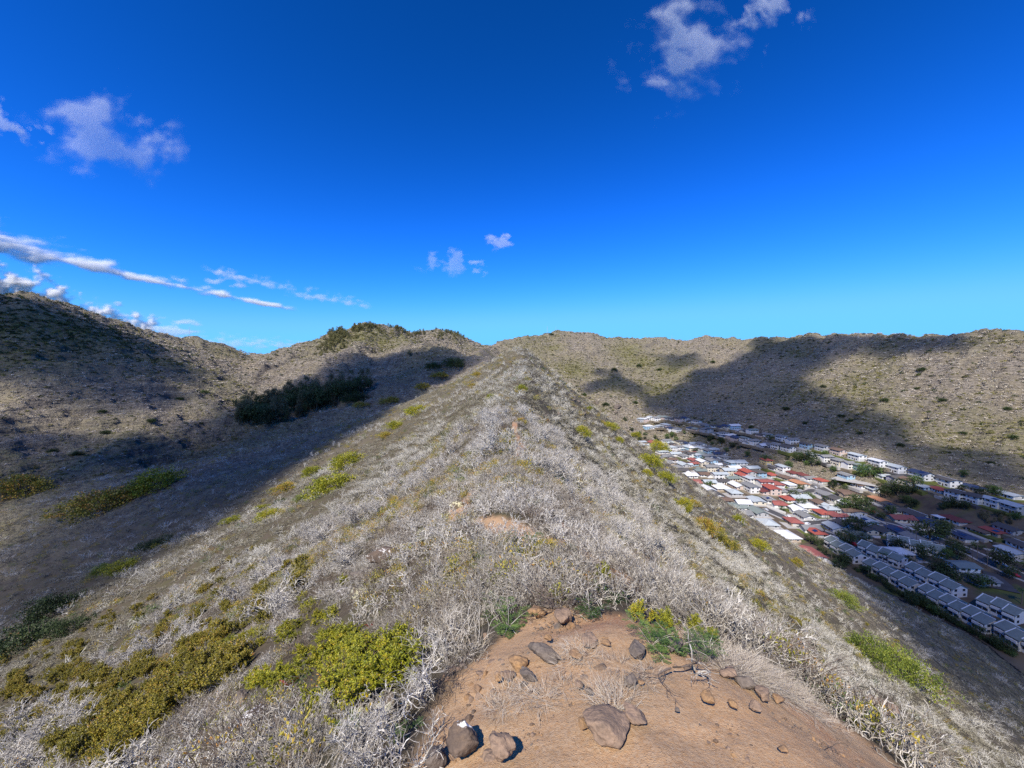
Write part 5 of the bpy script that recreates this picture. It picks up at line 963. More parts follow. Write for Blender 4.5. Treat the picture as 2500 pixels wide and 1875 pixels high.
for (px, py, size, src, label) in [
    (1905,1545,0.62,0,'big white dead shrub with thick twisted limbs at the clearing\'s far right edge'),
    (2035,1590,0.50,2,'white crooked dead shrub standing above the brown soil bank'),
    (2235,1690,0.46,4,'white leafless shrub leaning over the green bush on the right'),
    (2440,1800,0.55,5,'thick white dead branches in the bottom right corner'),
    (500,1800,0.50,1,'tall white dead shrub left of the white lichen rock'),
    (370,1840,0.42,3,'leaning white dead stems at the bottom, left of the tall dead shrub'),
    (880,1860,0.40,6,'white dead stems along the bottom edge below the yellow lichen rock'),
    (660,1625,0.46,2,'two upright white dead stems among yellow green leaves'),
    (1095,1530,0.40,1,'low twisted white shrub overhanging the red soil'),
    (1010,1440,0.42,4,'white branching shrub beside the orange leafed sprig'),
    (1290,1440,0.45,0,'white tangled shrub above the boulders at the clearing head'),
    (760,1330,0.62,5,'black and white charred shrub left of the lichen outcrop'),
    (1420,1160,1.25,3,'broad white shrub with long arching branches in the middle of the crest'),
    (1500,1170,1.15,6,'second broad white shrub, right of the arching one'),
    (1330,1130,1.10,1,'broad white shrub left of the arching one, beside the trail'),
    (1640,1230,1.2,2,'bright white spreading shrub below the round yellow bush'),
    (1720,1290,1.15,4,'bright white shrub above the long dark olive bush'),
    (1560,1220,1.2,5,'bright white shrub on the edge of the slope facing the houses'),
    (330,1480,0.95,0,'white spreading shrub with net-like limbs on the left slope'),
    (270,1500,0.9,3,'flat white shrub, left neighbour of the net-like one'),
    (420,1440,0.85,6,'white shrub, uphill neighbour of the net-like one'),
    (440,1310,1.3,2,'white upright shrub in front of a dark round bush'),
    (570,1220,1.5,4,'white spiky shrub on the shaded side of the crest'),
    (640,1160,1.7,1,'tall white shrub on the shade line above the yellow bushes'),
    (60,1530,0.9,5,'pale shrub at the left edge beside a dark green bush'),
    (440,1860,0.5,2,'white dead shrub at the bottom between leaning stems and the tall dead shrub'),(560,1850,0.45,6,'white forked dead shrub at the bottom below the white lichen rock'),(720,1850,0.5,3,'white dead shrub at the bottom right of the white lichen rock'),(800,1790,0.45,0,'white dead shrub between the two lichen rocks'),
    (980,1850,0.45,4,'white dead stems at the bottom left of the dark rocks'),(1040,1720,0.42,1,'grey white shrub at the left rim of the clearing'),(1060,1620,0.45,5,'grey white shrub hanging over the left rim'),(1850,1520,0.55,3,'white crooked shrub left of the big dead one'),(1980,1545,0.5,6,'white crooked shrub between the two big dead ones'),
    (2330,1760,0.5,1,'white dead shrub on the right slope near the corner'),(2150,1640,0.5,0,'white dead shrub left of the bright green bush'),(2380,1700,0.55,2,'white spreading shrub right of the bright green bush'),(2060,1530,0.7,4,'white shrub above the green patch on the right slope')]:
    put_white(px, py, size, label, None, src, (random.uniform(-.15,.15), random.uniform(-.15,.15)))
x, y = band(6.0, 46, 4200); ok, z = on_ridge(x, y, 0.2)
wdens = np.clip(0.25 + 0.9*fbm(x, y, 8.0, 2, 211) + 0.25*((x - crest_x(y)) > 2), 0, 1)
ok &= VR.random(len(x)) < wdens*np.clip(np.hypot(x, y)/30, 0.3, 1)*np.where(np.hypot(x, y) > 28, 0.35, 1)*0.55
n_w = 0
for xx, yy, zz in zip(x[ok], y[ok], z[ok]):
    if n_w >= 265: break
    r = math.hypot(xx, yy)
    ws = random.uniform(0.9,1.5)*(0.8+min(r,40)/36); lab, grp = white_label(xx, yy, ws)
    plant('bare_shrub', W_SRC[random.randrange(7)], (xx, yy, zz-0.05), ws, lab, 'shrub', grp, None, (random.uniform(-.2,.2), random.uniform(-.2,.2)), random.uniform(0.7,1.0))
    n_w += 1
# ---- yellow and green leafy bushes dotted over the flanks
Y_SRC = [[('trunk', None), ('crown', dome_leaf_geo(400+i, 0.5, 0.42, 70, 26, 0.075, 0.55, 0.5, 0.15, 0.1, 0.75).mesh('crown', M_YELLOW))] for i in range(4)]
O_SRC = [[('trunk', None), ('crown', dome_leaf_geo(410+i, 0.5, 0.40, 70, 26, 0.07, 0.55, 0.5, 0.15).mesh('crown', M_OLIVE))] for i in range(2)]
K_SRC = [[('trunk', None), ('crown', dome_leaf_geo(420+i, 0.5, 0.40, 70, 26, 0.07, 0.55, 0.5, 0.15).mesh('crown', M_DKGREEN))] for i in range(2)]
G_SRC = [[('trunk', None), ('crown', dome_leaf_geo(430+i, 0.5, 0.40, 70, 26, 0.07, 0.5, 0.4, 0.17).mesh('crown', M_GREEN))] for i in range(2)]
r_ = rseed(3); stem_segs, _ = grow(r_, 5, 0.26, 1, 0.014, 1.0, 0.2, 2, 0.6, 3, 0.1)
g = Geo(); g.tubes(np.array(stem_segs), 4, r_.uniform(0,1,len(stem_segs))); ME_STEM = g.mesh('trunk', M_TRUNK)
for L_ in (Y_SRC, O_SRC, K_SRC, G_SRC):
    for s_ in L_: s_[0] = ('trunk', ME_STEM)
Y_BIG = [[('trunk', None), ('crown', dome_leaf_geo(440+i, 0.5, 0.42, 170, 26, 0.034, 0.6, 0.55, 0.085, 0.1, 0.75).mesh('crown', M_YELLOW))] for i in range(2)]
O_BIG = [[('trunk', None), ('crown', dome_leaf_geo(444+i, 0.5, 0.40, 170, 26, 0.034, 0.6, 0.55, 0.085).mesh('crown', M_OLIVE))] for i in range(2)]
G_BIG = [[('trunk', None), ('crown', dome_leaf_geo(448+i, 0.5, 0.40, 190, 26, 0.030, 0.5, 0.45, 0.085).mesh('crown', M_LIME))] for i in range(2)]
K_BIG = [[('trunk', None), ('crown', dome_leaf_geo(446+i, 0.5, 0.40, 170, 26, 0.034, 0.6, 0.5, 0.085).mesh('crown', M_DKGREEN))] for i in range(2)]
for L_ in (Y_BIG, O_BIG, G_BIG, K_BIG):
    for s_ in L_: s_[0] = ('trunk', ME_STEM)
def dome(px, py, wpx, src, label, group=None, sz=1.0, name='leafy_bush', tmin=0.5):
    h = hit(px, py + wpx*0.12, tmin)
    if h is None: return
    size = wpx*h[1]/F_PX
    EXCL.append((h[0], h[1], 0.5*size))
    if size > 1.7: src = Y_BIG if src is Y_SRC else O_BIG if src is O_SRC else G_BIG if src is G_SRC else K_BIG
    return plant(name, random.choice(src), (h[0], h[1], h[2]-0.05*size), size*1.12, label, 'bush', group, None, (0,0), sz*(1.3 if px > 1100 else 0.95))
for px, py, w, k, lab in [
    (1273,951,28,Y_SRC,'yellow bush high on the crest below the knoll'),(1200,972,22,Y_SRC,'small yellow green bush left of the crest line near the knoll'),
    (1165,915,20,O_SRC,'tiny olive bush on the far left shoulder of the knoll'),(1155,943,18,O_SRC,'tiny olive bush below the one on the knoll\'s left shoulder'),
    (1438,1000,20,Y_SRC,'small yellow bush near dark rocks on the right of the knoll'),(1487,1043,40,Y_SRC,'rounded yellow bush highest on the slope facing the houses'),
    (1420,1062,42,Y_SRC,'long yellow green bush below the dark rock band'),(1512,1077,22,Y_SRC,'small orange yellow bush between two larger yellow bushes'),
    (1270,1030,24,O_SRC,'small olive bush in the middle of the crest'),(1552,1063,26,Y_SRC,'small yellow bush at the slope edge against the far houses'),
    (1608,1098,44,Y_SRC,'long yellow bush right on the slope edge'),(1585,1130,66,Y_SRC,'largest round yellow bush on the slope facing the houses'),
    (1578,1156,32,Y_SRC,'small yellow bush tucked under the largest round one'),(1624,1170,50,Y_SRC,'oval yellow bush downhill of the largest round one'),
    (1668,1238,46,Y_SRC,'yellow bush beside a rust brown dead bush'),(1725,1295,60,O_SRC,'dark olive bush, upper of a long dark pair'),(1765,1325,60,O_SRC,'dark olive bush, lower of a long dark pair'),
    (1800,1270,30,Y_SRC,'small bright bush at the slope edge above the townhouses'),(1853,1335,40,Y_SRC,'yellow bush low on the slope edge near the townhouses'),(1945,1375,28,O_SRC,'olive tuft lowest on the slope edge'),
    (2060,1465,70,G_SRC,'green patch of leaves on the slope below the townhouse row'),(2120,1600,110,G_SRC,'bright green bush, left half of the large one on the right slope'),(2200,1640,130,G_SRC,'bright green bush, right half of the large one on the right slope'),
    (1695,1232,26,O_SRC,'rust brown dead bush on the slope facing the houses'),
    (965,1038,44,Y_SRC,'yellow green bush on the shade line left of the crest'),(1020,1003,60,Y_SRC,'long bright yellow bush at the left crest edge'),(945,1060,40,O_SRC,'dull olive bush below the yellow one on the shade line'),
    (850,1130,80,Y_SRC,'golden yellow bush, upper of three on the left crest edge'),(815,1185,120,Y_SRC,'widest golden yellow bush on the left crest edge'),(765,1155,55,Y_SRC,'yellow bush behind the widest golden one'),
    (700,1190,60,O_SRC,'olive bush left of the golden trio'),(660,1258,64,Y_SRC,'bright lime bush beside a white upright stem'),(640,1240,34,Y_SRC,'small bush behind the bright lime one'),(565,1272,40,Y_SRC,'small yellow bush left of the bright lime one'),
    (690,1225,36,K_SRC,'dark green bush near the bright lime one'),(735,1215,40,G_SRC,'light green bush near the dark green one'),
    (300,1385,70,Y_SRC,'olive yellow bush on the left slope above the net-like white shrub'),(250,1390,50,G_SRC,'green end of the olive yellow bush on the left slope'),
    (390,1325,70,K_SRC,'dark round bush behind a white upright shrub'),(250,1228,150,O_SRC,'broad olive bush in the shaded left slope'),(385,1178,110,Y_SRC,'yellow green bush in the shaded left slope'),(330,1200,70,O_SRC,'olive bush between two larger ones in the shade'),
    (50,1195,110,O_SRC,'olive bush at the left edge in the shade'),(140,1480,120,K_SRC,'dark green bush on the left slope, uphill of the olive thicket'),(60,1560,150,K_SRC,'dark green bush at the left edge bordering the olive thicket'),(180,1530,90,K_SRC,'smaller dark green bush at the olive thicket\'s top edge'),
    (880,988,34,O_SRC,'olive bush in the shade near the grove'),(955,978,46,O_SRC,'olive bush on the shaded slope right of the grove'),(1030,945,34,O_SRC,'small olive bush in shade near the crest'),(1075,915,40,O_SRC,'olive bush in shade high on the left slope'),(1110,890,50,K_SRC,'dark bush at the top of the shaded slope'),(1060,895,40,K_SRC,'dark bush left of the topmost shaded one'),
    (870,975,60,K_SRC,'rounded dark tree-like bush alone beside the grove'),
    (1340,1345,62,O_SRC,'olive green bush beside the trail in the dip'),(1395,1340,30,G_SRC,'small green shrub left of the lichen outcrop by the trail')]:
    dome(px, py, w, k, lab, None, random.uniform(0.8,1.15))

# ---- leafy thicket at the lower left and green plants near the clearing
OL = []; YL = []; FE = []
for i in range(5):
    a, b = leafy_twig_geos(450+i, 0.55, 8, 0.026, 0.55, 5, 3, 0.8); OL.append([('trunk', a.mesh('trunk', M_GREYTWIG)), ('crown', b.mesh('crown', M_OLIVE))])
for i in range(4):
    a, b = leafy_twig_geos(460+i, 0.55, 9, 0.030, 0.5, 7, 2, 0.85); YL.append([('trunk', a.mesh('trunk', M_DARKTWIG)), ('crown', b.mesh('crown', M_YELLOW))])
for i in range(4):
    a, b = fern_geo(470+i); FE.append([('trunk', a.mesh('trunk', M_GREYTWIG)), ('crown', b.mesh('crown', M_GREEN))])
def put(px, py, size, src, name, label, cat='shrub', group=None, sz=1.0):
    h = hit(px, py); EXCL.append((h[0], h[1], 0.52*size))
    return plant(name, random.choice(src), (h[0], h[1], h[2]-0.03), size, label, cat, group, None, (random.uniform(-.15,.15), random.uniform(-.15,.15)), sz)
rr_ = rseed(61)
n_o = 0
while n_o < 190:
    px, py = rr_.uniform(0,760), rr_.uniform(1330,1868)
    if not inside(px, py, THICKET): continue
    n_o += 1; s_ = rr_.uniform(1.2,1.9)
    w_ = ('large ' if s_ > 1.68 else 'small ' if s_ < 1.42 else '') + 'olive brown small-leaved shrub in the thicket ' + ('at the left edge' if px < 200 else 'near its upper end' if py < 1480 else 'in its middle')
    put(px, py, s_, OL, 'leafy_shrub', w_, 'shrub', 'shrubs of the olive thicket')
for k in range(64):
    px = rr_.uniform(420, 880) if k < 48 else rr_.uniform(700, 990); py = rr_.uniform(1400, 1690) if k < 48 else rr_.uniform(1580,1760)
    put(px, py, rr_.uniform(0.8,1.3), YL, 'leafy_shrub', 'yellow green glossy-leaved shrub %s the bright patch left of the clearing' % ('in the lower right of' if k >= 48 else 'at the left end of' if px < 560 else 'in the upper part of' if py < 1520 else 'in the middle of'), 'shrub', 'shrubs of the yellow green patch', rr_.uniform(0.55,0.8))
for k in range(24):
    put(rr_.uniform(1830,2190), rr_.uniform(1430,1580), rr_.uniform(1.3,1.9), OL, 'leafy_shrub', 'brownish small-leaved shrub in the band beyond the clearing on the right', 'shrub', 'shrubs of the brown band on the right')
for px, py, s, lab in [(1560,1515,.42,'yellow leafed shrub at the clearing head, leftmost of the bright row'),(1625,1530,.42,'yellow leafed shrub in the middle of the bright row at the clearing head'),(1690,1545,.40,'yellow leafed shrub, third of the bright row at the clearing head'),
                       (1735,1575,.36,'yellow leafed shrub ending the bright row, above the fallen branch'),(1475,1420,.55,'tall green and yellow shrub beside the trail'),(980,1450,.34,'orange tipped sprig beside the white lichen outcrop'),
                       (900,1620,.42,'yellow leafed shrub above the yellow lichen rock'),(820,1700,.42,'yellow leafed shrub right of the red leaves'),(960,1580,.40,'sparse yellow leafed shrub beside the grey grass mound'),
                       (2310,1800,.36,'yellow green shrub below the soil bank on the right'),(2400,1860,.38,'yellow green shrub at the bottom right'),(1830,1560,.3,'small shrub at the foot of the big white dead shrub')]:
    put(px, py, s, YL, 'leafy_shrub', lab)
for px, py, s, lab in [(1240,1530,.95,'dark green feathery plant hanging over the red soil'),(1205,1500,.8,'dark green feathery plant behind the overhanging one'),(1490,1460,.7,'green feathery plant beside the tall yellow shrub'),
                       (1440,1500,.6,'green feathery plant right of the boulders'),(1590,1570,.7,'bright green feathery plant at the clearing edge, left'),(1650,1575,.7,'bright green feathery plant at the clearing edge, middle'),(1720,1590,.65,'bright green feathery plant at the clearing edge, right'),
                       (1050,1215,1.3,'green feathery plant left of the bare trail patch'),(1630,1370,1.0,'green feathery plant alone on the grey grass slope'),(1170,1400,.8,'green feathery plant above the tangled grey twigs'),(700,1715,.6,'green feathery plant below the red leaves'),
                       (770,1690,.6,'green feathery plant left of the yellow leafed shrub'),(860,1790,.45,'green feathery tuft left of the yellow lichen rock'),(1000,1785,.4,'green feathery tuft right of the yellow lichen rock'),(1880,1580,.7,'green feathery plant under the big white dead shrub'),(1960,1585,.6,'green feathery plant right of the big white dead shrub'),
                       (590,1830,.4,'green feathery tuft on the white lichen rock'),(2300,1740,.6,'green feathery plant on the slope beside the soil bank'),(1310,1330,1.0,'green feathery plant by the olive bush')]:
    put(px, py, s, FE, 'feathery_shrub', lab)
def rosette(px, py, size, mat, label, n=9):
    r = rseed(int(px)); D = []; 
    for _ in range(n):
        a = r.uniform(0, 6.28); D.append([math.cos(a), math.sin(a), r.uniform(0.1,1.0)])
    g = Geo(); g.leaves(r.normal(0,0.02,(n,3))+[0,0,0.05], D, r.normal(0,1,(n,3))+[0,0,1], r.uniform(0.6,1.1,n)*size, r.uniform(0.14,0.2,n)*size, r.random(n))
    h = hit(px, py); o = bpy.data.objects.new('dead_plant', g.mesh('dead_plant', mat)); col.objects.link(o); o.location = h + np.array([0,0,0.06])
    tag(o, label, 'plant')
rosette(705,1690,0.20,M_RED,'dark red strap-leaved dead plant beside white rocks')
rosette(1715,1510,0.26,M_RED,'dark red withered plant on grey grass above the bright row')
rosette(905,1545,0.16,M_RED,'thin red leaves in grey twigs right of the yellow patch')
rosette(610,1605,0.16,M_ORANGE,'orange dried leaves among white stems', 14)

# ---- rocks
def rock_mesh(seed, flat=0.7, rough=0.22):
    bm = bmesh.new(); bmesh.ops.create_icosphere(bm, subdivisions=4, radius=0.5)
    V = np.array([v.co[:] for v in bm.verts]); r = rseed(seed)
    n = np.zeros(len(V))
    for k in range(13):                                       # broken faces
        d = unit(r.normal(0,1,3)); c = r.uniform(0.24,0.40); t = V@d; V = V - np.maximum(t-c, 0)[:,None]*d*0.85
    for s, a in ((2.2,rough*0.55),(5.0,rough*0.4),(13.0,rough*0.22),(27.0,rough*0.1)):
        n = n + a*(perlin(V[:,0]*s+seed, V[:,1]*s+V[:,2]*s*0.7, seed) + perlin(V[:,2]*s+seed*2, V[:,0]*s*0.6-V[:,1]*s, seed+1))
    V = V*(1+n)[:,None]; V[:,2] *= flat
    for v, c in zip(bm.verts, V): v.co = c
    me = bpy.data.meshes.new('rock'); bm.to_mesh(me); bm.free()
    me.polygons.foreach_set('use_smooth', np.ones(len(me.polygons), bool)); return me
def rock_mat(name, c0, c1, lichen=None, amount=0.5):
    m, nt, b = new_mat(name); pos = N(nt, 'ShaderNodeTexCoord').outputs['Object']; wp = N(nt, 'ShaderNodeNewGeometry').outputs['Position']
    c = mix(nt, ramp(nt, noise(nt, wp, 7, 5, 0.65), [(0.35,(0,0,0)),(0.68,(1,1,1))]), c0, c1)
    c = mix(nt, ramp(nt, noise(nt, wp, 38, 3, 0.6), [(0.35,(0.0,0.0,0.0)),(0.75,(1,1,1))]), mix(nt, 0.5, c, (0.05,0.04,0.035)), c)
    if lichen:
        c = mix(nt, ramp(nt, noise(nt, wp, 9, 4, 0.7, 0.6), [(1-amount-0.02,(0,0,0)),(1-amount+0.03,(1,1,1))]), c, lichen)
    nt.links.new(c, b.inputs['Base Color'])
    hh = math_n(nt, 'ADD', noise(nt, wp, 14, 5, 0.7), math_n(nt, 'MULTIPLY', noise(nt, wp, 60, 3, 0.6), 0.35))
    nt.links.new(bump(nt, hh, 0.8, 0.02), b.inputs['Normal']); return m
RM = {'b': rock_mat('brown_rock', (0.22,0.145,0.09), (0.135,0.10,0.075)), 'o': rock_mat('ochre_rock', (0.46,0.27,0.12), (0.25,0.16,0.10)), 'g': rock_mat('grey_brown_rock', (0.23,0.185,0.145), (0.135,0.11,0.09)),
      'w': rock_mat('rock_with_white_lichen', (0.14,0.10,0.08), (0.07,0.055,0.045), (0.72,0.70,0.66), 0.47), 'y': rock_mat('rock_with_yellow_lichen', (0.20,0.15,0.09), (0.10,0.08,0.06), (0.56,0.52,0.33), 0.48),
      'd': rock_mat('soil_crusted_rock', (0.37,0.25,0.165), (0.25,0.175,0.12)), 'l': rock_mat('rock_with_lichen_spots', (0.20,0.14,0.095), (0.10,0.075,0.06), (0.66,0.63,0.58), 0.40)}
ROCK_V = [rock_mesh(500+i, 0.75, 0.22 if i % 2 else 0.3) for i in range(8)]
def rock(px, py, wpx, kind, label, hgt=0.6, dep=1.0, group=None, sink=0.44, seed=None, rz=None):
    h = hit(px, py); size = wpx*h[1]/F_PX*0.92
    me = ROCK_V[(random.randrange(8) if seed is None else seed)].copy(); me.materials.append(RM[kind])
    o = bpy.data.objects.new('rock', me); col.objects.link(o)
    o.scale = (size, size*dep, size*hgt/0.75); o.rotation_euler = (random.uniform(-.15,.15), random.uniform(-.15,.15), random.uniform(0,6.28) if rz is None else rz)
    o.location = (h[0], h[1]+0.12*size*dep, h[2] + size*hgt*(0.5-sink)); tag(o, label, 'rock', group)
for a in [
    (1490,1800,165,'d','large smooth brown boulder half buried in the trail',0.42,0.85,None,0.38,1,0.4),(1425,1762,44,'o','tan angular rock touching the large smooth boulder',0.7,0.9),(1550,1755,80,'d','low brown boulder behind the large smooth one',0.35,0.9,None,0.3,3),
    (1542,1668,42,'g','grey upright rock in the pale grass mat',0.75,0.9),(1565,1668,18,'o','small orange stone beside the grey upright rock'),(1412,1672,30,'d','brown stone at the left edge of the grass mat'),(1435,1690,26,'g','dark stone below the brown one in the grass mat'),
    (1330,1600,95,'g','long dark rock ledge across the trail',0.35,0.5,None,0.3,5),(1265,1625,75,'o','ochre rock ledge left of the dark ledge',0.5,0.6),(1290,1655,60,'g','dark jagged rock below the ochre ledge',0.5,0.6),(1240,1655,40,'d','small brown rock left of the jagged one'),(1215,1660,24,'o','orange stone at the foot of the ledge'),
    (1310,1500,52,'o','tan boulder at the clearing head, left of a pair',0.6,0.8,None,0.34,2),(1375,1515,66,'d','wide brown boulder at the clearing head, right of a pair',0.6,0.8,None,0.34,4),(1340,1480,50,'g','dark rock behind the pair of boulders'),(1340,1560,22,'o','small ochre stone lying on bare soil'),
    (1115,1555,62,'d','brown boulder under the grey twig overhang',0.75,0.8),(1185,1560,22,'d','narrow upright stone beneath the overhanging shrub',1.8,0.7),
    (1135,1830,110,'l','tall dark rock with white lichen casting a shadow on the trail',0.8,0.9,None,0.25,0),(1225,1850,95,'d','square brown rock at the bottom beside the tall lichen rock',0.8,0.8,None,0.25,6),(1070,1860,80,'g','dark rock at the bottom, left of the tall lichen rock',0.9,0.8),
    (1405,1600,46,'o','orange weathered stone right of the dark ledge',0.35,0.8),(1440,1565,60,'d','flat crumbling brown rock at the clearing right side',0.3,0.8),(1480,1570,40,'o','orange flat stone near the crumbling rock',0.3,0.8),
    (1560,1590,70,'g','grey brown rock under the bright green plants',0.45,0.7),(1645,1580,70,'g','rounded grey brown rock below the bright row',0.55,0.7),
    (1735,1712,46,'o','orange rock at the top of the bare pan',0.7,0.9),(1792,1722,34,'o','orange split stone right of the orange rock',0.7,0.7),(1845,1725,36,'d','dull brown stone right of the split stone'),(1865,1700,46,'d','brown boulder in the rubble line'),(1825,1672,62,'g','grey rock above the rubble line',0.6,0.8),(1785,1650,50,'d','brown rock near the end of the fallen branch'),
    (1900,1705,32,'o','reddish stone in the rubble line'),(1985,1690,44,'g','dark angular rock in the rubble line',0.7,0.8),(2015,1708,50,'g','greenish grey boulder in the rubble line',0.6,0.9),(2050,1710,30,'g','dark small rock right of the greenish boulder'),(1950,1640,44,'d','brown stone on the upper soil bank'),(1905,1632,36,'d','rounded stone on the upper soil bank, left'),(1985,1612,34,'o','light stone on the upper soil bank, right'),
    (2145,1735,110,'d','broad brown soil-crusted rock on the right rim of the clearing',0.45,0.7,None,0.3,7),(2130,1785,44,'o','orange stone below the broad crusted rock'),(2180,1800,60,'g','dark cracked rock at the right rim'),(1915,1830,24,'o','small ochre stone alone on the bare pan'),(1655,1735,16,'g','dark pebble-sized stone on the bare pan'),
    (940,1780,120,'y','boulder crusted with pale yellow lichen at the bottom left',0.75,0.7,None,0.2,3),(875,1740,60,'y','smaller yellow lichen rock left of the crusted boulder',0.7,0.7),(985,1735,50,'y','yellow lichen stone behind the crusted boulder'),
    (630,1790,110,'w','rock painted white by lichen at the bottom left',0.8,0.8,None,0.2,5),(585,1710,70,'g','dark hollow rock above the white lichen rock',0.6,0.7),(660,1840,60,'w','white lichen stone below the white lichen rock',0.7,0.8),
    (945,1385,110,'l','dark outcrop streaked with white lichen left of the dip',0.6,0.6,None,0.2,2),(890,1410,80,'g','dark rock at the left end of the streaked outcrop',0.6,0.6),(1000,1375,60,'w','white streaked rock at the right end of the outcrop'),(880,1460,70,'y','pale yellow lichen rock below the streaked outcrop'),(840,1450,50,'w','white lichen stone at the foot of the outcrop'),
    (1030,1315,70,'y','yellow lichen rock on the slope above the outcrop',0.5,0.7),(1115,1240,56,'y','yellow lichen rock beside the bare trail patch',0.6,0.7),(1150,1255,46,'y','bright lichen rock below the bare trail patch',0.6,0.7),(1100,1210,40,'y','lichen stone at the top of the bare trail patch'),(1145,1230,34,'o','orange soil lump in the bare trail patch',0.4),
    (1460,1335,70,'y','lichen edged rock by the trail in the dip',0.5,0.6),(1440,1320,40,'g','dark stone by the lichen edged rock'),(1370,1325,30,'o','ochre stone on the trail in the dip')]:
    rock(*a)
for i in range(26):                                           # dark rock bands on the upper flanks
    px, py = random.choice([(1340,1010),(1430,985),(1345,1020),(1395,1000),(1500,1120),(1490,1000),(1240,930),(1420,965),(1290,1000)])
    rock(px+random.uniform(-30,30), py+random.uniform(-10,14), random.uniform(10,26), 'g', 'dark rock in the broken rock band below the knoll', 0.6, 0.9, 'rocks of the band below the knoll')
pb = []
for i in range(5):
    bm = bmesh.new(); bmesh.ops.create_icosphere(bm, subdivisions=1, radius=0.5); r = rseed(560+i)
    for v in bm.verts: v.co = Vector(v.co)*float(r.uniform(0.7,1.15)); v.co.z *= 0.7
    me = bpy.data.meshes.new('pebble'); bm.to_mesh(me); bm.free(); me.materials.append([RM['d'],RM['o'],RM['b'],RM['d'],RM['g']][i]); pb.append(me)
c_pb = source_collection('pebble', pb)
x = VR.uniform(-1.6, 3.4, 26000); y = VR.uniform(0.8, 6.5, 26000); dd = dirt_amount(x, y); z, _ = land(x, y)
ok = (VR.random(26000) < dd*np.clip(0.35+0.9*fbm(x, y, 0.9, 3, 219), 0.05, 1)) & (np.hypot(x,y) > 0.9)
P = np.column_stack([x, y, z-0.05*dd])[ok]
scatter('gravel', 'grit and small stones on the bare trail', P, c_pb, 5, 0.006 + 0.028*VR.random(len(P))**4, VR, 0.4)
# twigs fallen on the soil
def branch_obj(px, py, seed, size, mat, label, rz, lift=0.03, name='fallen_branch'):
    r = rseed(seed); segs, _ = grow(r, 2, 0.5, 3, 0.014, 1.4, 0.16, 1, 0.7, 4, -0.02, 0.6, 0.0025, 0.02)
    S = np.array(segs); S[:,[2,5]] *= 0.22
    g = Geo(); g.tubes(S, 5, r.uniform(0,1,len(S))); h = hit(px, py)
    o = bpy.data.objects.new(name, g.mesh(name, mat, True)); col.objects.link(o); o.location = h + np.array([0,0,lift]); o.scale = (size,)*3; o.rotation_euler = (0,0,rz); tag(o, label, 'branch')
branch_obj(1700,1645,601,0.62,M_GREYTWIG,'forked grey dead branch lying across the clearing edge',2.6)
branch_obj(1640,1640,602,0.45,M_DARKTWIG,'dark twiggy branch lying left of the forked grey one',0.4)
branch_obj(2030,1830,603,0.22,M_DARKTWIG,'small black twig on the bare pan',1.0)
branch_obj(780,1370,604,0.9,M_DARKTWIG,'charred black branch below the grey twigs on the left',1.8,0.12)

# rubble: stones of a few centimetres along the ledges and the right rim
rb = []
for i in range(6):
    bm = bmesh.new(); bmesh.ops.create_icosphere(bm, subdivisions=2, radius=0.5); r = rseed(580+i); V = np.array([v.co[:] for v in bm.verts])
    for k in range(9):
        dd_ = unit(r.normal(0,1,3)); c_ = r.uniform(0.22,0.38); V = V - np.maximum(V@dd_-c_, 0)[:,None]*dd_*0.9
    V[:,2] *= 0.75
    for v, c_ in zip(bm.verts, V): v.co = c_
    me = bpy.data.meshes.new('stone'); bm.to_mesh(me); bm.free(); me.materials.append(RM['dogbdo'[i]]); rb.append(me)
c_rb = source_collection('stone', rb); RBP = []
for px0, py0, px1, py1, n, sp in [(1090,1650,1330,1600,70,0.10),(1120,1700,1220,1690,40,0.10),(1720,1700,2080,1720,80,0.10),(1850,1640,2140,1680,60,0.13),(1290,1510,1400,1520,36,0.08),(1400,1590,1500,1580,30,0.1),(1560,1600,1800,1640,40,0.12),(1060,1780,1280,1830,30,0.12),(2080,1790,2250,1850,30,0.12)]:
    A_, B_ = hit(px0, py0), hit(px1, py1); t_ = VR.random(n)[:,None]; q_ = A_[None,:2]*(1-t_)+B_[None,:2]*t_ + VR.normal(0, sp, (n,2)); RBP.append(q_)
RBP = np.concatenate(RBP); zr_, _ = land(RBP[:,0], RBP[:,1]); RBP = np.column_stack([RBP, zr_-0.05*dirt_amount(RBP[:,0], RBP[:,1])])
scatter('rubble', 'loose stones along the ledges and rim of the clearing', RBP, c_rb, 6, 0.02 + 0.085*VR.random(len(RBP))**2.5, VR, 0.4)
# ------------------------------------------------------------------ the houses in the valley
def plain(name, c, rough=0.7, spec=0.25, vary=0.0, scale=0.6, metal=0.0, c2=None):
    m, nt, b = new_mat(name)
    if vary or c2:
        pos = N(nt, 'ShaderNodeNewGeometry').outputs['Position']
        c2 = c2 or tuple(v*(1-vary) for v in c)
        cc = mix(nt, ramp(nt, noise(nt, pos, scale, 4, 0.65), [(0.35,(0,0,0)),(0.7,(1,1,1))]), c, c2)
        nt.links.new(cc, b.inputs['Base Color'])
    else: b.inputs['Base Color'].default_value = (*c, 1)
    b.inputs['Roughness'].default_value = rough; b.inputs['Specular IOR Level'].default_value = spec; b.inputs['Metallic'].default_value = metal
    return m
WALLS = {'white':(0.72,0.71,0.68),'cream':(0.62,0.56,0.44),'blue':(0.30,0.46,0.58),'teal':(0.16,0.30,0.28),'pink':(0.58,0.46,0.40),'grey':(0.42,0.42,0.42),'yellow':(0.66,0.52,0.22),'tan':(0.46,0.37,0.28),'lavender':(0.40,0.38,0.43)}
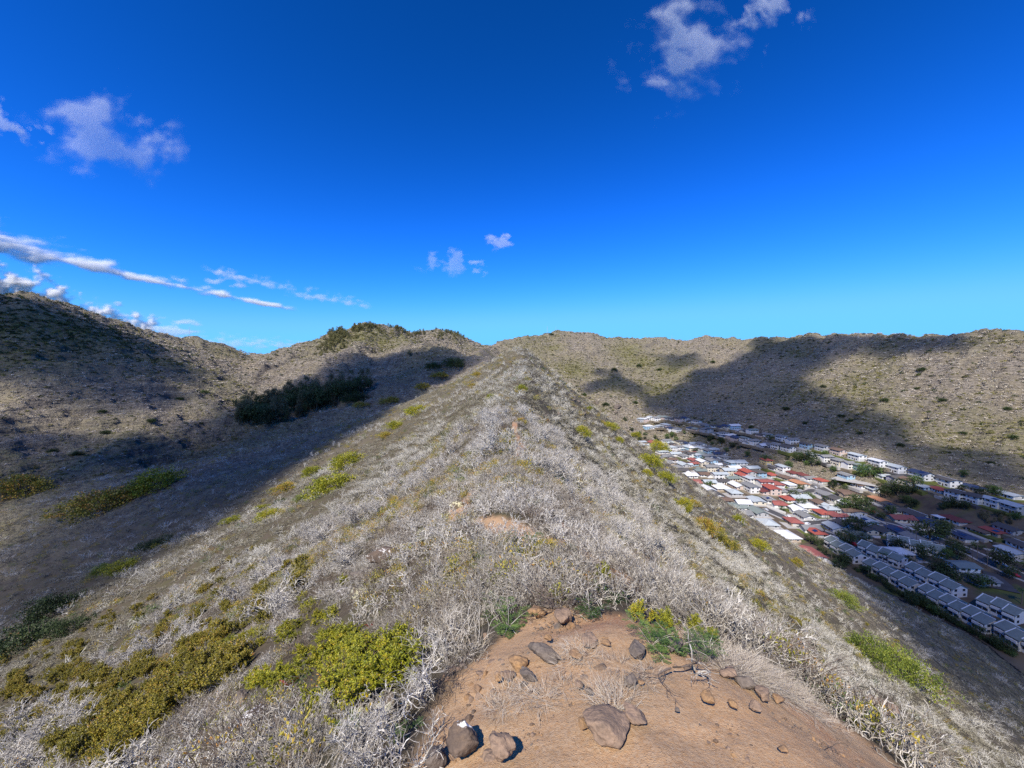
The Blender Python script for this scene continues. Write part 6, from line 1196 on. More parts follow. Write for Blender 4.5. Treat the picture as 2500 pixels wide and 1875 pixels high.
ROOFS = {'grey':(0.22,0.22,0.215),'dark':(0.095,0.09,0.088),'red':(0.36,0.095,0.07),'maroon':(0.17,0.055,0.05),'navy':(0.05,0.07,0.13),'white':(0.66,0.67,0.67),'silver':(0.42,0.46,0.47),'orange':(0.46,0.22,0.12),'brown':(0.17,0.115,0.085),'green':(0.20,0.235,0.215),'brick':(0.30,0.10,0.085)}
WM = {k: plain('paint_'+k, v, 0.75, 0.2, 0.12, 0.9) for k, v in WALLS.items()}
RF = {k: plain('roofing_'+k, v, 0.8, 0.2, 0.22, 0.8) for k, v in ROOFS.items()}
M_PANE = plain('window_glass', (0.03,0.04,0.05), 0.12, 0.6)
M_SOLAR = plain('solar_panel', (0.018,0.03,0.085), 0.2, 0.6)
M_GARAGE = plain('garage_door', (0.50,0.49,0.47), 0.6)
M_DOOR = plain('door_wood', (0.12,0.07,0.045), 0.6)
M_TRIM = plain('trim_white', (0.72,0.72,0.70), 0.6)
M_CONC = plain('concrete', (0.42,0.40,0.37), 0.85, 0.2, 0.25, 0.5)
M_LAWN = plain('lawn', (0.13,0.15,0.045), 0.95, 0.1, 0.4, 0.4)
M_DRYYARD = plain('dry_yard', (0.25,0.21,0.15), 0.95, 0.1, 0.5, 0.3)
M_ASPH = plain('asphalt', (0.085,0.083,0.085), 0.9, 0.2, 0.25, 0.3)

def box_geo(g, x0, x1, y0, y1, z0, z1, tint=0.5):
    V = [(x0,y0,z0),(x1,y0,z0),(x1,y1,z0),(x0,y1,z0),(x0,y0,z1),(x1,y0,z1),(x1,y1,z1),(x0,y1,z1)]
    g.add(V, [(0,3,2,1),(4,5,6,7),(0,1,5,4),(1,2,6,5),(2,3,7,6),(3,0,4,7)], tint)
def box_mesh(name, dims, mat):
    g = Geo(); box_geo(g, *dims); return g.mesh(name, mat)
_cache = {}
def cached(key, fn):
    if key not in _cache: _cache[key] = fn()
    return _cache[key]
def wall_mesh(L, W, Hh, gable, rise, mat):
    """walls with gable ends; long axis along y, base 2.5 m in the ground for the slope"""
    g = Geo(); a, b = W/2, L/2
    V = [(-a,-b,-2.5),(a,-b,-2.5),(a,b,-2.5),(-a,b,-2.5),(-a,-b,Hh),(a,-b,Hh),(a,b,Hh),(-a,b,Hh)]
    Fc = [(0,1,5,4),(1,2,6,5),(2,3,7,6),(3,0,4,7),(4,5,6,7)]
    if gable:
        V += [(0,-b,Hh+rise),(0,b,Hh+rise)]; Fc += [(4,5,8),(6,7,9)]
    g.add(V, Fc); return g.mesh('wall', mat)
def roof_mesh(L, W, Hh, kind, rise, ov, mat):
    g = Geo(); a, b, t = W/2+ov, L/2+ov, 0.22; drop = rise*ov/(W/2); z0 = Hh - drop + 0.05; z1 = Hh + rise + 0.05
    if kind == 'hip':
        k = max(0.3, b - a*0.95)
        V = [(-a,-b,z0),(a,-b,z0),(a,b,z0),(-a,b,z0),(0,-k,z1),(0,k,z1)]
        Fc = [(0,1,4),(1,2,5,4),(2,3,5),(3,0,4,5)]
    else:
        V = [(-a,-b,z0),(a,-b,z0),(a,b,z0),(-a,b,z0),(0,-b,z1),(0,b,z1)]
        Fc = [(1,2,5,4),(3,0,4,5)]
    n = len(V); V2 = V + [(x,y,z-t) for x,y,z in V]
    F2 = Fc + [tuple(n+i for i in reversed(f)) for f in Fc]
    loop = [0,1,2,3] if kind == 'hip' else [0,4,1,2,5,3]
    for i in range(len(loop)):
        p, q = loop[i], loop[(i+1) % len(loop)]; F2.append((p, n+p, n+q, q))
    g.add(V2, F2); return g.mesh('roof', mat)
def ridge_cap(L, rise, Hh, ov, mat):
    g = Geo(); box_geo(g, -0.13, 0.13, -(L/2+ov), L/2+ov, Hh+rise+0.0, Hh+rise+0.16); return g.mesh('ridge_cap', mat)

def house(loc, rz, L, W, storeys, kind, wall, roofc, label, group=None, name='house', solar=0, wing=0, windows=True, garage=True, carport=0, cap=False, rise=None, yard='dry'):
    Hh = 2.8*storeys + 0.15
    rise = rise if rise is not None else (W*0.5*(0.36 if kind != 'low' else 0.20))
    rk = 'hip' if kind == 'hip' else 'gable'; ov = 0.75
    L = round(L*2)/2; W = round(W*2)/2; rise = round(rise, 1)
    o = empty(name, loc, rz)
    part('wall', cached(('w',L,W,Hh,rk,rise,wall), lambda: wall_mesh(L, W, Hh, rk == 'gable', rise, WM[wall])), o)
    rf = part('roof', cached(('r',L,W,Hh,rk,rise,roofc), lambda: roof_mesh(L, W, Hh, rk, rise, ov, RF[roofc])), o)
    if cap: part('ridge_cap', cached(('c',L,rise,Hh), lambda: ridge_cap(L, rise, Hh, ov, M_TRIM)), rf)
    if wing:                                                   # a lower cross wing with its own gable
        wl_, ww_ = W*0.55, L*0.42; sx = -1 if wing > 0 else 1
        wo = part('wing', cached(('w',round(wl_*2)/2,round(ww_*2)/2,2.95,'gable',1.2,wall), lambda: wall_mesh(round(wl_*2)/2, round(ww_*2)/2, 2.95, True, 1.2, WM[wall])), o, (sx*(W/2+wl_*0.28), -L*0.22, 0), (0,0,math.pi/2))
        part('roof', cached(('r',round(wl_*2)/2,round(ww_*2)/2,2.95,'gable',1.2,roofc), lambda: roof_mesh(round(wl_*2)/2, round(ww_*2)/2, 2.95, 'gable', 1.2, 0.6, RF[roofc])), wo)
    yd = ('y', round(L), round(W), yard)
    part('driveway', cached(yd, lambda: box_mesh('driveway', (-W/2-4.5,W/2+3,-L/2-3.5,L/2+2.5,-2.5,0.12), {'pale':M_CONC,'lawn':M_LAWN,'dark':M_ASPH,'dry':M_DRYYARD}[yard])), o)
    win = cached('win', lambda: box_mesh('pane', (-0.75,0.75,-0.03,0.03,-0.6,0.6), M_PANE))
    frm = cached('wfr', lambda: box_mesh('window', (-0.9,0.9,-0.02,0.02,-0.75,0.75), M_TRIM))
    def window(x, y, z, r, sx=1.0):
        f = part('window', frm, o, (x, y, z), (0,0,r), (sx,1,1)); part('pane', win, f, (0,-0.02,0))
    if windows:
        for s in range(storeys):
            z = 1.75 + 2.8*s
            for k in (-0.30, 0.05, 0.32):
                window(-W/2-0.02, k*L, z, -math.pi/2, random.choice((0.8,1.0,1.4)))
            for k in (-0.25, 0.25): window(k*W, -L/2-0.02, z, 0, random.choice((0.8,1.0)))
            if windows != 'few':
                window(W/2+0.02, 0.2*L, z, math.pi/2)
        part('door', cached('door', lambda: box_mesh('door', (-0.5,0.5,-0.05,0.05,-0.2,2.05), M_DOOR)), o, (-W/2-0.02, -0.12*L, 0.05), (0,0,-math.pi/2))
    if garage:
        part('garage_door', cached('gar', lambda: box_mesh('garage_door', (-2.3,2.3,-0.05,0.05,-0.2,2.2), M_GARAGE)), o, (-0.1*W, -L/2-0.03, 0.05))
    if solar:
        for k in range(solar):
            sgn = -1 if k % 2 == 0 else 1; ang = math.atan2(rise, W/2)
            part('solar_panel', cached(('sol',round(W*0.3,1),round(L*0.3,1)), lambda: box_mesh('solar_panel', (-W*0.15,W*0.15,-L*0.15,L*0.15,-0.04,0.04), M_SOLAR)), rf,
                 (sgn*W*0.26, (-0.2+0.4*(k//2))*L, Hh+rise*(1-0.26*2)+0.22), (0, -sgn*-ang, 0))
    if carport:
        part('carport', cached('cp', lambda: box_mesh('carport', (-2.8,2.8,-3,3,2.5,2.7), RF['white'])), o, (-W/2-2.6, 0.3*L, 0))
        for dx, dy in ((-2.6,-2.8),(-2.6,2.8)):
            part('post', cached('cpp', lambda: box_mesh('post', (-0.08,0.08,-0.08,0.08,-2,2.5), M_TRIM)), o, (-W/2-2.6+dx, 0.3*L+dy, 0))
    return tag(o, label, 'house', group)

def town_hit(px, py):
    d = ray(px, py); t = 111.0/max(-d[2], 1e-3)
    for _ in range(4): t = -float(floor_z(np.array([d[0]*t]), np.array([d[1]*t]))[0])/max(-d[2], 1e-3)
    if not (t < 330 and d[0]*t < 300):
        h = hit(px, py, 190.0)
        if h is not None and h[2] < -55: return h
    return np.array([d[0]*t, d[1]*t, gz(d[0]*t, d[1]*t)])
def axis_at(y): return float(np.interp(y, [100, 300, 420, 700], [math.radians(-4), math.radians(-5), math.radians(6), math.radians(16)]))
C5 = lambda u, v: (1860 + u/3.456, 960 + v/3.456)
HOUSE_AT = []; HEDGE = []
def town_house(u, v, w, wall, roofc, kind, storeys, label, along=True, **kw):
    px, py = C5(u, v); h = town_hit(px, py)
    m = (w/3.456)*h[1]/F_PX
    L = min(18, max(10.5, m*0.74)); W = min(10.5, max(7.5, L*0.62))
    rz = axis_at(h[1]) + (0 if along else math.pi/2) + random.uniform(-.06,.06)
    loc = (h[0] + 0.25*W, h[1] + 0.15*L, gz(h[0], h[1]) - 0.05)
    HOUSE_AT.append((loc[0], loc[1], L*0.6))
    return house(loc, rz, L, W, storeys, kind, wall, roofc, label, **kw)
BACK = 'top row'; SEC = 'second row'
for a in [
    (45,385,90,'white','grey','gable',2,'white two-storey house, far end of the %s' % BACK,True),(160,405,100,'white','grey','gable',2,'white house with grey roof, second from the far end of the %s' % BACK,True),(250,430,110,'white','grey','gable',2,'white gabled house beside the blue house in the top row',False),
    (375,470,120,'blue','dark','low',2,'light blue two-storey house in the upper row',True),(505,495,120,'white','grey','gable',2,'white house just downhill of the light blue one in the top row',True),(640,525,140,'pink','brown','gable',2,'pinkish house with brown roof in the top row',True),
    (800,570,150,'white','silver','low',2,'white house with pale metal roof in the top row',True),(975,620,150,'white','white','low',2,'white flat-roofed house in the middle of the top row',True),(1125,670,160,'white','silver','gable',2,'white house with gable end, just right of the flat-roofed one in the top row',True),
    (1340,730,190,'white','navy','gable',2,'white house under a dark blue roof in the top row',True,{'solar':2}),(1560,785,210,'white','dark','low',2,'long white house with dark roof at the foot of the hillside',True),(1800,825,200,'grey','navy','low',1,'grey house with blue panels near the right end of the top row',True,{'solar':2}),(2090,885,200,'white','silver','low',1,'long pale low building at the right end of the top row',True),
    (50,450,70,'white','grey','gable',1,'small white house, far end of the %s' % SEC,True),(120,475,90,'white','grey','gable',2,'white house with brown windows in the %s' % SEC,True),(215,495,130,'white','dark','gable',2,'long white row house with dark roof in the %s' % SEC,True),(330,525,110,'white','grey','hip',1,'low grey-roofed house in the %s' % SEC,True),
    (425,560,130,'white','silver','low',2,'white house with silver roof below the light blue one',True),(530,580,110,'white','grey','gable',2,'white house right of the silver-roofed one in the %s' % SEC,False),(640,612,120,'cream','grey','hip',2,'cream box-shaped house in the %s' % SEC,True),(735,638,110,'white','grey','gable',2,'white house with balcony next to the green one',False),
    (840,662,120,'teal','green','low',2,'dark green house in the %s' % SEC,True),(1030,722,130,'white','silver','low',1,'house with wide pale grey metal roof in the %s' % SEC,False),(1130,765,120,'lavender','dark','gable',2,'lavender grey gabled house above the trees',False),(1240,788,140,'cream','brown','gable',2,'cream two-storey house beside the lavender one',True),
    (1360,815,140,'blue','silver','low',1,'house with light blue metal roof above the trees',True),(1500,840,140,'white','red','hip',1,'house with bright red hip roof in the %s' % SEC,True),(1640,895,150,'white','dark','hip',2,'white box-shaped house with dark hip roof, left of a pair over the gulch',True),(1795,930,160,'white','dark','hip',2,'white box-shaped house with dark hip roof, right of a pair over the gulch',True),
    (1960,965,165,'white','silver','low',2,'white house with panels and balcony right of the box-shaped pair',True,{'solar':2}),(2130,1015,170,'grey','silver','gable',2,'pale grey house above the dark pines at the right edge',True),
    (30,612,80,'yellow','red','hip',2,'yellow house with bright red roof beside the gulch',True),(90,650,70,'white','dark','gable',1,'small dark-roofed white house by the yellow one',True),(170,662,130,'white','silver','low',2,'white and aqua house near the yellow one',True),(255,692,100,'white','maroon','hip',1,'dark red roofed house, left of two beside the gulch',True),
    (330,708,100,'white','maroon','hip',1,'dark red roofed house, right of two beside the gulch',True),(395,738,80,'white','grey','gable',1,'small white house with a gable facing the street',False),(495,758,110,'white','red','hip',1,'red-roofed house at the gulch edge beside the white modern house',True),(75,708,90,'white','red','hip',1,'red-roofed house in the shade, second row from the gulch',True),
    (120,788,130,'white','brick','hip',1,'brick red hip-roofed house at the sunlit block\'s far side',True,{'wing':1}),(225,790,100,'white','white','hip',1,'white-roofed house next to the brick red one',True),(310,782,180,'cream','orange','low',1,'long house with a pale orange roof on the street corner',True),
    (705,738,130,'blue','grey','low',2,'blue-grey upper storey house on the white terrace',True),(820,795,170,'white','brown','low',1,'white house with weathered grey brown roof on the terrace',True),(930,830,190,'white','silver','low',1,'white modern house with sunken flat roof',True,{'solar':1}),
    (155,848,110,'white','grey','hip',1,'pale grey-roofed house inside the sunlit block',True),(280,855,140,'cream','grey','low',1,'pale low house facing the cul-de-sac',True),(530,878,170,'white','grey','gable',1,'grey-roofed sunlit house on the main street',True),(600,912,150,'white','dark','low',1,'dark-roofed sunlit house on the main street',True),
    (700,950,140,'white','white','low',1,'white-roofed house behind the white wall',True),(50,920,140,'white','grey','hip',1,'grey-roofed house with panels on the lower street',True,{'solar':1}),(210,915,110,'white','red','hip',1,'sunlit red hip-roofed house behind the lower street',True),(150,960,140,'white','brick','hip',1,'brick red roofed house on the lower street',True,{'wing':1}),
    (300,1008,160,'white','white','gable',1,'bright white house on the lower street',True,{'wing':1}),(500,1035,140,'white','red','hip',1,'brightest red-roofed house on the corner of the lower street',True),(600,1055,130,'white','brick','hip',1,'red-brown roofed house right of the brightest red one',True,{'wing':-1}),(350,1060,130,'white','grey','gable',1,'grey-roofed house below the bright white one',True),
    (470,945,120,'cream','tan' if False else 'brown','hip',1,'cream house with brown hip roof in the sunlit block',True),(985,925,170,'tan','orange','low',1,'house with pale orange roof among trees past the sunlit block',True),(1080,972,170,'tan','dark','low',1,'dark-roofed house with blue panels below the orange roof',True,{'solar':2}),(1130,1015,130,'cream','dark','gable',1,'cream gabled house on the main street in the shade',False),
    (1310,1058,220,'white','dark','gable',1,'long dark-roofed house in the middle of the shade',True),(1410,1118,230,'grey','navy','hip',1,'house with wide navy roof beside the main street',True),(1630,1098,220,'white','maroon','hip',1,'house with maroon hip roof and white carport',True,{'carport':1}),(860,1098,220,'blue','silver','low',1,'long aqua blue house at the shade edge',True,{'solar':1}),
    (255,1108,100,'tan','brick','hip',1,'brick-roofed house below the lower street by the slope',True),(400,1172,110,'white','grey','gable',1,'small white double gable by the slope',False),(445,1203,160,'tan','red','hip',1,'red-roofed house with dark panels at the slope foot',True,{'solar':2}),(600,1160,150,'white','silver','gable',1,'white house with pale grey roof below the corner',True),
    (690,1135,140,'white','dark','gable',1,'dark-roofed house behind the pale grey-roofed one',True),(880,1178,120,'cream','dark','gable',1,'dark-roofed house with a cream gable end, left of a pair',True),(1010,1190,140,'cream','dark','gable',1,'dark-roofed house with a cream gable end, right of a pair',True),(1140,1190,160,'white','navy','low',1,'house whose whole roof is blue panels',True,{'solar':2}),
    (1690,1238,220,'white','navy','hip',1,'low house with wide blue panel roof on the main street',True,{'solar':2}),(1560,1195,140,'grey','grey','hip',1,'grey house behind the blue panel roof',True),(1850,1195,200,'tan','brown','low',1,'long brown-roofed house beside the bright red one',True),(1970,1205,180,'tan','red','low',1,'long house with a bright red roof near the right edge',True,{'solar':1}),
    (2090,1180,210,'grey','dark','gable',1,'long dark grey-roofed house near the right edge',True),(2110,1375,200,'white','silver','low',1,'house with broad white metal roof near the right edge',True),(2200,1320,170,'white','dark','gable',1,'dark-roofed house at the right edge',True),(1690,1540,230,'white','green','low',2,'large hall with a broad green-grey roof',False),(1850,1615,190,'grey','grey','low',1,'low grey open-sided building beside the hall',False)]:
    kw = a[9] if len(a) > 9 else {}
    town_house(*a[:9], cap=a[4] in ('grey','green','dark') and random.random() < 0.5, windows=True if a[0] > 500 else 'few', garage=random.random() < 0.5, yard=(random.choice(['pale','pale','lawn']) if (a[0] < 800 and 690 < a[1] < 1130) else random.choice(['dry','dry','lawn','pale','dark'])), **kw)
# the crowded far end of the valley
fr = rseed(77)
def far_row(pts, n, where, reds=0.0):
    pts = np.array(pts, float); seg = np.linspace(0, len(pts)-1, n)
    for i, s in enumerate(seg):
        k = min(int(s), len(pts)-2); p = pts[k] + (s-k)*(pts[k+1]-pts[k])
        h = town_hit(p[0]+fr.uniform(-5,5), p[1]+fr.uniform(-2.5,2.5))
        L = fr.uniform(10.5,15); W = fr.uniform(8,9.5); two = fr.random() < 0.5
        roofc = fr.choice(['red','brick','maroon']) if fr.random() < reds else fr.choice(['grey','dark','silver','white','grey','navy','green'])
        wall = fr.choice(['white','white','white','cream','blue','grey','pink'])
        HOUSE_AT.append((h[0], h[1], L*0.6))
        house((h[0], h[1], h[2]-0.05), axis_at(h[1]) + fr.choice([0, math.pi/2]) + fr.uniform(-.1,.1), L, W, 2 if two else 1, fr.choice(['hip','gable','low']), str(wall), str(roofc),
              '%s %shouse with %s roof %s' % (wall, 'two-storey ' if two else 'single-storey ', roofc, where), 'houses ' + where, windows='few', garage=False)
far_row([(1562,1030),(1600,1028),(1640,1026),(1690,1034),(1730,1041),(1790,1050),(1858,1066)], 24, 'in the topmost far row')
far_row([(1580,1046),(1620,1044),(1655,1055)], 9, 'at the left of the far cluster')
far_row([(1690,1050),(1740,1060),(1790,1073),(1862,1092)], 15, 'in the second far row')
far_row([(1622,1086),(1670,1084),(1720,1092)], 10, 'just past the far gulch', 0.1)
far_row([(1640,1100),(1700,1102),(1765,1112)], 11, 'in the shaded far block, upper line', 0.05)
far_row([(1668,1116),(1730,1120),(1800,1132)], 11, 'in the shaded far block, middle line', 0.08)
far_row([(1700,1134),(1760,1138),(1840,1146)], 10, 'in the shaded far block, lower line', 0.15)
far_row([(1735,1150),(1790,1158),(1855,1164)], 6, 'just beyond the sunlit block', 0.4)
far_row([(1760,1168),(1810,1174),(1865,1186)], 5, 'at the slope edge beside the sunlit block', 0.35)
far_row([(1800,1192),(1850,1200),(1880,1205)], 4, 'at the slope edge left of the sunlit block', 0.25)

# ---- townhouse rows near the foot of the slope
def townhouse_row(p0, p1, units, label, W=8.5, storeys=2):
    a = town_hit(*p0); b = town_hit(*p1); d = (b-a)[:2]; Ltot = float(np.linalg.norm(d)); rz = math.atan2(d[1], d[0]) - math.pi/2
    o = empty('townhouse_row', ((a[0]+b[0])/2 + 3, (a[1]+b[1])/2 + 3, min(gz(a[0],a[1]), gz(b[0],b[1]))), rz)
    ul = round(Ltot/units*2)/2
    for k in range(units):
        y = (-Ltot/2 + (k+0.5)*Ltot/units); dz = 0.0 + 0.55*((k % 2)); dx = 0.9*((k % 2)); Hh = 4.7
        u = part('unit', cached(('tw',ul,W), lambda: wall_mesh(ul, W, Hh, True, 1.9, WM['white'])), o, (dx, y, dz))
        part('roof', cached(('tr',ul,W), lambda: roof_mesh(ul, W, Hh, 'gable', 1.9, 0.45, RF['green'])), u)
        part('ridge_cap', cached(('tc',ul), lambda: ridge_cap(ul, 1.9, Hh, 0.45, M_TRIM)), u)
        part('party_wall', cached(('tp',W), lambda: roof_mesh(0.22, W, Hh+0.16, 'gable', 1.9, 0.06, M_TRIM)), u, (0, ul/2, 0))
        for s in (0, 1):
            for yy in (-0.25, 0.25):
                f = part('window', cached('wfr', lambda: None), u, (-W/2-0.02, yy*ul, 1.5+2.3*s), (0,0,-math.pi/2), (1.15,1,1)); part('pane', cached('win', lambda: None), f, (0,-0.02,0))
        part('balcony', cached('bal', lambda: box_mesh('balcony', (-0.7,0.0,-1.8,1.8,-0.1,0.9), M_TRIM)), u, (-W/2, 0, 2.9))
        if k % 2 == 0:
            part('solar_panel', cached('tsol', lambda: box_mesh('solar_panel', (-1.7,1.7,-2.4,2.4,-0.04,0.04), M_SOLAR)), u, (W*0.25, 0, Hh+1.9*0.5+0.3), (0, math.atan2(1.9, W/2), 0))
        if k == 0:
            for xx, zz in ((-2.4,4.4),(2.2,4.4),(-2.4,1.6),(2.6,1.6)):
                f = part('window', cached('wfr', lambda: None), u, (xx, -ul/2-0.02, zz*0.86), (0,0,0)); part('pane', cached('win', lambda: None), f, (0,-0.02,0))
    HOUSE_AT.append((o.location[0], o.location[1], Ltot*0.4)); 
    for k in range(units+1): HOUSE_AT.append((a[0]+(b[0]-a[0])*k/units+3, a[1]+(b[1]-a[1])*k/units+3, 7))
    return tag(o, label, 'townhouses', 'townhouse rows')
for p0, p1, n, lab in [((2100,1384),(2022,1338),4,'green-grey roofed townhouse row nearest the slope, farthest of its line'),((2238,1460),(2122,1395),5,'townhouse row nearest the slope, second from the far end'),((2430,1560),(2258,1467),6,'longest townhouse row with white gable end at the slope foot'),
                    ((2600,1650),(2450,1565),4,'townhouse row cut by the right edge of the view'),((2205,1392),(2100,1350),4,'second-line townhouse row, farthest, beside dark trees'),((2345,1468),(2222,1408),4,'second-line townhouse row in the middle, with blue panels'),
                    ((2500,1535),(2402,1492),3,'second-line townhouse row near the right edge'),((2305,1365),(2165,1335),5,'long pale green townhouse row across the lane behind trees')]:
    townhouse_row(p0, p1, n, lab)

# ---- hedges along the slope side of the nearest rows
for k, q in enumerate([(2012+6.5*i, 1338+3.6*i) for i in range(72)]):
    if k % 2 and random.random() < 0.35: continue
    hpt = town_hit(q[0]-6+random.uniform(-4,4), q[1]+8+random.uniform(-3,3)); HEDGE.append(hpt)
# ---- streets
def drape(name, pts, width, mat, lift, kind='structure', label=None, offset=0.0, thick=None):
    P2 = catmull([(p[0], p[1], 0) for p in pts], 14)[:, :2]
    d = np.gradient(P2, axis=0); d /= np.linalg.norm(d, axis=1, keepdims=True); nrm = np.column_stack([d[:,1], -d[:,0]])
    V = []; 
    cols = [-0.5, 0.0, 0.5]
    for c in cols:
        q = P2 + nrm*(offset + c*width); z = np.maximum(land(q[:,0], q[:,1], False)[0], land(P2[:,0], P2[:,1], False)[0]-0.3) + lift
        V.append(np.column_stack([q, z]))
    n = len(P2); V = np.concatenate(V); Fc = []
    for j in range(2):
        for i in range(n-1): Fc.append((j*n+i, (j+1)*n+i, (j+1)*n+i+1, j*n+i+1))
    me = bpy.data.meshes.new(name); me.from_pydata(V.tolist(), [], Fc); me.materials.append(mat)
    o = bpy.data.objects.new(name, me); col.objects.link(o); tag(o, label, None, None, kind)
    if thick:
        so = o.modifiers.new('edge', 'SOLIDIFY'); so.thickness = thick; so.offset = -1
    return P2
RD = [[C5(330,745),C5(480,800),C5(640,880),C5(830,975),C5(1010,1060),C5(1230,1160),C5(1490,1245),C5(1700,1320),C5(1960,1445),C5(2212,1560),(2580,1440)],
      [C5(20,975),C5(180,1045),C5(330,1110),C5(480,1165),C5(650,1230),C5(760,1290),C5(1000,1400),C5(1300,1500)],
      [C5(330,1108),C5(470,1090),C5(700,1085),C5(1000,1100),C5(1230,1160)],
      [C5(560,855),C5(450,820),C5(380,835),C5(300,830)]]
ROAD_W = [8.5, 7.0, 6.5, 6.5]
ROAD_PTS = []
for i, R_ in enumerate(RD):
    pts = [town_hit(*p) for p in R_]
    P2 = drape('road', pts, ROAD_W[i], M_ASPH, 0.30, label=['main street through the houses','lower street along the slope','cross street to the corner','cul-de-sac'][i])
    for sd in (-1, 1): drape('pavement', pts, 1.7, M_CONC, 0.42, label='concrete pavement beside the street', offset=sd*(ROAD_W[i]/2+0.85), thick=0.3)
    ROAD_PTS.append(P2)
inf = rseed(123); RPi = np.concatenate(ROAD_PTS); n_i = 0
for _ in range(2500):
    if n_i >= 100: break
    xx, yy = inf.uniform(172,300), inf.uniform(225,560); HAi = np.array(HOUSE_AT)
    if (np.hypot(HAi[:,0]-xx, HAi[:,1]-yy) < HAi[:,2]+6.0).any() or (np.hypot(RPi[:,0]-xx, RPi[:,1]-yy) < 11).any(): continue
    zz, kk = land(np.array([xx]), np.array([yy]))
    if kk[0] != 3: continue
    L = inf.uniform(10.5,14); roofc = str(inf.choice(['grey','dark','silver','white','silver','grey','brown','green','brick'])); wall = str(inf.choice(['white','white','cream','grey','tan'])); lit = 255 < yy < 350 and xx < 262
    HOUSE_AT.append((xx, yy, L*0.6)); n_i += 1
    house((xx, yy, zz[0]-0.05), axis_at(yy)+inf.choice([0, math.pi/2])+inf.uniform(-.1,.1), L, inf.uniform(8.5,10.5), 1, str(inf.choice(['hip','gable','low'])), wall, roofc,
          'small %s house with %s roof tucked %s' % (wall, roofc, 'into the sunlit block' if lit else 'among the far houses' if yy > 350 else 'among the near shaded houses'), 'small houses between the others', windows='few', garage=False, yard='pale' if lit else str(inf.choice(['dry','lawn','pale'])), wing=int(inf.choice([0,0,1,-1])))
def flat_patch(name, corners, mat, lift, label, kind='structure'):
    pts = [town_hit(*c) for c in corners]; me = bpy.data.meshes.new(name); zc = max(p[2] for p in pts) + lift
    me.from_pydata([(p[0],p[1],max(gz(p[0],p[1])+lift, zc-0.6)) for p in pts], [], [tuple(range(len(pts)))]); me.materials.append(mat)
    o = bpy.data.objects.new(name, me); col.objects.link(o); tag(o, label, None, None, kind)
flat_patch('pavement', [C5(1900,1640),C5(2190,1700),C5(2000,1540),C5(1860,1500)], M_ASPH, 0.5, 'dark parking lot beside the hall')
flat_patch('pavement', [C5(560,800),C5(1030,830),C5(900,760),C5(650,700)], M_CONC, 0.45, 'pale terrace around the white modern house')
# white garden walls
def wall_run(p0, p1, label, hgt=1.6):
    a, b = town_hit(*p0), town_hit(*p1); d = b-a; Ln = float(np.hypot(d[0], d[1])); g = Geo(); box_geo(g, -0.15, 0.15, 0, Ln, -1.5, hgt)
    o = bpy.data.objects.new('garden_wall', g.mesh('garden_wall', WM['white'])); col.objects.link(o); o.location = a; o.rotation_euler = (math.atan2(d[2], Ln), 0, math.atan2(d[1], d[0])-math.pi/2); tag(o, label, 'wall')
for p0, p1, lab in [(C5(520,940),C5(780,985),'white garden wall behind the sunlit main street houses'),(C5(880,1218),C5(1000,1225),'white wall in front of the cream gables'),(C5(640,770),C5(850,790),'long white terrace wall of the modern house'),(C5(30,830),C5(200,850),'white wall along the cul-de-sac'),(C5(1330,1160),C5(1600,1170),'pale wall beside the main street in the shade'),(C5(40,960),C5(200,1020),'low white wall along the lower street')]:
    wall_run(p0, p1, lab)

# ---- street furniture and cars
def pole_meshes():
    g = Geo(); g.tubes([(0,0,-1,0,0,11,0.17,0.11)], 8); p = g.mesh('post', M_TRUNK)
    g = Geo(); box_geo(g, -1.2,1.2,-0.07,0.07,9.9,10.1); box_geo(g, -0.9,0.9,-0.06,0.06,9.2,9.35); return p, g.mesh('crossarm', M_TRUNK)
PM = pole_meshes()
for (u, v), lab in zip([(1815,1405),(1775,1440),(1300,1300),(715,1095),(555,1075),(640,860),(470,830),(2140,1260),(1050,1180),(1900,1480)],
    ['utility pole on the main street bend near the right edge','utility pole just left of the one on the bend','utility pole in front of the pale green townhouse row','utility pole right of the red-brown roof','utility pole at the corner of the lower street','street pole beside the sunlit main street','street pole at the cul-de-sac mouth','utility pole by the bright red roof','utility pole beside the cream gables','utility pole beside the parking lot']):
    h = town_hit(*C5(u, v)); o = empty('utility_pole', h, axis_at(h[1])); part('post', PM[0], o); part('crossarm', PM[1], o); tag(o, lab, 'utility pole', 'utility poles in the valley')
def car_meshes(c, nm):
    mat = plain('car_paint_'+nm, c, 0.3, 0.5); g = Geo()
    prof = [(-2.2,0.35),(-2.2,0.85),(-1.9,0.95),(-1.2,1.0),(-0.6,1.48),(1.1,1.5),(1.9,1.0),(2.2,0.95),(2.2,0.35)]
    V = [(-0.88,y,z) for y, z in prof] + [(0.88,y,z) for y, z in prof]; n = len(prof)
    g.add(V, [tuple(range(n)), tuple(range(2*n-1, n-1, -1))] + [(i, n+i, n+(i+1) % n, (i+1) % n) for i in range(n)]); body = g.mesh('body', mat)
    g = Geo(); box_geo(g, -0.9,0.9,-0.75,1.2,1.02,1.36); glass = g.mesh('windows', M_PANE); return body, glass
g = Geo(); g.tubes([(-0.1,0,0.33,0.1,0,0.33,0.33,0.33)], 10); g.add([(-0.1,0.33*math.cos(a),0.33+0.33*math.sin(a)) for a in np.linspace(0,6.28,10,endpoint=False)], [tuple(range(10))]); g.add([(0.1,0.33*math.cos(a),0.33+0.33*math.sin(a)) for a in np.linspace(0,6.28,10,endpoint=False)], [tuple(range(10))])
WHEEL = g.mesh('wheel', plain('tyre', (0.02,0.02,0.02), 0.9))
CARS = {n: car_meshes(c, n) for n, c in {'white':(0.7,0.7,0.7),'silver':(0.4,0.41,0.42),'black':(0.02,0.02,0.022),'red':(0.35,0.02,0.02),'blue':(0.04,0.08,0.2)}.items()}
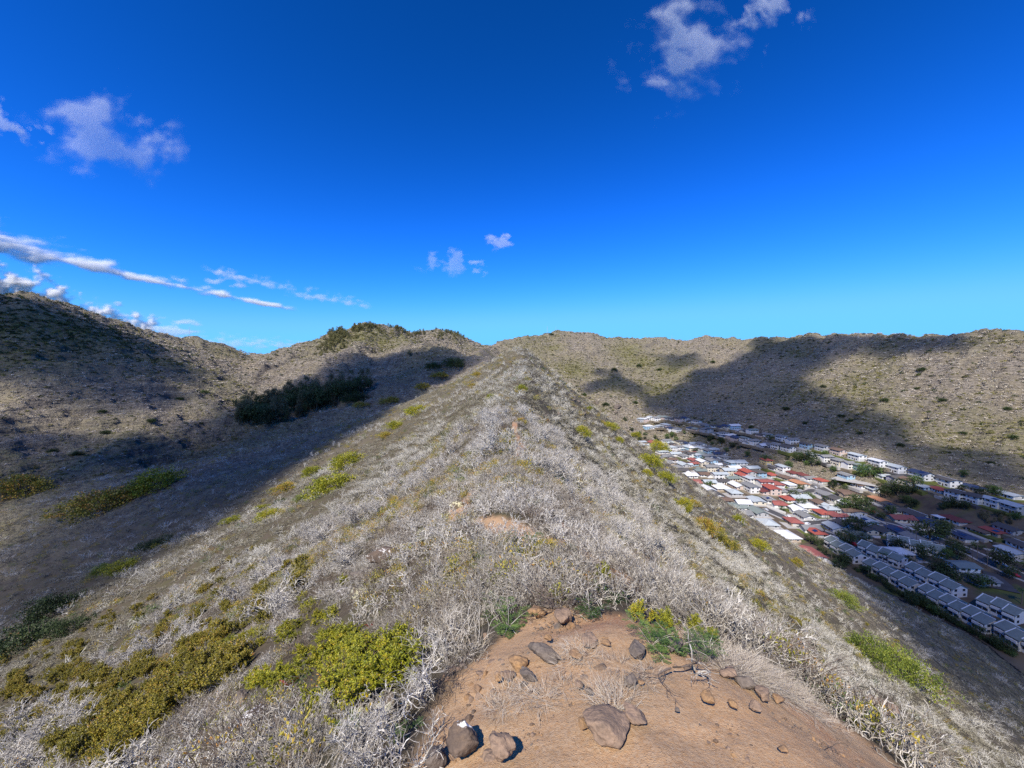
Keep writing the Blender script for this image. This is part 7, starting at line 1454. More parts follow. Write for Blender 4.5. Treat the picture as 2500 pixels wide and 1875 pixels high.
def car(loc, rz, colour, label):
    o = empty('parked_car', loc, rz); b, w = CARS[colour]; part('body', b, o); part('windows', w, o)
    for dx in (-0.82, 0.82):
        for dy in (-1.35, 1.4): part('wheel', WHEEL, o, (dx, dy, 0))
    tag(o, label, 'car', 'cars parked in the valley')
cr = rseed(9); k = 0
street = ['main street','lower street','cross street','cul-de-sac']
for i, P2 in enumerate(ROAD_PTS):
    for j in np.linspace(3, len(P2)-5, [13, 8, 5, 2][i]).astype(int):
        c_ = ['white','silver','black','white','red','blue','silver'][k % 7]; k += 1
        d = unit(P2[j+1]-P2[j]); nrm = np.array([d[1], -d[0]]); sd = -1 if k % 2 else 1
        q = P2[j] + nrm*sd*(ROAD_W[i]/2-1.3)
        if np.hypot(q[0], q[1]) < 150: continue
        zz = max(gz(q[0], q[1]), gz(P2[j][0], P2[j][1])-0.3)+0.30
        car((q[0], q[1], zz), math.atan2(d[1], d[0])-math.pi/2 + cr.choice([0, math.pi]), c_, '%s car parked on the %s kerb of the %s' % (c_, 'hill-side' if sd > 0 else 'slope-side', street[i]))
h = town_hit(*C5(1960,1255)); car((h[0], h[1], h[2]), 1.4, 'white', 'white van-like car standing in the red driveway')

# ---- trees of the valley
def tree_meshes(seed, mat, shape='round'):
    r = rseed(seed); gt = Geo(); gc = Geo()
    if shape == 'round':
        segs, tips = grow(r, 1, 0.42, 2, 0.05, 0.15, 0.12, 3, 0.6, 3, 0.1, 0.6, 0.008, 0.0); gt.tubes(np.array(segs), 5, r.random(len(segs)))
        cl = 46; P = []; D = []; T = []
        for _ in range(cl):
            v = unit(r.normal(0,1,3)); kk = r.uniform(0.55,1.0); lump = 1 + 0.25*math.sin(2.5*math.atan2(v[1],v[0])+seed) + 0.15*math.sin(5*v[2]+seed)
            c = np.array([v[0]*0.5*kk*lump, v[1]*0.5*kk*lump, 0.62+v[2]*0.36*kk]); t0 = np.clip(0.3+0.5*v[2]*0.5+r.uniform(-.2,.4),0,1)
            for _ in range(24): P.append(c + r.normal(0,0.075,3)); D.append(r.normal(0,1,3)); T.append(np.clip(t0+r.normal(0,.12),0,1))
        n = len(P); gc.leaves(P, D, r.normal(0,1,(n,3))+[0,0,1], r.uniform(.05,.10,n), r.uniform(.03,.06,n), T)
    elif shape == 'ironwood':
        gt.tubes([(0,0,-0.05,0.01,0,0.35,0.022,0.018),(0.01,0,0.35,0,0.01,0.75,0.018,0.008)], 5)
        P = []; D = []; T = []
        for _ in range(60):
            zc = r.uniform(0.14,1.0); rad = 0.20*(1-(zc-0.30)**2*1.4)*r.uniform(0.3,1.0); a = r.uniform(0,6.28); t0 = r.random()*0.6 + 0.3*zc
            c = np.array([rad*math.cos(a), rad*math.sin(a), zc])
            for _ in range(20): P.append(c + r.normal(0,0.035,3)*[1,1,1.4]); D.append([math.cos(a)*0.5+r.normal(0,.4), math.sin(a)*0.5+r.normal(0,.4), r.uniform(-0.4,1.2)]); T.append(np.clip(t0+r.normal(0,.1),0,1))
        n = len(P); gc.leaves(P, D, r.normal(0,1,(n,3)), r.uniform(.05,.09,n), r.uniform(.014,.022,n), T)
    else:
        segs = [(0,0,-0.05,0.02,0,0.4,0.03,0.024),(0.02,0,0.4,0.0,0.02,0.8,0.024,0.02)]; gt.tubes(segs, 6); P = []; D = []; L_ = []; T = []
        for k in range(16):
            a = r.uniform(0,6.28); d = unit(np.array([math.cos(a), math.sin(a), r.uniform(0.0,1.1)])); p = np.array([0,0.02,0.8]); t0 = r.random()
            for m in range(7):
                q = p + d*0.055; s = unit(np.cross(d, [0,0,1.0]))
                for sg in (-1, 1): P.append(p); D.append(d*0.5+s*sg+np.array([0,0,-0.25])); L_.append(0.13*(1-0.08*m)); T.append(t0)
                p = q; d = unit(d + np.array([0,0,-0.20]))
        n = len(P); gc.leaves(P, D, r.normal(0,.3,(n,3))+[0,0,1], L_, np.full(n,0.03), T)
    return [('trunk', gt.mesh('trunk', M_TRUNK)), ('crown', gc.mesh('crown', mat))]
TR = [tree_meshes(700+i, M_DKGREEN) for i in range(4)] + [tree_meshes(710+i, M_GREEN) for i in range(2)]
IW = [tree_meshes(720+i, M_IRONWOOD, 'ironwood') for i in range(5)]
PALM = [tree_meshes(730+i, M_GREEN, 'palm') for i in range(2)]
def tree(loc, size, src, name, label, group=None, sz=1.0, cat='tree'):
    return plant(name, random.choice(src), loc, size, label, cat, group, None, (0,0), sz)
def town_tree(u, v, w, label, src=TR, group=None, sz=1.0, name='broadleaf_tree'):
    h = town_hit(*C5(u, v)); m = max(4.5, (w/3.456)*h[1]/F_PX); tree((h[0], h[1], h[2]-0.2), m, src, name, label, group, sz)
for u, v, w, lab in [(790,1010,170,'broad dark green tree at the edge of the sunlit block'),(700,1000,110,'dark green tree left of the broad one by the sunlit block'),(905,1030,90,'green tree right of the broad one by the main street'),(800,950,60,'tall narrow tree on the main street verge'),
    (1420,1255,210,'widest dark tree canopy in the shaded middle'),(1130,1320,120,'round dark tree in front of the pale green townhouses'),(1000,1070,80,'small green tree beside the aqua house'),(780,1200,170,'dark tree mass below the pale grey-roofed house'),(700,1290,150,'dark tree left of the second-line townhouses'),(850,1280,110,'dark tree behind the second-line townhouses'),
    (1600,1330,110,'dark tree near the street bend'),(1660,1420,150,'dark tree right of the pale green townhouses'),(1560,1420,110,'dark tree below the pale green townhouses'),(1370,1420,150,'dark tree above the middle townhouse row'),(1250,1440,80,'pale leafed tree at the end of the second-line townhouses'),(1500,1560,180,'dark tree beside the hall, left'),(1580,1620,170,'dark olive tree in front of the hall'),
    (1830,1640,150,'dark tree beside the open-sided building'),(1990,1480,180,'dark tree beyond the parking lot'),(2080,1560,120,'dark tree at the right edge past the parking lot'),(1290,800,110,'dark tree below the cream house'),(1150,860,140,'dark tree in the gulch below the lavender house'),(1050,880,120,'dark tree in the gulch above the orange roof'),(1250,860,90,'green tree in the gulch near the cream house'),(900,720,130,'dark tree at the gulch edge right of the green house'),(960,700,100,'dark tree beside the metal-roofed house'),
    (380,590,120,'dark tree in the gulch below the silver roof'),(300,580,90,'dark tree in the gulch, far side'),(450,620,90,'dark tree in the gulch beside the bare strip'),(40,590,80,'dark tree next to the yellow house'),(230,640,70,'green tree behind the white and aqua house'),(1980,870,90,'dark tree at the top row\'s right part'),(1930,840,80,'dark tree beside the grey house with blue panels'),(1690,830,60,'dark round tree behind the white box-shaped pair'),
    (1540,1140,70,'dark tree beside the navy roof'),(1340,1210,60,'dark bushy tree on the main street'),(640,1000,70,'bright green tree on the sunlit corner'),(540,920,60,'bright green tree behind the sunlit white wall'),(690,830,60,'small green tree on the white terrace'),(600,800,70,'palm-like tree at the white terrace'),(330,960,90,'yellowish tree in the sunlit garden'),(400,900,70,'reddish green tree in the sunlit garden'),(270,890,80,'green tree in the sunlit garden, left'),
    (100,850,60,'green tree on the cul-de-sac'),(460,1285,90,'bright green tree at the slope foot beside the townhouses'),(400,1255,70,'green tree at the slope foot below the red roof'),(330,820,60,'green hedge-like tree by the orange roof')]:
    town_tree(u, v, w, lab)
for k in range(14):
    town_tree(1830+cr.uniform(0,270), 1010+cr.uniform(20,110), cr.uniform(40,60), 'dark pine in the dense dark clump below the pale grey house', IW, 'pines of the dark clump', 1.0, 'pine_tree')
for u, v, lab in [(1020,1460,'palm beside the second-line townhouses'),(590,1400,'palm at the slope side of the far townhouse row'),(660,1420,'second palm at the slope side of the far townhouse row'),(900,1560,'palm at the slope side of the second townhouse row'),(930,1190,'palm near the cream gables'),(600,790,'palm on the white terrace'),(2190,1780,'large palm at the foot of the slope on the right'),(1500,1300,'palm by the street bend'),(1700,860,'palm behind the box-shaped pair')]:
    h = town_hit(*C5(u, v)); tree((h[0],h[1],h[2]-0.1), cr.uniform(7,10), PALM, 'palm_tree', lab)
tx = cr.uniform(180, 390, 2600); ty = cr.uniform(110, 660, 2600); tz, tk = land(tx, ty, False)
okt = (tk == 3) | ((tk == 2) & (tz < -84))
gul = np.exp(-((tx + 0.10*np.maximum(ty-350,0) - 312)/14.0)**2)
okt &= cr.random(2600) < 0.11 + 0.5*gul
for k, hpt in enumerate(HEDGE):
    tree((hpt[0],hpt[1],hpt[2]-0.4), cr.choice([1.8,2.4,3.0,3.8,5.2]), TR, 'hedge_bush', 'dark bush in the hedge between the slope and the nearest townhouses', 'bushes of the townhouse hedge', 1.0, 'bush')
n_t = 0
HA = np.array(HOUSE_AT); RP = np.concatenate(ROAD_PTS)
for xx, yy, zz, gg in zip(tx[okt], ty[okt], tz[okt], gul[okt]):
    if n_t >= 210: break
    if (np.hypot(HA[:,0]-xx, HA[:,1]-yy) < HA[:,2]+2.5).any() or (np.hypot(RP[:,0]-xx, RP[:,1]-yy) < 7).any(): continue
    far_ = yy > 430
    lab = 'dark bushy tree in the dry gulch between the house rows' if gg > 0.4 else ('small dark tree among the far houses' if far_ else ('small garden tree among the near shaded houses' if yy < 250 else 'small garden tree among the middle houses'))
    ts_ = cr.uniform(4,8.8); grp_ = lab.replace('tree', 'trees')
    lab = lab.replace('dark bushy tree', ('broad' if ts_ > 7 else 'low' if ts_ < 5.3 else 'middling') + ' dark bushy tree').replace('small garden tree', ('leafy' if ts_ > 7 else 'tiny' if ts_ < 5.3 else 'small') + ' garden tree')
    if gg > 0.4: lab += ', far part' if yy > 430 else ', near part' if yy < 270 else ', middle part'
    tree((xx, yy, zz-0.3), ts_, TR, 'garden_tree', lab, grp_); n_t += 1

# ---- grove on the shaded slope, trees on the middle hill
gr = rseed(19)
def in_quad(px, py, poly):
    c = False; n = len(poly)
    for i in range(n):
        (x1,y1),(x2,y2) = poly[i], poly[(i+1) % n]
        if (y1 > py) != (y2 > py) and px < (x2-x1)*(py-y1)/(y2-y1)+x1: c = not c
    return c
GROVE = [(565,1035),(600,990),(700,975),(800,955),(900,930),(905,950),(860,975),(800,1000),(720,1025),(650,1045),(600,1050)]
n_g = 0
while n_g < 120:
    px, py = gr.uniform(560,910), gr.uniform(925,1055)
    if not in_quad(px, py, GROVE): continue
    h = hit(px, py, 60); n_g += 1; gs_ = gr.uniform(7,17)
    tree((h[0],h[1],h[2]-0.3), gs_, IW if n_g % 3 else TR[:4], 'ironwood_tree', '%s dark %s tree %s the shaded grove' % ('tall' if gs_ > 13.5 else 'short' if gs_ < 10 else 'mid-height', 'slender' if n_g % 3 else 'round-crowned', 'at the lower left end of' if px < 660 else 'at the upper right end of' if px > 810 else 'in the middle of'), 'trees of the shaded grove', 1.0)
for px, py, s, lab in [(585,1000,9,'lone dark tree at the left end of the grove'),(600,985,8,'dark tree standing clear left of the grove'),(868,985,8,'round dark tree alone to the right of the grove'),(1000,870,6,'small tree on the dark ridge')]:
    h = hit(px, py, 60); tree((h[0],h[1],h[2]-0.3), s, TR[:4], 'broadleaf_tree', lab)
tq = gr.uniform(1.2, 7.0, 900); ti = tq.astype(int); cp = T_center.p[ti] + (tq-ti)[:,None]*(T_center.p[ti+1]-T_center.p[ti])
P = cp[:, :2] + np.column_stack([gr.normal(0,6,900), -np.abs(gr.normal(0,34,900)) + 4]); zc, kc = land(P[:,0], P[:,1])
okc = (kc == 1) & (fbm(P[:,0], P[:,1], 45, 2, 311) > -0.05); P = np.column_stack([P, zc-0.3])[okc][:520]
c_iw = source_collection('hill_tree', [tree_meshes(720+i, M_HILLTREE, 'ironwood')[1][1] for i in range(5)])
_s = gr.uniform(3.5,7.0,len(P)); scatter('hill_forest', 'pale green trees crowding the middle hill', P, c_iw, 5, np.column_stack([_s*1.5,_s*1.5,_s]), gr, 0.05)

# ---- scrub on the hillsides
def scrub_mesh(seed, mat, n=46):
    r = rseed(seed); v = r.normal(0,1,(n,3)); v /= np.linalg.norm(v,axis=1,keepdims=True); v[:,2] = np.abs(v[:,2])
    P_ = v*np.array([0.5,0.5,0.42])*r.uniform(0.4,1,(n,1)); g = Geo()
    g.leaves(P_, v*0.7+r.normal(0,.6,(n,3)), r.normal(0,1,(n,3))+[0,0,1], r.uniform(.2,.4,n), r.uniform(.12,.24,n), r.random(n)); return g.mesh('scrub', mat)
c_scrub = source_collection('hill_scrub', [scrub_mesh(800+i, M_SCRUB) for i in range(4)] + [scrub_mesh(810+i, M_OLSCRUB) for i in range(3)] + [scrub_mesh(820+i, M_DKGREEN) for i in range(2)])
r = np.sqrt(gr.uniform(130**2, 1150**2, 260000)); a = np.radians(gr.uniform(-60, 60, 260000)); x = r*np.sin(a); y = r*np.cos(a)
keep = gr.random(260000) < np.clip(450/r, 0.2, 1.0)
x, y, r = x[keep], y[keep], r[keep]; z, k = land(x, y)
ga = green_amount(x, y, k)
ok = ((k == 1) | (k == 2)) & (gr.random(len(x)) < 0.75 + 0.5*fbm(x, y, 30, 3, 301))
x, y, z, r, ga = x[ok], y[ok], z[ok], r[ok], ga[ok]
ga2 = np.zeros(len(x))
for px_, py_ in [(20,745),(90,770),(160,790),(230,800),(60,800),(120,825),(20,830),(200,830),(300,820)]:
    h_ = hit(px_, py_, 100); ga2 = np.maximum(ga2, np.exp(-((x-h_[0])**2+(y-h_[1])**2)/45.0**2))
u = gr.random(len(x)); u = np.where(gr.random(len(x)) < 0.55*ga2, 0.0, u); pk = np.where(u < 0.03, gr.integers(7,9,len(x)), np.where(u < 0.13 + 0.8*ga**1.5, gr.integers(4,7,len(x)), gr.integers(0,4,len(x))))
sc = gr.uniform(0.8,2.2,len(x))*np.clip(r/350, 0.8, 2.0)*np.where(pk >= 7, 1.3, 1.0)
scatter('hillside_scrub', 'dry bushes speckling the hillsides', np.column_stack([x,y,z-0.1]), c_scrub, 9, np.column_stack([sc,sc,sc*0.7]), gr, 0.1, pk)
for px, py in [(1968,1035),(2052,1018),(2075,1030),(2250,905),(2240,950),(2160,980),(2460,1000),(2475,1070),(2300,980),(2100,1060),(1920,1000),(1740,885),(1420,1000),(1380,940),(1500,905),(1560,895),(1610,905),(1425,965),(1480,990),(1550,985),(1835,1045),(2350,1060),(2200,1090),(2420,1130),(2010,945),(1345,818),(130,1105),(190,1112),(250,1005),(370,1030),(260,1060),(440,975),(500,960)]:
    h = hit(px, py, 190)
    if h is None: continue
    tree((h[0],h[1],h[2]-0.4), gr.uniform(5,8)*h[1]/500+1.5, K_SRC, 'hillside_bush', 'dark bush standing out on the dry %s' % ('hillside above the houses' if px > 1250 else 'slope across the gully'), 'dark bushes on the hillsides', 1.1, 'bush')
# masts on the skyline
def mast(px, py, hpx, label, w=0.25):
    h = hit(px, py+3, 190)
    if h is None: return
    ht = hpx*h[1]/F_PX; o = empty('mast', h); g = Geo(); g.tubes([(0,0,-2,0,0,ht,w,w*0.6)], 6); part('post', g.mesh('post', WM['grey']), o)
    g = Geo(); box_geo(g, -1.2,1.2,-0.8,0.8,-1,1.4); part('base', g.mesh('base', M_CONC), o); tag(o, label, 'mast')
mast(463,822,26,'thin mast on the left skyline knob'); mast(2095,821,18,'thin mast on the right skyline'); mast(1336,814,20,'pale lattice mast on the middle peak, left of two',0.5); mast(1357,812,18,'thin mast on the middle peak, right of two'); mast(1640,830,14,'small mast on the low middle skyline')
# ------------------------------------------------------------------ dry cover between the plants
tang = [twig_geo(100+i, 9, 0.5).mesh('twig_tangle', M_GREYTWIG) for i in range(4)] + [tangle_geo(104, 150, 0.5, 0.36, 0.0030).mesh('twig_tangle', M_GREYTWIG)]
tang_w = [twig_geo(120+i, 6, 0.62, 0.011, 0.004).mesh('twig_tangle', M_WHITE) for i in range(3)]
tang_d = [tangle_geo(130+i, 110, 0.5, 0.38, 0.0036).mesh('twig_tangle', M_DARKTWIG) for i in range(2)]
c_tang = source_collection('twig_tangle', tang + tang_w + tang_d)
P, S = cover([(1.2,3.5,260,0.4,0.7),(3.5,7,950,0.6,1.1),(7,16,2100,0.7,1.3),(16,45,4600,0.8,1.5)], 0.2)
pick = VR.integers(0, 5, len(P)); wsel = VR.random(len(P)) < np.clip(0.24 + 0.9*fbm(P[:,0], P[:,1], 7.0, 2, 201), 0.04, 0.7)
pick = np.where(wsel, VR.integers(5, 8, len(P)), pick)
pick = np.where(VR.random(len(P)) < 0.14, VR.integers(8, 10, len(P)), pick)
scatter('dry_undergrowth', 'thicket of pale dead twigs covering the ridge', P, c_tang, 10, S, VR, 0.25, pick)
far_t = [twig_geo(140+i, 7, 0.52, 0.011, 0.0062).mesh('far_twigs', M_FARTWIG) for i in range(4)] + [tangle_geo(150+i, 45, 0.5, 0.62, 0.0080).mesh('far_twigs', M_FARWHITE) for i in range(3)]
c_far = source_collection('far_twigs', far_t)
P, S = cover([(45,110,9500,1.3,2.3),(110,300,11000,1.9,3.4)])
pick = VR.integers(0, 4, len(P)); wsel = VR.random(len(P)) < np.clip(0.16 + 0.7*fbm(P[:,0], P[:,1], 12.0, 2, 203) - 0.14*(P[:,0] < crest_x(P[:,1])-25), 0.02, 0.6)
pick = np.where(wsel, VR.integers(4, 7, len(P)), pick)
S3 = np.column_stack([S, S, S*0.72])
scatter('scrubland_undergrowth', 'grey leafless scrub over the flanks of the ridge', P, c_far, 7, S3, VR, 0.2, pick)
grs = [grass_geo(160+i).mesh('dry_grass_tuft', M_STRAW) for i in range(5)]
c_grs = source_collection('dry_grass_tuft', grs)
P, S = cover([(1.3,4,200,0.4,0.7),(4,9,700,0.5,1.0),(9,22,1500,0.7,1.3)], 0.12, lambda x, y: fbm(x, y, 4.0, 3, 205) > 0.02)
scatter('dry_grass', 'bleached dry grass between the shrubs', P, c_grs, 5, S, VR, 0.2)
# a mat of dead grass lying on the bare soil
gx, gy = VR.normal(0, 1, 260), VR.normal(0, 1, 260)
mats = []
for (px, py, sx, sy, n) in [(1445,1615,.18,.16,7),(1470,1690,.14,.10,5),(1800,1625,.22,.14,55),(1880,1665,.20,.10,35),(2110,1730,.22,.12,40),(1100,1470,.5,.3,60),(1650,1440,.5,.35,90),(1560,1370,.6,.4,80),(1700,1500,.35,.25,50),(1290,1700,.2,.06,8)]:
    h = hit(px, py)
    x = h[0] + VR.normal(0, sx, n); y = h[1] + VR.normal(0, sy, n); z, _ = land(x, y); mats.append(np.column_stack([x, y, z]))
P = np.concatenate(mats)
scatter('dead_grass', 'mats of white dead grass on the bare soil', P, c_grs, 5, np.column_stack([VR.uniform(0.35,0.65,len(P))]*2 + [VR.uniform(0.06,0.14,len(P))]), VR, 0.10)
# small leafy weeds among the twigs
weeds = [dome_leaf_geo(170+i, 0.35, 0.35, 14, 16, 0.05, 0.45, 0.3, 0.25).mesh('low_weed', [M_OLIVE, M_GREEN, M_OLIVE, M_YELLOW][i]) for i in range(4)]
c_weed = source_collection('low_weed', weeds)
P, S = cover([(3,16,1100,0.4,0.9),(16,45,4600,0.6,1.3),(45,300,8000,1.2,2.6)], 0.2, lambda x, y: fbm(x, y, 14.0, 3, 207) > -0.12)
scatter('green_undergrowth', 'small green and olive weeds among the dry twigs', P, c_weed, 4, S, VR, 0.15, VR.choice([0,0,1,2,2,3], len(P)))

far_w = [white_shrub_mesh(320+i, 1.0, False) for i in range(5)]
fw = []
for i in range(5):
    r_ = rseed(330+i); segs, tips = grow(r_, 4, 0.42, 2, 0.026, 1.0, 0.25, 2, 0.75, 4, 0.06, 0.6, 0.009)
    g = Geo(); g.tubes(np.array(segs), 3, r_.uniform(0.3,1,len(segs))); fw.append(g.mesh('far_bare_shrub', M_FARWHITE))
c_fw = source_collection('far_bare_shrub', fw)
P, S = cover([(20,46,260,0.8,1.5),(46,120,1500,1.1,1.8),(120,300,1200,1.5,2.5)], 0.3, lambda x, y: fbm(x, y, 26, 2, 213) > np.where(x < crest_x(y)-25, 0.25, -0.05))
scatter('far_bare_shrubs', 'crowd of small white leafless shrubs further along the ridge', P, c_fw, 5, S, VR, 0.2)

# ------------------------------------------------------------------ clouds
def cloud_mat(name, dens, g=0.0, colr=(1,1,1)):
    m = bpy.data.materials.new(name); m.use_nodes = True; nt = m.node_tree; nt.nodes.clear()
    o = nt.nodes.new('ShaderNodeOutputMaterial'); v = nt.nodes.new('ShaderNodeVolumeScatter')
    v.inputs['Density'].default_value = dens; v.inputs['Anisotropy'].default_value = g; v.inputs['Color'].default_value = (*colr,1)
    if min(colr) < 0.99:                                       # grey base of a thick cloud: part of the light is lost in it
        ab = nt.nodes.new('ShaderNodeVolumeAbsorption'); ab.inputs['Density'].default_value = dens; ab.inputs['Color'].default_value = (*colr,1)
        ad = nt.nodes.new('ShaderNodeAddShader'); nt.links.new(v.outputs[0], ad.inputs[0]); nt.links.new(ab.outputs[0], ad.inputs[1]); nt.links.new(ad.outputs[0], o.inputs['Volume'])
    else: nt.links.new(v.outputs[0], o.inputs['Volume'])
    return m
def lens(name, T, X, Y, mat, frame, up=0.5):
    """closed cloud body: a grid whose thickness T swells and thins; frame maps (x, y, height) into the world"""
    n, m = T.shape; keep = T > 0.0
    top = np.stack([X, Y, T*up], -1).reshape(-1,3); bot = np.stack([X, Y, -T*(1-up)-1e-3], -1).reshape(-1,3)
    V = np.concatenate([top, bot]); V = frame(V)
    i = np.arange(n-1)[:,None]; j = np.arange(m-1)[None,:]
    q = np.stack([i*m+j, (i+1)*m+j, (i+1)*m+j+1, i*m+j+1], -1).reshape(-1,4)
    act = keep.ravel()[q].any(1); qa = q[act]; N0 = n*m
    faces = [tuple(f) for f in qa.tolist()] + [tuple(reversed([x_+N0 for x_ in f])) for f in qa.tolist()]
    cnt = {}
    for f in qa.tolist():
        for k in range(4):
            e = (f[k], f[(k+1) % 4]); 
            if (e[1], e[0]) in cnt: del cnt[(e[1], e[0])]
            else: cnt[e] = 1
    faces += [(b_, a_, a_+N0, b_+N0) for a_, b_ in cnt]
    used = np.unique(np.array([v for f in faces for v in f])); remap = -np.ones(len(V), int); remap[used] = np.arange(len(used))
    me = bpy.data.meshes.new(name); me.from_pydata(V[used].tolist(), [], [tuple(int(remap[v]) for v in f) for f in faces]); me.materials.append(mat)
    o = bpy.data.objects.new(name, me); col.objects.link(o); return o
def poly_sdf(x, y, poly):
    """signed distance to a polygon, positive inside"""
    poly = np.asarray(poly); d = np.full(x.shape, 1e9); inside = np.zeros(x.shape, bool); n = len(poly)
    for i in range(n):
        a, b = poly[i], poly[(i+1) % n]; ux, uy = b-a
        t = np.clip(((x-a[0])*ux+(y-a[1])*uy)/max(ux*ux+uy*uy, 1e-6), 0, 1)
        d = np.minimum(d, np.hypot(x-a[0]-t*ux, y-a[1]-t*uy))
        c = ((a[1] > y) != (b[1] > y)) & (x < (b[0]-a[0])*(y-a[1])/np.where(b[1] == a[1], 1e-9, b[1]-a[1]) + a[0]); inside ^= c
    return np.where(inside, d, -d)
CLOUD_Z = 900.0
def overhead_cloud(ground_poly, soft, tau, seed, edge=14.0):
    """a fair-weather cloud high above; its shadow falls on the given stretch of ground"""
    G = np.array([(g[0], g[1], g[2]) for g in ground_poly]); s = (CLOUD_Z - G[:,2])/TO_SUN[2]
    C = G[:,:2] + s[:,None]*TO_SUN[:2]
    lo = C.min(0) - 2*soft - 20; hi = C.max(0) + 2*soft + 20
    nx = int(np.clip((hi[0]-lo[0])/7, 20, 170)); ny = int(np.clip((hi[1]-lo[1])/7, 20, 170))
    X, Y = np.meshgrid(np.linspace(lo[0],hi[0],nx), np.linspace(lo[1],hi[1],ny), indexing='ij')
    sd = poly_sdf(X, Y, C) + edge*fbm(X, Y, 60, 3, seed)
    T = 60.0*sstep(-soft, soft, sd)*(0.85+0.25*fbm(X, Y, 90, 3, seed+5))
    T[sd < -soft] = 0; T = np.maximum(T, 0)
    T[0,:] = T[-1,:] = 0; T[:,0] = T[:,-1] = 0
    o = lens('cloud', T, X, Y, cloud_mat('overhead_cloud', tau/60.0*TO_SUN[2], 0.0, (0.22,0.22,0.23)), lambda V: V + np.array([0,0,CLOUD_Z]), 0.7)
    tag(o, 'fair-weather cloud overhead whose shadow crosses the hills', None, None, 'structure')
def gp(*pp): 
    out = []
    for p in pp:
        h = hit(p[0], p[1], p[2] if len(p) > 2 else 40.0)
        if h is not None: out.append(h)
    return out
def fp(*pp):
    """points on the valley floor, whether or not the slope hides them"""
    out = []
    for px, py in pp:
        d = ray(px, py); t = 111.0/-d[2]; out.append(np.array([d[0]*t, d[1]*t, -111.0]))
    return out
overhead_cloud(gp((1175,884),(1110,905),(1030,955),(920,1020),(800,1095),(660,1175),(550,1245),(425,1330),(300,1410),(150,1490),(0,1550),(0,1190),(120,1150),(250,1110),(330,1075),(430,1040),(520,1020),(590,985)) + gp((640,985),(700,960),(780,905),(845,862),(950,880),(1040,862),(1110,872)), 7, 3.0, 901, 5)
overhead_cloud([np.array([-640,230,70.0])] + gp((2,735),(110,752),(220,785),(330,835),(415,905),(470,940),(400,965),(310,960),(240,985),(150,935),(0,930)), 18, 2.6, 911, 22)
overhead_cloud([np.array([-560,250,-40.0])] + gp((0,1040),(120,1065),(250,1085),(330,1075),(250,1110),(120,1150),(0,1190)), 16, 2.2, 921, 18)
overhead_cloud(gp((1885,836,190),(1790,874,190),(1720,907,190),(1650,947,190),(1590,970,190),(1500,955,190),(1440,958,190)) + fp((1520,1015),(1600,1045),(1740,1120),(1850,1150),(1930,1135),(2080,1160),(2200,1190),(2400,1240),(2600,1260)) + gp((2500,1190,190),(2330,1110,190),(2200,1050,190),(2080,1010,190),(1985,962,190),(1945,908,190),(2100,878,190),(2400,848,190),(2330,826,190),(2240,829,190),(2000,829,190)), 18, 2.2, 931, 30)
overhead_cloud(gp((1600,868,190),(1700,868,190),(1725,890,190),(1615,895,190)), 20, 1.6, 941, 20)
overhead_cloud(fp((2040,1305),(2110,1275),(2185,1225),(2300,1240),(2450,1260),(2700,1330),(2700,1800)) + gp((2480,1800,25),(2330,1670,25),(2200,1560,25),(2110,1470,25)) + fp((2040,1372)), 9, 2.2, 951, 7)

SKY_D = 4200.0
def sky_cloud(cx, cy, hw, hh, label, fn, tau, nx=110, ny=80, depth_px=26, g=0.0):
    """a drifting cloud; fn gives its fullness over (u, v) in -1..1"""
    fwd = at(cx, cy, SKY_D); nrm = fwd/np.linalg.norm(fwd); rt = unit(np.cross(nrm, [0,0,1.0])); upv = np.cross(rt, nrm)
    dist = np.linalg.norm(fwd); cosn = SKY_D/dist
    mpp = dist*cosn/F_PX
    U, Vv = np.meshgrid(np.linspace(-1.15,1.15,nx), np.linspace(-1.15,1.15,ny), indexing='ij')
    T = np.clip(fn(U, Vv), 0, 1)
    T[0,:] = T[-1,:] = 0; T[:,0] = T[:,-1] = 0
    k = 1/cosn*0.5+0.5
    thick = depth_px*mpp
    o = lens('cloud', T*thick, U*hw*mpp*k, Vv*hh*mpp*k, cloud_mat('cloud_vapour', tau/thick, g), lambda W_: fwd + W_[:,0:1]*rt + W_[:,1:2]*upv + W_[:,2:3]*(-nrm), 0.6)
    tag(o, label, 'cloud')
def wisp(seed, sx=1.0, sy=1.0, thr=0.25, shear=0.0, pw=1.4):
    def f(u, v):
        uu = u + shear*v; r2 = u*u+v*v
        m = (1-r2)*0.9 + 1.5*fbm(uu*sx+seed, v*sy-seed, 0.9, 5, seed, 0.55) - thr + 0.1
        return np.clip(m, 0, 1)**pw*sstep(1.25, 0.75, np.sqrt(r2))
    return f
def band_fn(seed, pts, thr=0.0):
    pts = np.array(pts, float)
    def f(u, v):
        vc = np.interp(u, pts[:,0], pts[:,1]); w = np.interp(u, pts[:,0], pts[:,2])
        q = (v - vc)/w; q = np.where(q > 0, q, q*1.6)
        m = 1 - np.abs(q) + 0.75*fbm(u*6, v*3, 0.8, 4, seed) - thr
        return np.clip(m, 0, 1)**2.0*sstep(1.12, 0.9, np.abs(u))*sstep(1.1, 0.85, np.abs(v))
    return f
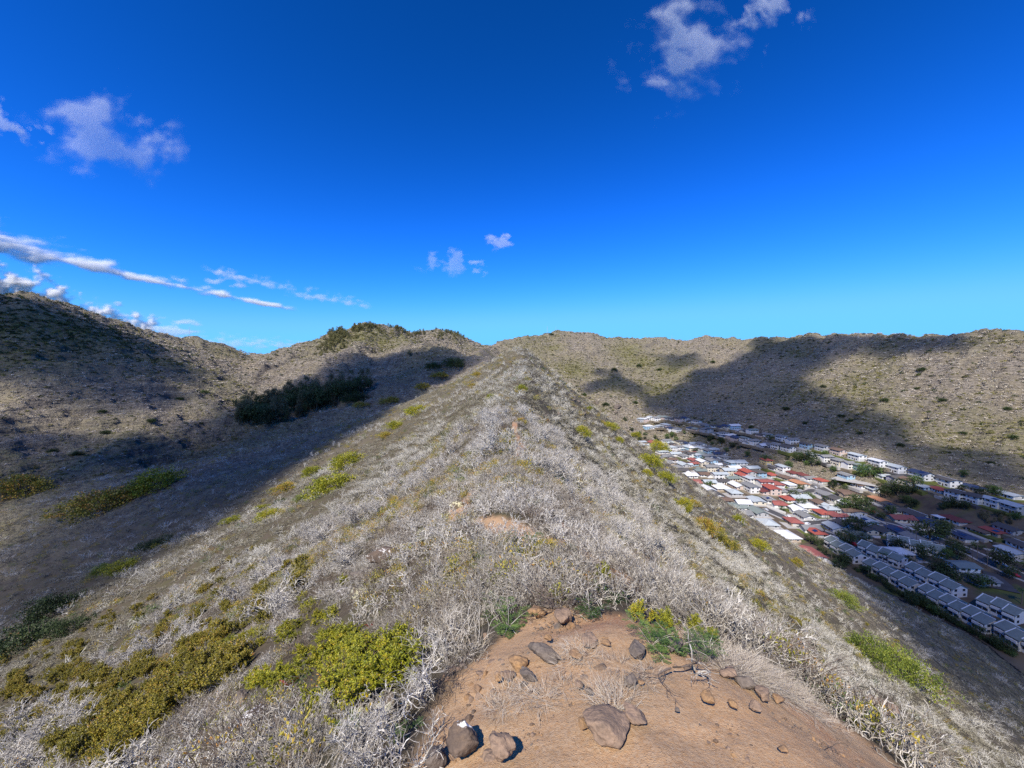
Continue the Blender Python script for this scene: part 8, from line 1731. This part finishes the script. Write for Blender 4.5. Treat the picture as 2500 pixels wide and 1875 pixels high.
sky_cloud(1675,118,135,110,'ragged lilac white cloud near the top of the sky, right of the middle',wisp(77,1.0,1.05,0.45,0.5,2.0),0.5)
sky_cloud(1880,45,65,70,'faint wisp just right of the ragged cloud at the top',wisp(8,1.2,1.0,0.75,0.6),0.5)
sky_cloud(262,335,105,115,'soft lilac cloud high on the left with a hollow centre',wisp(32,1.0,1.05,0.45,-0.5,2.0),0.42)
sky_cloud(45,305,38,36,'tiny faint cloud at the left edge beside the soft lilac one',wisp(21,1.0,1.0,0.65),0.5)
sky_cloud(210,632,340,75,'long white cloud tapering to the right above the left hill',band_fn(31,[(-1.2,0.55,0.75),(-0.7,0.35,0.7),(-0.3,0.05,0.5),(0.2,-0.3,0.22),(0.6,-0.5,0.15),(0.9,-0.66,0.12),(1.2,-0.8,0.10)]),2.6,160,60,30)
sky_cloud(720,705,150,45,'thin trailing cloud streak right of the long white cloud',band_fn(37,[(-1.1,0.5,0.3),(-0.5,0.2,0.35),(0.1,-0.25,0.45),(0.7,-0.45,0.4),(1.1,-0.6,0.3)],0.2),0.6,110,50)
sky_cloud(560,683,40,22,'small puff between the long white cloud and the trailing streak',wisp(41,1,1,0.35),0.7,50,40)
sky_cloud(70,735,175,75,'bright white cloud rising behind the left hilltop',band_fn(43,[(-1.2,0.5,0.8),(-0.5,0.25,0.9),(0.1,-0.05,0.8),(0.45,-0.45,0.6),(0.8,-0.6,0.55),(1.2,-0.9,0.5)]),6.0,110,60,34)
sky_cloud(415,800,60,22,'small pale cloud just above the left skyline',wisp(47,1,1,0.4),0.8,60,40)
sky_cloud(590,842,150,28,'low flat cloud bank in the dip of the left skyline',band_fn(51,[(-1.2,0.0,0.5),(0,0.1,0.9),(1.2,0.0,0.4)],0.1),0.5,100,50)
sky_cloud(1222,588,36,24,'small white puff in the middle of the sky',wisp(57,1,1,0.3),0.5,50,40)
sky_cloud(1090,640,75,32,'faint double puff left of the small white puff',wisp(63,1.6,1,0.5),0.3,70,40)
sky_cloud(1165,655,26,20,'faintest puff below the small white one',wisp(67,1,1,0.4),0.5,40,34)
